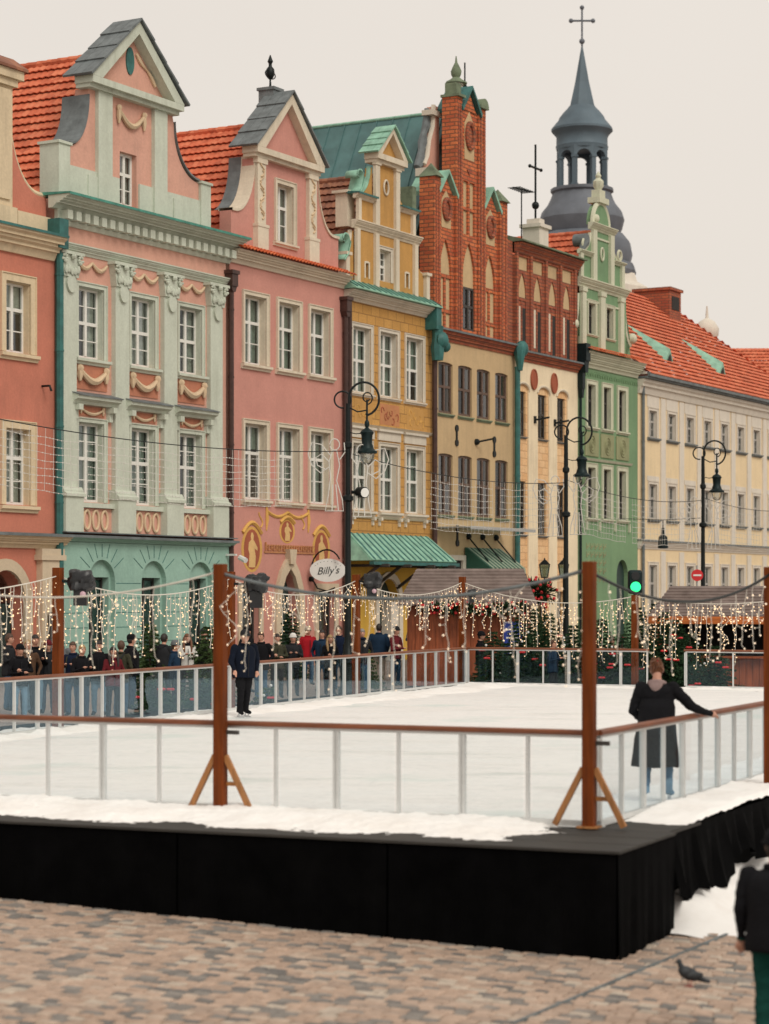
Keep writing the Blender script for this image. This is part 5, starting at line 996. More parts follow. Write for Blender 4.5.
mb = MB(); mb.lathe([(1.75, 32.75), (1.8, 33.0), (1.75, 33.1), (1.75, 33.6), (1.85, 33.8), (2.1, 34.05), (2.1, 34.2), (1.9, 34.45), (1.6, 34.8), (1.56, 34.95), (1.25, 35.35), (1.0, 35.6), (.9, 35.75)], (0, 0, tz), n=16); mb.build('lantern_roof', 'lead_teal', tw, smooth=30)
mb = MB(); mb.lathe([(.88, 35.75), (.5, 37.4), (.1, 39.6), (.06, 39.8)], (0, 0, tz), **n8); mb.build('spire', 'lead_teal', tw)
mb = MB(); mb.tube([(0, 0, 39.6+tz), (0, 0, 42.5+tz)], .07, 6); mb.tube([(-.75, 0, 41.6+tz), (.75, 0, 41.6+tz)], .07, 6); mb.ball((0, 0, 40.2+tz), .2); 
for p in ((-.75, 0, 41.6), (.75, 0, 41.6), (0, 0, 42.5)): mb.ball((p[0], p[1], p[2]+tz), .16)
mb.build('cross', 'lead', tw, smooth=True)

# ------------------------------------------------------------------ string lights
def curtain_lights(A, B, sag, label, n, dmin, dmax, bulb_r=.022, cable_r=.012, cable='iron', wire_r=.006, seed=0, swing=.12, gap=.2, mat='bulb', prof=None, cat='string lights'):
    A, B = Vector(A), Vector(B); rr = random.Random(seed); root = empty('light_curtain', A, label, cat, 'strings of lights hung between the posts')
    def cp(f): return (B-A)*f-Vector((0, 0, 4*sag*f*(1-f)))
    mb = MB(); mb.tube([cp(i/24) for i in range(25)], cable_r, 5); mb.build('cable', cable, root, smooth=True)
    blb = MB()
    for k in range(n):
        f = (k+.5+rr.uniform(-.35, .35))/n; p = cp(f); d = rr.uniform(dmin, dmax)*(prof(f) if prof else 1)
        pts = [p]; q = Vector(p); st = gap*.5; m = max(2, int(d/st)); loop = rr.random() < .16; ph = rr.uniform(0, 6); mb = MB()
        for i in range(1, m+1):
            q = q+Vector((rr.gauss(0, .012), rr.gauss(0, .012), -st))
            if loop: q = q+Vector((swing*.35*math.cos(ph+i*.75), 0, st*.35))
            pts.append(Vector(q))
            s = Vector((rr.uniform(-1, 1), rr.uniform(-1, 1), rr.uniform(-.9, .1))).normalized()*rr.uniform(.03, .08); mb.tube([q, q+s], wire_r*.8, 3); blb.ball(q+s, bulb_r*rr.uniform(.5, .85), n=5, m=3)
        mb.tube(pts, wire_r, 4); mb.build('strand', 'wire_white', root, smooth=True)
    o = blb.build('bulbs', mat, root); o['kind'] = 'stuff'
    return root
def lerp(a, b, f): return a+(b-a)*f
# near posts (1, 2, 3 and one off to the left) stand on the walkway and the right margin
PN1, PN2, PN3, PN0 = rk(-.12, 4.42, .02), rk(-.16, .03, .02), rk(5.1, -.56, .02), rk(-.12, 9.0, .02)
PH = 2.78
wood_post(PN1, PH, 'braced wooden post on the walkway in front of the man in navy'); wood_post(PN2, PH, 'braced wooden post at the outer corner of the rink walkway'); wood_post(PN3, PH, 'wooden post beside the barrier the woman leans on', False, wdt=.15); wood_post(PN0, PH, 'braced wooden post on the walkway beyond the left edge')
# the posts along the far-left boards and the far end
def fp_(p, dq=.35): return rk(p, ql(p)+dq, ground_z(*rk(p, ql(p)+dq).xy)+.0)
FPS = [fp_(3.0), fp_(12.3), fp_(19.6), fp_(26.7), fp_(33.9, .15)]
E1 = rk(RL+.35, 10.5); E1.z = ground_z(E1.x, E1.y); E2 = rk(RL+.35, 4.6); E2.z = ground_z(E2.x, E2.y); E3 = rk(RL+.35, .2); E3.z = ground_z(E3.x, E3.y)
labs = ['wooden post with wrapped lamp outside the frame edge', 'wooden post in front of the mint ground floor with bagged lamp', 'wooden post behind the long barrier by the pink house', 'wooden post with lamp by the yellow arched doorway', 'wooden post at the far corner beside the market stall']
for P, l in zip(FPS, labs): wood_post(P, 2.95-P.z, l, False, wdt=.16)
wood_post(E1, 2.45-E1.z, 'orange brown wooden post below the green traffic light', False, wdt=.16); wood_post(E2, 2.9-E2.z, 'wooden post at the end of the rink by the orange stall', False, wdt=.16); wood_post(E3, 2.9-E3.z, 'wooden post at the outer far end of the rink', False, wdt=.16)
def T(P, z): return Vector((P.x, P.y, z))
curtain_lights(T(PN0, 2.72), T(PN1, 2.72), .30, 'warm lights hung from the walkway post towards the left edge', 15, .35, 1.0, .016, seed=1, cable='wire_white', mat='bulb_white', wire_r=.0038)
curtain_lights(T(PN1, 2.70), T(PN2, 2.72), .30, 'loose looping warm lights hung between the two braced walkway posts', 17, .35, 1.15, .015, .02, seed=2, swing=.2, mat='bulb_white', cable='slate', wire_r=.0038)
curtain_lights(T(PN2, 2.70), T(PN3, 2.72), .34, 'warm lights drooping from the corner post across the woman in the coat', 15, .3, .95, .016, .018, seed=3, swing=.16, mat='bulb_white', wire_r=.0038)
lb = ['dense warm light curtain in front of the salmon house', 'dense warm light curtain in front of the mint arches', 'dense warm light curtain in front of the pink house door', 'dense warm light curtain in front of the yellow doorway and stall']
for i in range(4):
    a, b = T(FPS[i], 2.8), T(FPS[i+1], 2.8); Ln = (b-a).length
    curtain_lights(a, b, .35, lb[i], int(Ln*5.6), .3, 1.5 if i < 2 else 1.0, .02 if i < 2 else .022, seed=10+i, cable='wire_white')
curtain_lights(T(FPS[4], 2.8), T(E1, 2.42), .35, 'warm light curtain above the fir trees at the end of the rink', 38, .4, 1.7, .024, seed=20, swing=.2, cable='wire_white')
curtain_lights(T(E1, 2.42), T(E2, 2.75), .35, 'warm light curtain above the orange fronted stall', 40, .4, 2.0, .026, seed=21, swing=.22, cable='wire_white'); curtain_lights(T(E2, 2.75), T(E3, 2.75), .35, 'warm light curtain at the outer far end', 34, .4, 1.6, .026, seed=22, swing=.22, cable='wire_white')

# wrapped lamps on the posts
def wrapped_lamp(P, off, label, s=1.0, lens=True, rz=0):
    r = empty('wrapped_floodlight', P, label, 'floodlight', 'floodlights wrapped in black plastic', rz=rz); rr = random.Random(int(P.x*100))
    mb = MB(); vs = []; n, m = 14, 10
    mb.ball((0, 0, 0), .33*s, (1.0, .8, .8), 26, 18)
    nv = []
    for x, y, z in mb.v:
        q = Vector((x, y, z)); k = 1+.35*mn.noise(q*5+P)+.22*mn.noise(q*12+P*2); m_ = max(abs(x), abs(y), abs(z))/q.length if q.length else 1; nv.append(tuple(q*k*(1/m_)**.5*.92))
    mb.v = nv; o = mb.build('wrapping', 'black_plastic', r, smooth=25)
    mb = MB(); mb.box(-.16*s, .16*s, -.14*s, .14*s, -.62*s, -.18*s); mb.box(-.03, .03, -.03, .03, -.2, .0); mb.build('housing', 'black_plastic', r)
    if lens: mb = MB(); mb.ball((.08*s, -.20*s, -.34*s), .075*s, (1, .5, 1)); mb.build('lens', 'lens_pink', r, smooth=True)
    mb = MB(); mb.beam((0, 0, -.05), tuple(Vector(off)), .05); mb.build('arm', 'iron', r); return r
plain('lens_pink', (.5, .33, .38), .2)
d1 = Vector((.42, -.05, 0)); wrapped_lamp(T(FPS[1], 2.72)+d1, -d1, 'floodlight wrapped in black plastic before the mint arches', .75); wrapped_lamp(T(FPS[2], 2.70)+Vector((.55, 0, 0)), (-.55, 0, 0), 'floodlight wrapped in black plastic beside the pink house', .85, False)
wrapped_lamp(T(FPS[3], 2.8)+Vector((.38, -.1, 0)), (-.38, .1, 0), 'small black floodlight beside the yellow doorway', .75); wrapped_lamp(T(FPS[4], 2.5)+Vector((.25, -.1, 0)), (-.25, .1, 0), 'small dark floodlight above the stall roof', .42, False)
wrapped_lamp(T(E2, 2.85)+Vector((-.35, 0, 0)), (.35, 0, 0), 'large floodlight wrapped in black plastic near the orange stall', 1.35, False)

# ------------------------------------------------------------------ street lamps
def street_lamp(P, label, H=8.25, s=1.0):
    r = empty('street_lamp', P, label, 'street lamp', 'cast iron street lamps along the square', rz=0)
    mb = MB(); H = H-P.z; hp = H-.75
    mb.lathe([(.26, 0), (.26, .25), (.2, .35), (.2, .9), (.24, .95), (.24, 1.05), (.13, 1.2), (.09, 1.6), (.07, hp-2.6), (.14, hp-2.55), (.14, hp-2.45), (.065, hp-2.4), (.065, hp-1.2), (.11, hp-1.15), (.11, hp-1.05), (.07, hp-1.0), (.06, hp)], (0, 0, 0), 12); mb.build('column', 'iron', r, smooth=35)
    mb = MB(); ld = Vector((.5, .0, 0)); R_ = .37
    pts = [(.02, 0, hp-.3), (.03, 0, hp-.05)]+[(.42-.40*math.cos(R(t)), 0, hp+.12+.44*math.sin(R(t))) for t in range(0, 256, 15)]; mb.tube(pts, .033, 6)
    pts = [(.0, 0, hp-.15)]+[(-.14+.22*math.cos(R(t)), 0, hp+.1+.22*math.sin(R(t))) for t in range(-60, 290, 20)]; mb.tube(pts, .026, 6)
    pts = [(.5+.14*math.cos(R(t))*(1-t/700), 0, hp+.15+.16*math.sin(R(t))*(1-t/700)) for t in range(-90, 360, 25)]; mb.tube(pts, .02, 6); mb.tube([(.02, 0, hp-.1), (.25, 0, hp-.22), (.5, 0, hp-.18)], .02, 5); mb.tube([(.0, 0, hp-.75), (.2, 0, hp-.8), (.45, 0, hp-.78)], .014, 5); mb.build('crook', 'iron', r, smooth=True)
    mb = MB(); lx = .5; mb.tube([(lx, 0, hp+.1), (lx, 0, hp-.45)], .03, 6); prof = [(.03, -.35), (.07, -.4), (.03, -.46), (.03, -.6), (.09, -.7), (.1, -.8), (.06, -.9), (.1, -.95), (.2, -1.0), (.27, -1.1), (.22, -1.2), (.2, -1.5), (.24, -1.6), (.26, -1.68), (.28, -1.72), (.40, -1.8), (.40, -1.88), (.1, -1.9)]; mb.lathe([(r_*.68, z_*.70) for r_, z_ in prof][::-1], (lx, 0, hp), 12); mb.build('lantern', 'iron_green', r, smooth=30)
    mb = MB(); mb.lathe([(.04, -1.62), (.13, -1.57), (.18, -1.47), (.21, -1.332)], (lx, 0, hp), 12); mb.build('lamp_glass', 'lamp_glass', r, smooth=True)
    return r
LP = [at(348, 58), at(566, 69.5), at(703, 80)]
LP0 = LP[0]-(LP[1]-LP[0])*1.3; LP0.z = ground_z(LP0.x, LP0.y)
l1 = street_lamp(LP[0], 'cast iron crook street lamp in front of the ochre house'); street_lamp(LP[1], 'cast iron crook street lamp in front of the green house'); street_lamp(LP[2], 'cast iron crook street lamp in front of the long yellow building')
sp = empty('spotlight', LP[0]+Vector((.1, -.1, 5.45)), 'small round spotlight clamped to the lamp by the ochre house', 'spotlight'); mb = MB(); mb.tube([(0, .1, 0), (.22, 0, 0)], .05, 6); mb.tube([(.2, .1, 0), (.34, -.12, -.02)], .15, 12); mb.build('body', 'iron', sp, smooth=35); mb = MB(); mb.tube([(.342, -.125, -.02), (.352, -.14, -.022)], .125, 12); mb.build('lens', 'white_board', sp)
# light figures fixed to the lamps
def angel(P, label, sgn=1):
    r = empty('light_figure', P, label, 'light figure', 'wire light figures on the street lamps')
    mb = MB(); 
    def c(pts): mb.tube([(sgn*x, 0, z) for x, z in pts], .016, 5)
    c([(.25+.13*math.cos(t), 1.75+.15*math.sin(t)) for t in [i*.5 for i in range(13)]]); c([(.2, 1.6), (.12, 1.2), (.2, .8), (.05, .3), (.02, 0), (.5, 0), (.42, .4), (.36, .9), (.4, 1.3), (.3, 1.6)]); c([(.35, 1.45), (.6, 1.75), (.85, 1.8), (.95, 1.5), (.85, 1.2), (.62, 1.0), (.4, 1.15)]); c([(.4, 1.3), (.6, 1.5), (.75, 1.4), (.7, 1.2), (.5, 1.1)]); c([(.12, 1.35), (-.02, 1.55), (.0, 1.8)]); c([(.15, .0), (.22, .7)]); c([(.32, .0), (.3, .7)])
    mb.build('wire_outline', 'wire_net', r, smooth=True); return r
angel(LP[0]+Vector((-.1, -.1, 4.95)), 'white wire angel light figure on the lamp towards the pink house', -1); angel(LP[0]+Vector((.12, -.1, 4.8)), 'white wire angel light figure under the lantern by the ochre house'); angel(LP[1]+Vector((-.1, -.1, 4.55)), 'white wire angel light figure on the lamp towards the cream house', -1); angel(LP[1]+Vector((.1, -.1, 4.6)), 'white wire angel light figure on the lamp towards the green house'); angel(LP[2]+Vector((-.1, -.1, 4.3)), 'white wire angel light figure on the lamp by the yellow building', -1); angel(LP[2]+Vector((.12, -.1, 4.3)), 'white wire angel light figure facing away from the yellow building lamp')
# nets of lights strung from lamp to lamp
def net(A, B, sag, hgt, label, segs, seed):
    A, B = Vector(A), Vector(B); r = empty('light_net', A, label, 'light net', 'nets of lights strung between the street lamps'); rr = random.Random(seed)
    def cp(f): return (B-A)*f-Vector((0, 0, 4*sag*f*(1-f)))
    mb = MB(); mb.tube([cp(i/30) for i in range(31)], .012, 5); mb.build('cable', 'iron', r, smooth=True)
    d = (B-A).length
    for f0, f1 in segs:
        nn = max(4, int((f1-f0)*d/.26)); kk = 8; mb = MB()
        for k in range(kk):
            mb.tube([cp(f0+(f1-f0)*i/nn)+Vector((0, 0, -.22-hgt*k/(kk-1)+.012*math.sin(i*1.3+k))) for i in range(nn+1)], .0045, 4)
        for i in range(nn+1):
            f = f0+(f1-f0)*i/nn; mb.tube([cp(f), cp(f)+Vector((.03*math.sin(i), 0, -.2-hgt))], .004, 4)
        mb.build('net_section', 'wire_net', r)
        b = MB()
        for i in range(nn*2+1):
            for k in range(kk): f = f0+(f1-f0)*(i+rr.uniform(-.3, .3))/(2*nn); b.box(*[c for q in (cp(f)+Vector((0, 0, -.22-hgt*k/(kk-1)+.012*math.sin(i*.65+k))),) for c in (q.x-.009, q.x+.009, q.y-.009, q.y+.009, q.z-.012, q.z+.012)])
        o = b.build('net_bulbs', 'wire_net', r); o['kind'] = 'stuff'
net(LP0+Vector((0, 0, 6.35-LP0.z)), LP[0]+Vector((0, 0, 6.25-LP[0].z)), .35, 1.15, 'white light net strung in front of the rose and pink houses', [(.1, .34), (.36, .56), (.58, .84)], 1)
net(LP[0]+Vector((0, 0, 6.2-LP[0].z)), LP[1]+Vector((0, 0, 6.0-LP[1].z)), .28, 1.35, 'white light net strung in front of the beige and cream houses', [(.34, .62), (.66, .96)], 2); net(LP[1]+Vector((0, 0, 6.1-LP[1].z)), LP[2]+Vector((0, 0, 5.9-LP[2].z)), .3, 1.3, 'white light net strung in front of the green house', [(.05, .4), (.45, .9)], 3)
LP3 = LP[2]+(LP[2]-LP[1]); net(LP[2]+Vector((0, 0, 6.0-LP[2].z)), LP3+Vector((0, 0, 6.0-LP[2].z)), .3, 1.3, 'white light net strung in front of the yellow building', [(.05, .5), (.55, .95)], 4)

# ------------------------------------------------------------------ signs, signals, lanterns
P = at(635, 62.5); tl = empty('traffic_light', P, 'traffic light showing green above the fir trees', 'traffic light'); mb = MB(); mb.tube([(0, 0, 0), (0, 0, 2.6-P.z)], .05, 8); mb.build('pole', 'iron', tl, smooth=True)
mb = MB(); mb.box(-.2, .2, -.15, .15, 2.48-P.z, 3.16-P.z); o = mb.build('housing', 'iron_green', tl); bv = o.modifiers.new('b', 'BEVEL'); bv.width = .08; bv.segments = 3
mb = MB(); mb.tube([(0, -.15, 2.68-P.z), (0, -.19, 2.68-P.z)], .145, 16); mb.build('green_lens', 'green_light', tl); mb = MB(); mb.tube([(0, -.15, 2.99-P.z), (0, -.17, 2.99-P.z)], .12, 16); mb.build('dark_lens', 'black_plastic', tl)
P = at(697, 78); ne = empty('no_entry_sign', P, 'round red no entry sign on a post before the yellow building', 'sign'); mb = MB(); mb.tube([(0, 0, 0), (0, 0, 3.5-P.z)], .035, 6); mb.build('pole', 'aluminium_dark', ne); mb = MB(); mb.tube([(0, -.04, 3.15-P.z), (0, -.07, 3.15-P.z)], .21, 20); o = mb.build('disc', 'red_plastic', ne); mb = MB(); mb.box(-.14, .14, -.08, -.071, 3.12-P.z, 3.18-P.z); mb.build('white_bar', 'white_board', ne)
def lantern(P, label, z):
    r = empty('lantern', P, label, 'lantern', 'square lanterns on the lane post'); mb = MB(); mb.prism([(-.30, .72), (.30, .72), (.12, .92), (.04, .98), (0, 1.1), (-.04, .98), (-.12, .92)], -.3, .3); mb.box(-.18, .18, -.18, .18, 0, .06)
    for sx in (-1, 1):
        for sy in (-1, 1): mb.beam((sx*.17, sy*.17, .05), (sx*.27, sy*.27, .72), .03)
    mb.build('frame', 'iron', r); mb = MB(); mb.add([(-.16, -.16, .06), (.16, -.16, .06), (.16, .16, .06), (-.16, .16, .06), (-.26, -.26, .71), (.26, -.26, .71), (.26, .26, .71), (-.26, .26, .71)], [(0,1,5,4),(1,2,6,5),(2,3,7,6),(3,0,4,7)]); mb.build('glass', 'canopy_glass', r)
    mb = MB(); mb.tube([(0, 0, 0), (0, 0, -z)], .05, 6); mb.build('stem', 'iron', r); return r
for u, l in ((544.5, 'square iron lantern nearest the flower basket'), (563.5, 'square iron lantern beside the lamp column at the cream house')):
    P = at(u, 74); lo = lantern(Vector((P.x, P.y, 3.02)), l, (3.02-P.z)/.62); lo.scale = (.62, .62, .62)
P = at(663, 82, 4.2); hl = empty('hanging_lamp', P, 'small dark pendant lamp on a wire before the yellow building', 'lamp'); mb = MB(); mb.lathe([(.05, .75), (.06, .5), (.16, .42), (.2, .0), (.12, -.02)][::-1], (0, 0, 0), 10); mb.build('shade', 'iron_green', hl, smooth=35); mb = MB(); mb.tube([(0, 0, .7), (0, 0, 1.05)], .02, 5); mb.tube([(-1.7, 0, 1.1), (0, 0, 1.05), (1.4, 0, 1.12)], .012, 5); mb.build('wire', 'iron', hl)
P = fw(-.62, .35, .35); mbd = empty('menu_board', fw(-.66, .3, ground_z(*fw(-.66, .3).xy)), 'framed white menu board on the cream pilaster of the salmon house', 'board', rz=FROT); mb = MB(); mb.box(-.3, .3, -.05, -.0, .85, 1.95); mb.build('frame', 'dark_frame', mbd); mb = MB(); mb.box(-.23, .23, -.06, -.051, .93, 1.87); mb.build('sheet', 'white_board', mbd); mb = MB(); mb.box(-.25, .25, -.04, 0, 0, .85); mb.build('stand', 'dark_frame', mbd)

# ------------------------------------------------------------------ market stalls
def stall(P, wdt, dep, ze, zr, label, wallm, rz, fascia=None, roofm='stall_roof', open_front=False):
    r = empty('market_stall', P, label, 'market stall', rz=rz); g = 0
    n = int(wdt/.2)
    if not open_front:
        for i in range(n): mb = MB(); mb.box(-wdt/2+i*wdt/n+.006, -wdt/2+(i+1)*wdt/n-.006, -dep/2, -dep/2+.03, 0, ze-.02); mb.build('plank', wallm, r)
    else:
        for i in range(n): mb = MB(); mb.box(-wdt/2+i*wdt/n+.006, -wdt/2+(i+1)*wdt/n-.006, -dep/2, -dep/2+.03, 0, 1.0); mb.build('plank', wallm, r)
        mb = MB(); mb.box(-wdt/2, wdt/2, -dep/2-.25, -dep/2+.2, 1.0, 1.06); mb.build('counter', wallm, r)
        mb = MB(); mb.box(-wdt/2+.1, wdt/2-.1, dep/2-.5, dep/2-.45, 0, ze); mb.build('stall_dark_sheet', 'room_dark', r)  # near-black sheet puts the shade of the stall's depth into its colour
    mb = MB()
    for s in (-1, 1): mb.box(s*wdt/2-.03, s*wdt/2+.03, -dep/2, dep/2, 0, ze)
    mb.box(-wdt/2, wdt/2, dep/2-.03, dep/2+.03, 0, ze); mb.build('side_wall', wallm, r)
    e = .35; mb = MB(); S = math.hypot(dep/2+e, zr-ze); k = 11
    for i in range(k):    # overlapping roof slats on the front slope
        f0, f1 = i/k, (i+1)/k; y0, y1 = -dep/2-e+(dep/2+e)*f0, -dep/2-e+(dep/2+e)*f1; z0, z1 = ze+(zr-ze)*f0, ze+(zr-ze)*f1; x0, x1 = wdt/2+.3-.45*f0, wdt/2+.3-.45*f1
        m2 = MB(); m2.add([(-x0, y0, z0+.055), (x0, y0, z0+.055), (x1, y1+.03, z1+.02), (-x1, y1+.03, z1+.02), (-x0, y0, z0-.01), (x0, y0, z0-.01), (x1, y1+.03, z1-.02), (-x1, y1+.03, z1-.02)], [(0,1,2,3),(4,7,6,5),(0,4,5,1),(1,5,6,2),(2,6,7,3),(3,7,4,0)]); m2.build('roof_slat', roofm, r)
    mb.add([(-wdt/2-.3, dep/2+e, ze), (wdt/2+.3, dep/2+e, ze), (wdt/2-.15, 0, zr), (-wdt/2+.15, 0, zr), (-wdt/2-.3, -dep/2-e, ze-.02), (wdt/2+.3, -dep/2-e, ze-.02)], [(0, 1, 2, 3), (0, 3, 4), (1, 5, 2)]); mb.build('back_roof', roofm, r, fix=False)
    if fascia: mb = MB(); mb.box(-wdt/2-.3, wdt/2+.3, -dep/2-e-.04, -dep/2-e, ze-.12, ze+.1); mb.build('fascia', fascia, r)
    return r
m, t, b = newmat('stall_roof'); v = coords(t); t.links.new(ramp(t, noise(t, v, 2.5, 4), [(.3, (.13, .095, .082)), (.7, (.24, .185, .165))]), b.inputs['Base Color']); b.inputs['Roughness'].default_value = .7
P = at(470, 66); st1 = stall(P, 3.5, 2.4, 2.15-P.z, 3.22-P.z, 'red brown plank market stall with slatted grey roof', 'stall_wood', R(-6))
P = at(722, 66); stall(P, 3.4, 2.4, 1.72-P.z, 2.7-P.z, 'open market stall with bright orange fascia and dark interior', 'stall_wood', R(-18), 'orange_wood', open_front=True)
P = at(513, 64.5); bb = empty('notice_board', P, 'blue notice board on the stall front by the fir trees', 'board', rz=R(-6)); mb = MB(); mb.box(-.26, .26, -.03, .0, .85, 1.95); mb.build('panel', 'blue_board', bb); mb = MB(); mb.box(-.03, .03, 0, .05, 0, .85); mb.build('stake', 'brace_wood', bb)
for z, wd in ((1.72, .2), (1.6, .16), (1.48, .2), (1.2, .14)): mb = MB(); mb.box(-wd, wd*.8, -.036, -.0305, z-.025, z+.025); mb.build('printed_line', 'white_board', bb)

# ------------------------------------------------------------------ fir trees and garlands
def needles(name, c, c2):
    m, t, b = newmat(name); v = coords(t); t.links.new(ramp(t, noise(t, v, 7, 4), [(.3, c), (.7, c2)]), b.inputs['Base Color']); b.inputs['Roughness'].default_value = .8; b.inputs['Specular IOR Level'].default_value = .15
needles('fir', (.014, .038, .018), (.04, .085, .035)); needles('fir_light', (.04, .075, .025), (.085, .13, .05)); plain('bark', (.07, .045, .03), .9)
def fir(P, H, rad, label, seed, mat='fir', baubles=0, group='fir trees by the rink'):
    r = empty('fir_tree', P, label, 'tree', group); rr = random.Random(seed)
    mb = MB(); mb.tube([(0, 0, 0), (0, 0, H*.9)], [.06, .015], 6); mb.build('trunk', 'bark', r)
    mb = MB(); lv = int(H/.11)
    for i in range(lv):
        f = i/lv; z = .18+(H-.25)*f; L_ = rad*(1-f)**.85*rr.uniform(.85, 1.1)+.06; nb = max(5, int(13*(1-f*.6)))
        for k in range(nb):
            a = 2*math.pi*(k+rr.random())/nb; l = L_*rr.uniform(.7, 1.12); dx, dy = math.cos(a), math.sin(a); m = max(3, int(l/.07))
            for j in range(m):
                q = (j+1)/m; px, py, pz = dx*l*q, dy*l*q, z-.28*l*q+.1*l*q*q; w_ = .075*(1.15-q*.6)
                for s in (-1, -.4, .2, .7, 1.1):
                    ang = a+s*1.0+rr.uniform(-.3, .3); ex, ey = math.cos(ang)*w_*1.6, math.sin(ang)*w_*1.6; ez = rr.uniform(-.07, .06); ro = rr.uniform(-1.3, 1.3); nx, ny, nz = -math.sin(ang)*.024*math.cos(ro), math.cos(ang)*.024*math.cos(ro), .03*math.sin(ro)
                    mb.add([(px-nx, py-ny, pz-nz), (px+nx, py+ny, pz+nz), (px+ex, py+ey, pz+ez)], [(0, 1, 2)])
    mb.build('crown', mat, r, fix=False)
    for k in range(baubles):
        f = rr.uniform(.05, .7); a = rr.uniform(math.pi, 2*math.pi); rd = rad*(1-f)**.85*.95; c = Vector((rd*math.cos(a), rd*math.sin(a), .18+H*f)); b2 = MB()
        if rr.random() < .6: b2.ball(c+Vector((-.045, 0, 0)), .04, (1.3, .5, .8), 6, 4); b2.ball(c+Vector((.045, 0, 0)), .04, (1.3, .5, .8), 6, 4); b2.ball(c, .028, n=6, m=4); b2.build('bow', 'red_plastic', r, smooth=True)
        else: b2.ball(c, .035, n=8, m=6); b2.build('bauble', 'white_board', r, smooth=True)
    return r
FIRS = [(493, 61.5, 1.89, 0.84, 'fir tree standing against the blue notice board'), (520, 61.8, 2.32, 0.90, 'fir tree with red bows right of the blue notice board'), (548, 61.6, 2.44, 0.90, 'fir tree with red bows below the square lanterns'), (574, 61.2, 2.13, 0.90, 'fir tree hiding behind the corner wooden post'), (602, 61.0, 2.32, 0.90, 'fir tree with bows left of the orange brown post'), (622, 60.8, 1.95, 0.78, 'low fir tree touching the orange brown post'), (664, 61.5, 2.56, 0.90, 'fir tree standing in the gap of the end barrier'), (676, 62.5, 2.32, 0.78, 'fir tree behind the gap beside the stall'), (715, 61.0, 1.65, 0.90, 'fir tree behind glass below the orange fascia')]
for i, (u, d, H, rd, l) in enumerate(FIRS+[(638, 64.5, 2.6, .9, 'tall fir tree behind the traffic light pole'), (655, 66, 2.7, .9, 'tall fir tree behind the gap in the end barrier'), (690, 63.5, 1.9, .8, 'broad fir tree at the corner of the orange fronted stall'), (507, 63.6, 1.5, .7, 'squat fir tree under the round flower basket'), (535, 64.5, 2.5, .9, 'tall fir tree under the square lanterns')]): fir(at(u, d), H, rd, l, 30+i, baubles=5)
for i, (u, d, H, rd, l, mt) in enumerate([(150, 54.5, 2.1, .75, 'fir tree with warm bulbs between the capped man and the hooded person', 'fir_light'), (208, 54.0, 2.1, .8, 'fir tree beside the long haired woman', 'fir_light'), (157, 49.0, 1.0, .6, 'small dark fir behind the long barrier near the capped man', 'fir'), (200, 48.6, 1.05, .6, 'small dark fir behind the long barrier near the walkway post', 'fir'), (290, 66, 2.2, .6, 'dark fir tree in the arched doorway of the pink house', 'fir'), (362, 62, 1.6, .6, 'fir tree by the yellow doorway', 'fir_light'), (268, 52.0, .75, .4, 'low clipped fir behind the man in navy', 'fir_light')]): fir(at(u, d), H, rd, l, 60+i, mt, 3 if H < 1.2 else 0)
def garland(P, Q, sag, label, seed, rad=.16, n=240, flowers=True):
    P, Q = Vector(P), Vector(Q); r = empty('garland', P, label, 'garland', 'fir garlands on the stalls'); rr = random.Random(seed); mb = MB(); fl = MB()
    for i in range(n):
        f = rr.random(); c = (Q-P)*f-Vector((0, 0, 4*sag*f*(1-f))); a = Vector((rr.gauss(0, 1), rr.gauss(0, 1), rr.gauss(0, 1))).normalized(); c2 = c+a*rad*rr.uniform(.1, .8); e = a.cross(Vector((.3, .5, .8))).normalized()*.035
        mb.add([c2-e, c2+e, c2+a*.16], [(0, 1, 2)])
        if flowers and i % 14 == 0: fl.ball(c+a*rad, .05, n=6, m=4)
    mb.build('sprigs', 'fir', r, fix=False)
    if flowers: o = fl.build('red_flowers', 'red_plastic', r, smooth=True); o['kind'] = 'stuff'
q1, q2 = at(420, 64.3, 2.12), at(524, 64.2, 2.08); garland(q1, q2, .05, 'dark fir garland along the eave of the plank stall', 1, .18, 900)
P = at(533, 66, 2.55); garland(P+Vector((-.3, 0, .1)), P+Vector((.45, 0, -.05)), .0, 'round fir basket with red flowers at the end of the stall roof', 2, .42, 700); garland(at(440, 79, 3.3), at(425, 76, 2.2), .1, 'fir garland hanging under the copper canopy', 3, .22, 420, False)

# ------------------------------------------------------------------ people
import numpy as np
def clothm(name, c, var=.18):
    m, t, b = newmat(name); v = coords(t); n = noise(t, v, 5, 5, .65); n2 = noise(t, v, 60, 2)
    o = ramp(t, n, [(.3, mulc(c, 1-var)), (.7, mulc(c, 1+var))]); t.links.new(o, b.inputs['Base Color']); b.inputs['Roughness'].default_value = .9; b.inputs['Specular IOR Level'].default_value = .15
    mm = nd(t, 'ShaderNodeMath', operation='ADD'); t.links.new(n, mm.inputs[0]); t.links.new(n2, mm.inputs[1]); bump(t, b, mm.outputs[0], .35, .03)
for n_, c_ in dict(navy=(.008, .014, .035), black=(.008, .008, .010), charcoal=(.022, .023, .026), jeans=(.035, .085, .15), jeans_pale=(.14, .24, .33), red=(.34, .012, .02), olive=(.045, .045, .028), grey=(.14, .15, .16), teal=(.006, .05, .04), beige=(.42, .35, .28), white=(.7, .68, .64), darkblue=(.012, .03, .06), brown=(.09, .05, .03), wine=(.12, .015, .02), hood=(.30, .215, .205), jeans_skater=(.085, .18, .29), deepnavy=(.005, .008, .017)).items(): clothm('cloth_'+n_, c_)
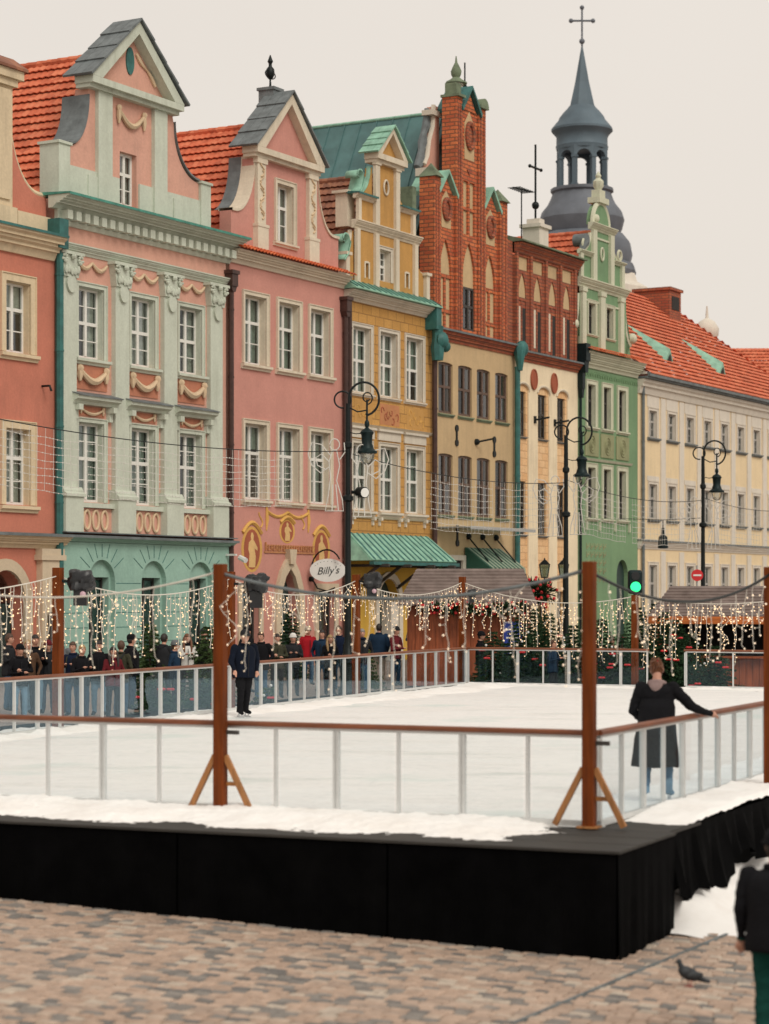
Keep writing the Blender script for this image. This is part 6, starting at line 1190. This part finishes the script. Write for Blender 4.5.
plain('hair_dark', (.018, .012, .009), .6, 0, .3, 30); plain('hair_brown', (.075, .035, .018), .6, 0, .3, 30); plain('hair_red', (.14, .05, .018), .55, 0, .35, 30); plain('hair_grey', (.22, .2, .19), .6, 0, .3, 30); plain('hair_blond', (.35, .22, .10), .6, 0, .3, 30)
def loft(mb, rings, n=14):
    vs = []
    for cx, cy, cz, rx, ry in rings: vs += [(cx+rx*math.cos(2*math.pi*k/n), cy+ry*math.sin(2*math.pi*k/n), cz) for k in range(n)]
    fs = [(i*n+k, i*n+(k+1) % n, (i+1)*n+(k+1) % n, (i+1)*n+k) for i in range(len(rings)-1) for k in range(n)]+[tuple(range(n-1, -1, -1)), tuple(range((len(rings)-1)*n, len(rings)*n))]; mb.add(vs, fs)
def person(P, rz, H, label, top='navy', legs='jeans', shoes='black', pose='pockets', hair='hair_dark', hat=None, long_hair=False, bulk=1.0, coat=None, hood=None, lean=0, arms=None, vox=.022, skates=False, female=False, scarf=None, head_tilt=(0, 0), stance=.11, group='spectators behind the long barrier', name='person', step=0, cap=False, loose_hair=None, jacket=True, pack=None, ct=1.0):
    r = empty(name, P, label, 'person', group, rz=rz); S = H/1.75; mb = MB(); smp = []
    def s(p, rad, m): smp.append((p[0], p[1], p[2], rad, m))
    def limb(pts, rad, m, n=10):
        mb.tube(pts, rad, n)
        for p, q in zip(pts, rad): mb.ball(p, q*.98, n=10, m=6)
        for i in range(len(pts)-1):
            for k in range(5): f = k/4; s([pts[i][j]*(1-f)+pts[i+1][j]*f for j in range(3)], rad[i]*(1-f)+rad[i+1]*f, m)
    z0 = .06 if skates else 0; b = bulk; sh = .185*(.92 if female else 1)*(.5+.5*b)
    loft(mb, [(0, .01, .84, .12*b, .09*b), (0, .01, .90, .165*b, .115*b), (0, .01, .98, .165*b, .12*b), (0, 0, 1.08, .15*b, .115*b), (0, -.005, 1.2, .165*b, .125*b), (0, 0, 1.32, .18*b, .125*b), (0, .01, 1.41, .165*b, .105*b), (0, .015, 1.46, .10, .08), (0, .01, 1.5, .062, .06)])
    for z, rd in ((.92, .13), (1.0, .14), (1.1, .14), (1.2, .15), (1.3, .16), (1.4, .13)):
        for dx in (-.09, 0, .09): s((dx*b, 0, z), rd*.8, 1)
    hz = 1.49
    tx, ty = head_tilt
    limb([(0, .015, 1.44), (0, 0, 1.56)], [.058, .055], 0)
    hc = Vector((tx*.12, -.015+ty*.12, 1.635)); mb.ball(hc, .1, (.80, .98, 1.12), 16, 12); mb.ball(hc+Vector((0, -.035, -.055)), .062, (.85, .9, 1.0), 12, 8)
    mb.ball(hc+Vector((0, -.1, -.018)), .02, (.8, 1.1, 1.5), 8, 6); mb.ball(hc+Vector((0, -.085, -.065)), .022, (1.4, .6, .7), 8, 6)
    for sx in (-1, 1): mb.ball(hc+Vector((sx*.082, .01, -.01)), .026, (.5, .9, 1.3), 8, 6)
    s(hc, .10, 0); s(hc+Vector((0, -.05, -.05)), .07, 0)
    for sx in (-1, 1):
        kx = stance*sx; st = step*sx
        limb([(sx*.085, .0, .90), (kx*1.0, -.02+st*.5, .49), (kx*1.05, .02+st, .10+z0)], [.094*b, .072+.01*(b-1), .062], 2)
        limb([(kx*1.05, .03+st, .07+z0), (kx*1.2, -.07+st, .045+z0), (kx*1.3, -.14+st, .035+z0)], [.052, .045, .036], 3)
    A = {'down': [(.275, .03, 1.14), (.285, -.04, .89)], 'pockets': [(.30, .07, 1.13), (.225, -.09, .95)], 'hold': [(.26, -.03, 1.13), (.10, -.26, 1.22)], 'fold': [(.275, -.03, 1.12), (-.03, -.21, 1.15)], 'behind': [(.29, .10, 1.13), (.1, .16, .95)], 'up': [(.25, -.08, 1.15), (.06, -.20, 1.42)]}
    for sx in (-1, 1):
        e, wv = (arms[0] if sx < 0 else arms[1]) if arms else [(p[0]*sx, p[1]+(.03*sx if pose == 'fold' else 0), p[2]+(.03*sx if pose == 'fold' else 0)) for p in A[pose]]
        so_ = (sx*sh, .01, 1.40); limb([so_, e, wv], [.066*b, .05*b, .036+.006*(b-1)], 1)
        d = (Vector(wv)-Vector(e)).normalized(); hp = Vector(wv)+d*.05; up = Vector((0, 0, 1)); side = d.cross(up); side = side.normalized() if side.length > .2 else Vector((1, 0, 0)); nr = side.cross(d)
        if pose != 'pockets' or arms:
            mb.ball(tuple(hp), .042, (1, 1, 1), 8, 6); s(hp, .045, 0); s(hp+d*.06, .03, 0)
            for k, ln_ in enumerate((.062, .075, .07, .055)):
                o_ = side*(k-1.5)*.019; p0 = hp+o_+d*.02; limb([tuple(p0), tuple(p0+d*ln_*.6-nr*.008), tuple(p0+d*ln_-nr*.028)], [.0105, .0095, .008], 0, 6)
            t0 = hp+side*-.028*sx-d*.01; limb([tuple(t0), tuple(t0-side*.028*sx+d*.03-nr*.01), tuple(t0-side*.03*sx+d*.055-nr*.02)], [.012, .011, .009], 0, 6)
    me = bpy.data.meshes.new('tmp'); me.from_pydata(mb.v, [], mb.f); bm = bmesh.new(); bm.from_mesh(me); bmesh.ops.recalc_face_normals(bm, faces=bm.faces); bm.to_mesh(me); bm.free()
    o = bpy.data.objects.new('tmp', me); col.objects.link(o); md = o.modifiers.new('r', 'REMESH'); md.mode = 'VOXEL'; md.voxel_size = vox; sm = o.modifiers.new('s', 'SMOOTH'); sm.iterations = 3; sm.factor = .5
    dg = bpy.context.evaluated_depsgraph_get(); nm = bpy.data.meshes.new_from_object(o.evaluated_get(dg)); bpy.data.objects.remove(o); bpy.data.meshes.remove(me)
    cs = np.empty(len(nm.polygons)*3); nm.polygons.foreach_get('center', cs); cs = cs.reshape(-1, 3); sp_ = np.array(smp); dd = np.linalg.norm(cs[:, None, :]-sp_[None, :, :3], axis=2)-sp_[None, :, 3]; mi = sp_[np.argmin(dd, axis=1), 4].astype(int)
    mi[(mi == 1) & (cs[:, 2] < .885)] = 2
    vc = np.empty(len(nm.vertices)*3); nm.vertices.foreach_get('co', vc); vc = vc.reshape(-1, 3); vm = np.zeros(len(vc), int)
    for p_, k_ in zip(nm.polygons, mi):
        if k_ in (1, 2): vm[list(p_.vertices)] = 1
    seedv = Vector((P.x*3, P.y*3, 0))
    for i_ in np.nonzero(vm)[0]:     # creases in the cloth
        c_ = Vector(vc[i_]); a_ = .011*mn.noise(Vector((c_.x*6, c_.y*6, c_.z*17))+seedv)+.007*mn.noise(Vector((c_.x*15+c_.z*14, c_.y*15, c_.z*20))+seedv); nv_ = nm.vertices[int(i_)].normal; vc[i_] += np.array(nv_)*a_
    nm.vertices.foreach_set('co', vc.reshape(-1))
    for mm in ('skin', 'cloth_'+top, 'cloth_'+legs, 'cloth_'+shoes): nm.materials.append(MATS[mm])
    nm.polygons.foreach_set('material_index', mi.astype(np.int32)); nm.polygons.foreach_set('use_smooth', [True]*len(nm.polygons)); nm.transform(Matrix.Diagonal((S, S, S, 1))); nm.update()
    body = bpy.data.objects.new('body', nm); col.objects.link(body); body.parent = r; body.rotation_euler.x = lean
    def child(name, m_, mat, sub=0, smooth=True, solid=0):
        m_.v = [(x*S, y*S, z*S) for x, y, z in m_.v]; c = m_.build(name, mat, body, off=0, smooth=smooth and 60, fix=(solid == 0)); 
        if solid: q = c.modifiers.new('s', 'SOLIDIFY'); q.thickness = solid
        return c
    m_ = MB()
    for sx in (-1, 1): m_.ball(hc+Vector((sx*.032, -.088, .012)), .0105, n=8, m=6)
    child('eyes', m_, 'hair_dark')
    def shell_(scale, keep, mat, name, dz=0.0, n=18, mm=14):
        q = MB(); q.ball(hc+Vector((0, .008, .012+dz)), .1, (.80*scale, .98*scale, 1.12*scale), n, mm); vs = q.v; fs = [f for f in q.f if keep(Vector(np.mean([vs[i] for i in f], axis=0))-hc)]; q.f = fs; q.m = [0]*len(fs); return child(name, q, mat, solid=.012)
    if hair: shell_(1.08, lambda c: c.z > .045 or c.y > .0 and c.z > -.075 or (abs(c.x) > .07 and c.y > -.03 and c.z > -.02), hair, 'hair')
    if long_hair:
        q = MB(); loft(q, [(hc.x, hc.y+.055, 1.68, .08, .05), (hc.x, hc.y+.06, 1.60, .10, .06), (hc.x, hc.y+.065, 1.5, .115, .06), (hc.x, hc.y+.07, 1.38, .12, .05), (hc.x, hc.y+.07, 1.27, .10, .035)])
        for sx in (-1, 1): q.tube([(hc.x+sx*.08, hc.y, 1.66), (hc.x+sx*.10, hc.y-.03, 1.54), (hc.x+sx*.10, -.09, 1.42), (hc.x+sx*.09, -.12, 1.28)], [.03, .035, .04, .02], 8)
        child('long_hair', q, hair)
    if hat:
        q = MB(); hx, hy = hc.x, hc.y
        loft(q, [(hx, hy+.005, 1.655, .093, .112), (hx, hy+.005, 1.70, .096, .115), (hx, hy+.008, 1.735, .088, .105), (hx, hy+.01, 1.765, .065, .078), (hx, hy+.01, 1.785, .03, .035)], 16)
        if cap: q.add([(hx-.07, hy-.09, 1.675), (hx+.07, hy-.09, 1.675), (hx+.05, hy-.175, 1.66), (hx-.05, hy-.175, 1.66), (hx-.07, hy-.09, 1.69), (hx+.07, hy-.09, 1.69), (hx+.05, hy-.175, 1.667), (hx-.05, hy-.175, 1.667)], [(0,1,2,3),(4,7,6,5),(0,4,5,1),(1,5,6,2),(2,6,7,3),(3,7,4,0)])
        else:
            vs = [(hx+.1*math.cos(t), hy+.005+.118*math.sin(t), 1.668) for t in [2*math.pi*i/16 for i in range(16)]]; q.tube(vs, .018, 6, closed=True)
        hat_o = child('cap' if cap else 'hat', q, hat)
    if hood:
        q = MB(); vs = [(.092*math.cos(t), .015+.095*math.sin(t), 1.455+.02*math.sin(t)) for t in [2*math.pi*i/18 for i in range(18)]]; q.tube(vs, .032, 8, closed=True); loft(q, [(0, .12, 1.34, .02, .02), (0, .13, 1.38, .055, .03), (0, .125, 1.43, .085, .035), (0, .11, 1.47, .09, .035)]); child('hood', q, 'cloth_'+hood)
    elif scarf:
        q = MB(); vs = [(.075*math.cos(t), .005+.085*math.sin(t), 1.485) for t in [2*math.pi*i/16 for i in range(16)]]; q.tube(vs, .04, 8, closed=True); child('scarf', q, scarf)
    else:
        q = MB(); vs = [(.078*math.cos(t), .015+.08*math.sin(t), 1.475+.012*math.sin(t)) for t in [2*math.pi*i/16 for i in range(16)]]; q.tube(vs, .026, 8, closed=True); child('collar', q, 'cloth_'+top)
    if jacket and not coat:     # loose jacket body down over the hips
        q = MB(); n = 28; rings = []
        for z, rx, ry in ((.80, .185, .15), (.84, .192, .155), (.95, .185, .152), (1.08, .178, .148), (1.2, .186, .152), (1.3, .19, .148), (1.38, .172, .13), (1.44, .12, .105)):
            rings.append([((rx*b+.012*mn.noise(Vector((a*2.2, z*9, 1))+seedv))*math.cos(a), .008+(ry*b+.014*mn.noise(Vector((a*2.2+3, z*8, 2))+seedv))*math.sin(a), z+.012*math.sin(2*a+z*7)*(z < .82)) for a in [2*math.pi*k/n for k in range(n)]])
        vs = [p for g in rings for p in g]; q.add(vs, [(i*n+k, i*n+(k+1) % n, (i+1)*n+(k+1) % n, (i+1)*n+k) for i in range(len(rings)-1) for k in range(n)]); child('jacket', q, 'cloth_'+top, solid=.015)
        q = MB(); q.box(-.006, .006, -.16*b-.004, -.14*b, .84, 1.36); child('zip', q, 'cloth_charcoal', smooth=False)
    if pack:
        q = MB(); loft(q, [(0, .23*b, .98, .13, .06), (0, .245*b, 1.05, .15, .085), (0, .24*b, 1.25, .145, .08), (0, .225*b, 1.38, .11, .055)])
        for sx in (-1, 1): q.tube([(sx*.10, .2*b, 1.36), (sx*.11, .06, 1.47), (sx*.12, -.10*b, 1.38), (sx*.13, -.13*b, 1.2), (sx*.15, .05, 1.02)], .016, 6)
        child('backpack', q, 'cloth_'+pack)
    if coat:    # skirt of a long coat
        q = MB(); n = 32; rings = []
        for (z, rx, ry) in ((1.26, .15*b, .11*b), (1.16, .172*b, .134*b), (1.04, .172*b, .138*b), (.92, .184*b, .148*b), (.76, .196*b, .158*b), (.58, .206*b, .166*b), (coat, .215*b, .172*b)):
            f = max(0, (1.06-z)/.6); rings.append([((rx+.022*f*math.sin(5*a+1)+.014*f*math.sin(9*a)+.010*mn.noise(Vector((a*3, z*7, 0))))*math.cos(a), .01+(ry+.014*f*math.cos(6*a))*math.sin(a), z+.01*f*math.sin(3*a)) for a in [2*math.pi*k/n for k in range(n)]])
        vs = [p for g in rings for p in g]; q.add(vs, [(i*n+k, i*n+(k+1) % n, (i+1)*n+(k+1) % n, (i+1)*n+k) for i in range(len(rings)-1) for k in range(n)]); child('coat_skirt', q, 'cloth_'+top, solid=.012)
    if skates:
        for sx in (-1, 1):
            kx = stance*sx; st = step*sx; q = MB(); x = kx*1.15; q.box(x-.006, x+.006, -.20+st, .12+st, .0, .03)
            q.box(x-.012, x+.012, -.12+st, -.08+st, .03, .075); q.box(x-.012, x+.012, .02+st, .06+st, .03, .08); child('skate_blade', q, 'steel', smooth=False)
            q = MB(); loft(q, [(kx*1.05, .03+st, .1, .062, .07), (kx*1.05, .025+st, .2, .06, .066), (kx*1.03, .015+st, .27, .066, .07)]); child('skate_boot', q, 'cloth_'+shoes)
    if loose_hair:
        q = MB(); q.ball(hc+Vector((0, .05, .06)), .055, (1.1, .9, .9)); child('hair_bun', q, loose_hair)
    return r
def stand(u, vtop, H):      # a bearing and an eye-line give the standing place on the sloping square
    a = (u-U0)/FPX; d = (CAMZ+1.362-H)/((vtop-V0)/FPX+.0181-.0236*a); return at(u, d)
SP = [(9, 634, 1.78, 1.3, dict(top='charcoal', legs='jeans', pose='hold', hair='hair_brown'), 'person in charcoal jacket with raised hands beside the salmon doorway'),
 (20, 645, 1.66, .4, dict(top='black', legs='jeans_pale', pose='fold', hair='hair_dark', hat='cloth_black'), 'person in black coat and beanie near the salmon doorway'),
 (35, 635, 1.80, .5, dict(top='black', legs='jeans_pale', pose='hold', hair='hair_dark', bulk=1.1), 'bareheaded person in black jacket holding something with both hands'),
 (60, 635, 1.80, -.3, dict(top='grey', legs='darkblue', pose='fold', hair='hair_grey', bulk=1.1), 'person in grey jacket with folded arms by the menu board'),
 (82, 645, 1.66, .6, dict(top='black', legs='darkblue', pose='hold', hair='hair_blond'), 'blond person in black jacket beside the wooden post'),
 (99, 641, 1.70, .0, dict(top='black', legs='jeans_pale', pose='pockets', hair='hair_dark', hood='black', bulk=1.15), 'person in black hooded jacket and pale jeans before the mint wall'),
 (131, 635, 1.78, 1.9, dict(top='black', legs='darkblue', pose='pockets', hair='hair_dark', hat='cloth_black', cap=True, bulk=1.2), 'person in black puffer jacket and flat cap seen from behind'),
 (164, 634, 1.74, 2.6, dict(top='charcoal', legs='black', pose='hold', hair='hair_dark', hood='charcoal', bulk=1.1), 'person in charcoal hooded coat with back to the rink'),
 (187, 634, 1.70, .3, dict(top='white', legs='black', pose='hold', hair='hair_red', long_hair=True, female=True, scarf='cloth_black'), 'woman with long red hair in a pale jacket'),
 (204, 629, 1.82, .2, dict(top='black', legs='black', pose='pockets', hair='hair_dark', hat='cloth_charcoal', bulk=1.1), 'tall person in black with dark beanie beside the red haired woman'),
 (247, 627, 1.78, .9, dict(top='black', legs='black', pose='pockets', hair='hair_dark', hat='cloth_black'), 'person in black beanie half hidden behind the man in navy'),
 (277, 634, 1.68, .2, dict(top='olive', legs='black', pose='fold', hair='hair_dark'), 'person in olive jacket before the arched pink doorway'),
 (308, 627, 1.68, .4, dict(top='red', legs='jeans', pose='pockets', hair='hair_brown', hat='cloth_beige', bulk=1.2, female=True), 'person in bright red puffer jacket and cream knitted hat'),
 (322, 630, 1.70, -.2, dict(top='darkblue', legs='jeans', pose='pockets', hair='hair_dark', bulk=1.1), 'person in dark blue jacket beside the one in red'),
 (339, 626, 1.80, -.4, dict(top='navy', legs='jeans', pose='pockets', hair='hair_brown', bulk=1.15), 'tall person in navy jacket right of the red jacket'),
 (351, 632, 1.74, .6, dict(top='black', legs='black', pose='fold', hair='hair_dark'), 'person in black with folded arms by the street lamp'),
 (379, 624, 1.78, 2.9, dict(top='darkblue', legs='beige', pose='pockets', hair='hair_dark', bulk=1.3), 'broad person in dark blue coat seen from behind at the yellow doorway'),
 (414, 621, 1.72, -.5, dict(top='grey', legs='jeans', pose='hold', hair='hair_brown', hat='cloth_hood', scarf='cloth_white'), 'person in grey coat and pale hat beside the stall wall'),
 (481, 632, 1.70, 1.2, dict(top='black', legs='jeans', pose='fold', hair='hair_dark', hat='cloth_black'), 'person in black beanie at the stall corner post'),
 (553, 640, 1.62, 1.0, dict(top='darkblue', legs='black', pose='hold', hair='hair_brown', hood='darkblue'), 'person in blue jacket among the fir trees'),
 (28, 640, 1.70, .2, dict(top='brown', legs='black', pose='pockets', hair='hair_blond', scarf='cloth_beige'), 'person in brown coat with beige scarf behind the black jackets'),
 (48, 641, 1.66, .1, dict(top='charcoal', legs='darkblue', pose='pockets', hair='hair_dark', hat='cloth_wine'), 'person in charcoal coat and wine red beanie by the salmon doorway'),
 (73, 642, 1.68, -.2, dict(top='navy', legs='jeans', pose='hold', hair='hair_brown', pack='olive'), 'person in navy jacket with olive backpack straps near the wooden post'),
 (113, 647, 1.62, .4, dict(top='wine', legs='black', pose='fold', hair='hair_dark', long_hair=True, female=True), 'woman with long dark hair in a wine red coat'),
 (121, 641, 1.72, 2.8, dict(top='olive', legs='jeans', pose='pockets', hair='hair_brown', pack='charcoal'), 'person in olive jacket with charcoal backpack seen from behind'),
 (175, 641, 1.66, 1.4, dict(top='darkblue', legs='black', pose='pockets', hair='hair_brown', hat='cloth_grey'), 'person in dark blue coat and grey beanie by the mint wall'),
 (217, 634, 1.74, .5, dict(top='charcoal', legs='jeans', pose='fold', hair='hair_dark', scarf='cloth_wine'), 'person in charcoal coat with wine red scarf near the walkway post'),
 (261, 632, 1.76, -.4, dict(top='black', legs='jeans', pose='pockets', hair='hair_brown', bulk=1.2), 'stocky person in black jacket before the arched pink doorway'),
 (293, 634, 1.66, .1, dict(top='charcoal', legs='black', pose='hold', hair='hair_dark', hat='cloth_white'), 'person in charcoal coat and white beanie beside the red jacket'),
 (330, 635, 1.62, .3, dict(top='black', legs='black', pose='fold', hair='hair_blond', long_hair=True, female=True), 'woman with long blond hair in a black coat'),
 (362, 629, 1.76, .2, dict(top='charcoal', legs='jeans', pose='pockets', hair='hair_grey', scarf='cloth_navy'), 'grey haired person in charcoal coat right of the street lamp'),
 (396, 627, 1.72, .9, dict(top='wine', legs='darkblue', pose='fold', hair='hair_brown', hat='cloth_charcoal'), 'person in wine red jacket at the yellow doorway'),
 (590, 634, 1.74, .3, dict(top='charcoal', legs='black', pose='pockets', hair='hair_dark', hat='cloth_black'), 'person in charcoal behind the firs near the corner post'),
 (612, 637, 1.68, -.3, dict(top='brown', legs='black', pose='fold', hair='hair_brown'), 'person in brown coat behind the firs before the green house'),
 (650, 633, 1.70, .4, dict(top='black', legs='black', pose='hold', hair='hair_dark', hood='black'), 'person in black hooded coat near the gap in the end barrier'),
 (668, 628, 1.74, .1, dict(top='navy', legs='jeans', pose='fold', hair='hair_grey', hat='cloth_navy'), 'person in navy coat and navy beanie before the yellow building'),
 (693, 612, 1.76, .3, dict(top='olive', legs='brown', pose='hold', hair='hair_brown', scarf='cloth_olive'), 'person in olive coat at the end of the orange stall')]
for u, v, H, rz, kw, l in SP: person(stand(u, v, H), rz, H, l, **{**dict(vox=.026), **kw})
# skaters
Pm = at(243, 44.2, 0.0)
person(Pm, R(30), 1.74, 'man in navy jacket, dark trousers and cap standing on skates on the ice', top='deepnavy', legs='black', shoes='black', hair='hair_grey', hat='cloth_charcoal', cap=True, skates=True, bulk=1.28, arms=[[(-.31, -.03, 1.13), (-.30, -.17, .96)], [(.32, .06, 1.12), (.24, -.10, .93)]], vox=.014, group='skaters on the ice', head_tilt=(-.4, -.8), stance=.085, step=.05, lean=.05)
Pw = at(656.5, 26.2, 0.0)
person(Pw, R(180-14), 1.68, 'woman in long dark coat and skates leaning on the barrier', top='black', legs='jeans_skater', shoes='jeans_skater', hair='hair_red', skates=True, female=True, coat=.42, bulk=1.26, hood='hood', arms=[[(-.42, -.10, 1.17), (-.63, -.33, 1.085)], [(.30, .0, 1.12), (.20, -.17, .97)]], vox=.012, group='skaters on the ice', head_tilt=(.1, -.4), stance=.13, step=.05, lean=.04, loose_hair='hair_red')
hb = [o for o in bpy.data.objects if o.get('label', '').startswith('woman in long dark coat')][0]
bd = [c for c in hb.children if c.name.startswith('body')][0]; q = MB(); S_ = 1.68/1.75; hq = Vector((.012, -.063, 1.635))
rr = random.Random(4)
for k in range(70):     # loose locks pinned up at the back of the head
    a1, a2 = rr.uniform(.2, 2.94), rr.uniform(-.5, 1.3); dv_ = Vector((math.cos(a1)*math.cos(a2), math.sin(a1)*math.cos(a2), math.sin(a2))); p0 = hq+Vector((dv_.x*.088, dv_.y*.105, dv_.z*.12)); p2 = hq+Vector((.0, .08, .085))+Vector((rr.gauss(0, .03), rr.gauss(0, .03), rr.gauss(0, .02))); p1 = (p0+p2)/2+dv_*.025
    q.tube([p*S_ for p in (p0, p1, p2)], [.007, .011, .007], 5)
q.build('hair_locks', 'hair_red', bd, off=0, smooth=True); q = MB(); q.tube([((hq.x+.03*math.cos(t))*S_, (hq.y+.075+.02*math.sin(t))*S_, (hq.z+.085+.02*math.sin(t))*S_) for t in [2*math.pi*i/12 for i in range(12)]], .012*S_, 6, closed=True); q.build('hair_tie', 'red_plastic', bd, off=0, smooth=True)
Pf = at(776, 17.2); person(Pf, R(160), 1.72, 'passer-by in black jacket and teal trousers on the paving', top='black', legs='teal', shoes='black', hair='hair_dark', hat='cloth_black', bulk=1.3, pose='down', group='people on the paving', stance=.1, vox=.016)

# ------------------------------------------------------------------ pigeon on the paving
P = at(690, 19.75); pg = empty('pigeon', P, 'grey pigeon standing on the brown setts', 'pigeon', rz=R(200)); mb = MB()
ang = R(28)
def rot(x, z): return x*math.cos(ang)-z*math.sin(ang), x*math.sin(ang)+z*math.cos(ang)
rings = [(-.10, .012), (-.08, .03), (-.04, .052), (0, .062), (.05, .058), (.085, .04)]
for i, (x, rd) in enumerate(rings): mb.ball((rot(x, 0)[0], 0, .115+rot(x, 0)[1]), max(rd, .02), (1.15, .85, .95), 10, 8)
mb.tube([(.07, 0, .16), (.095, 0, .20), (.105, 0, .225)], [.036, .026, .022], 8); mb.ball((.112, 0, .235), .027, (1.1, .9, .95), 10, 8); mb.tube([(-.08, 0, .08), (-.15, 0, .05), (-.2, 0, .035)], [.03, .022, .016], 8)
me = bpy.data.meshes.new('tmp'); me.from_pydata(mb.v, [], mb.f); o = bpy.data.objects.new('tmp', me); col.objects.link(o); md = o.modifiers.new('r', 'REMESH'); md.mode = 'VOXEL'; md.voxel_size = .006; sm = o.modifiers.new('s', 'SMOOTH'); sm.iterations = 3
nm = bpy.data.meshes.new_from_object(o.evaluated_get(bpy.context.evaluated_depsgraph_get())); bpy.data.objects.remove(o); plain('feather', (.022, .027, .032), .6, 0, .5, 12); plain('beak', (.05, .045, .04), .5); plain('pigeon_leg', (.35, .09, .07), .6)
nm.materials.append(MATS['feather']); nm.polygons.foreach_set('use_smooth', [True]*len(nm.polygons)); bo = bpy.data.objects.new('body', nm); col.objects.link(bo); bo.parent = pg
mb = MB(); mb.tube([(.135, 0, .235), (.165, 0, .226)], [.009, .003], 6); mb.build('beak', 'beak', pg)
for s in (-1, 1):
    mb = MB(); mb.tube([(.0, s*.025, .08), (.005, s*.025, .006)], .005, 6); mb.tube([(.005, s*.025, .006), (.045, s*.025, .003)], .004, 5); mb.tube([(.005, s*.025, .006), (.035, s*.025+.018, .003)], .004, 5); mb.tube([(.005, s*.025, .006), (.035, s*.025-.018, .003)], .004, 5); mb.tube([(.005, s*.025, .006), (-.02, s*.025, .003)], .004, 5); mb.build('leg', 'pigeon_leg', pg)
    mb = MB(); mb.ball((-.03, s*.045, .11), .06, (1.35, .22, .55), 10, 8); o = mb.build('wing', 'feather', pg, smooth=True)

for o in bpy.data.objects:
    if '_off' in o.keys(): del o['_off']
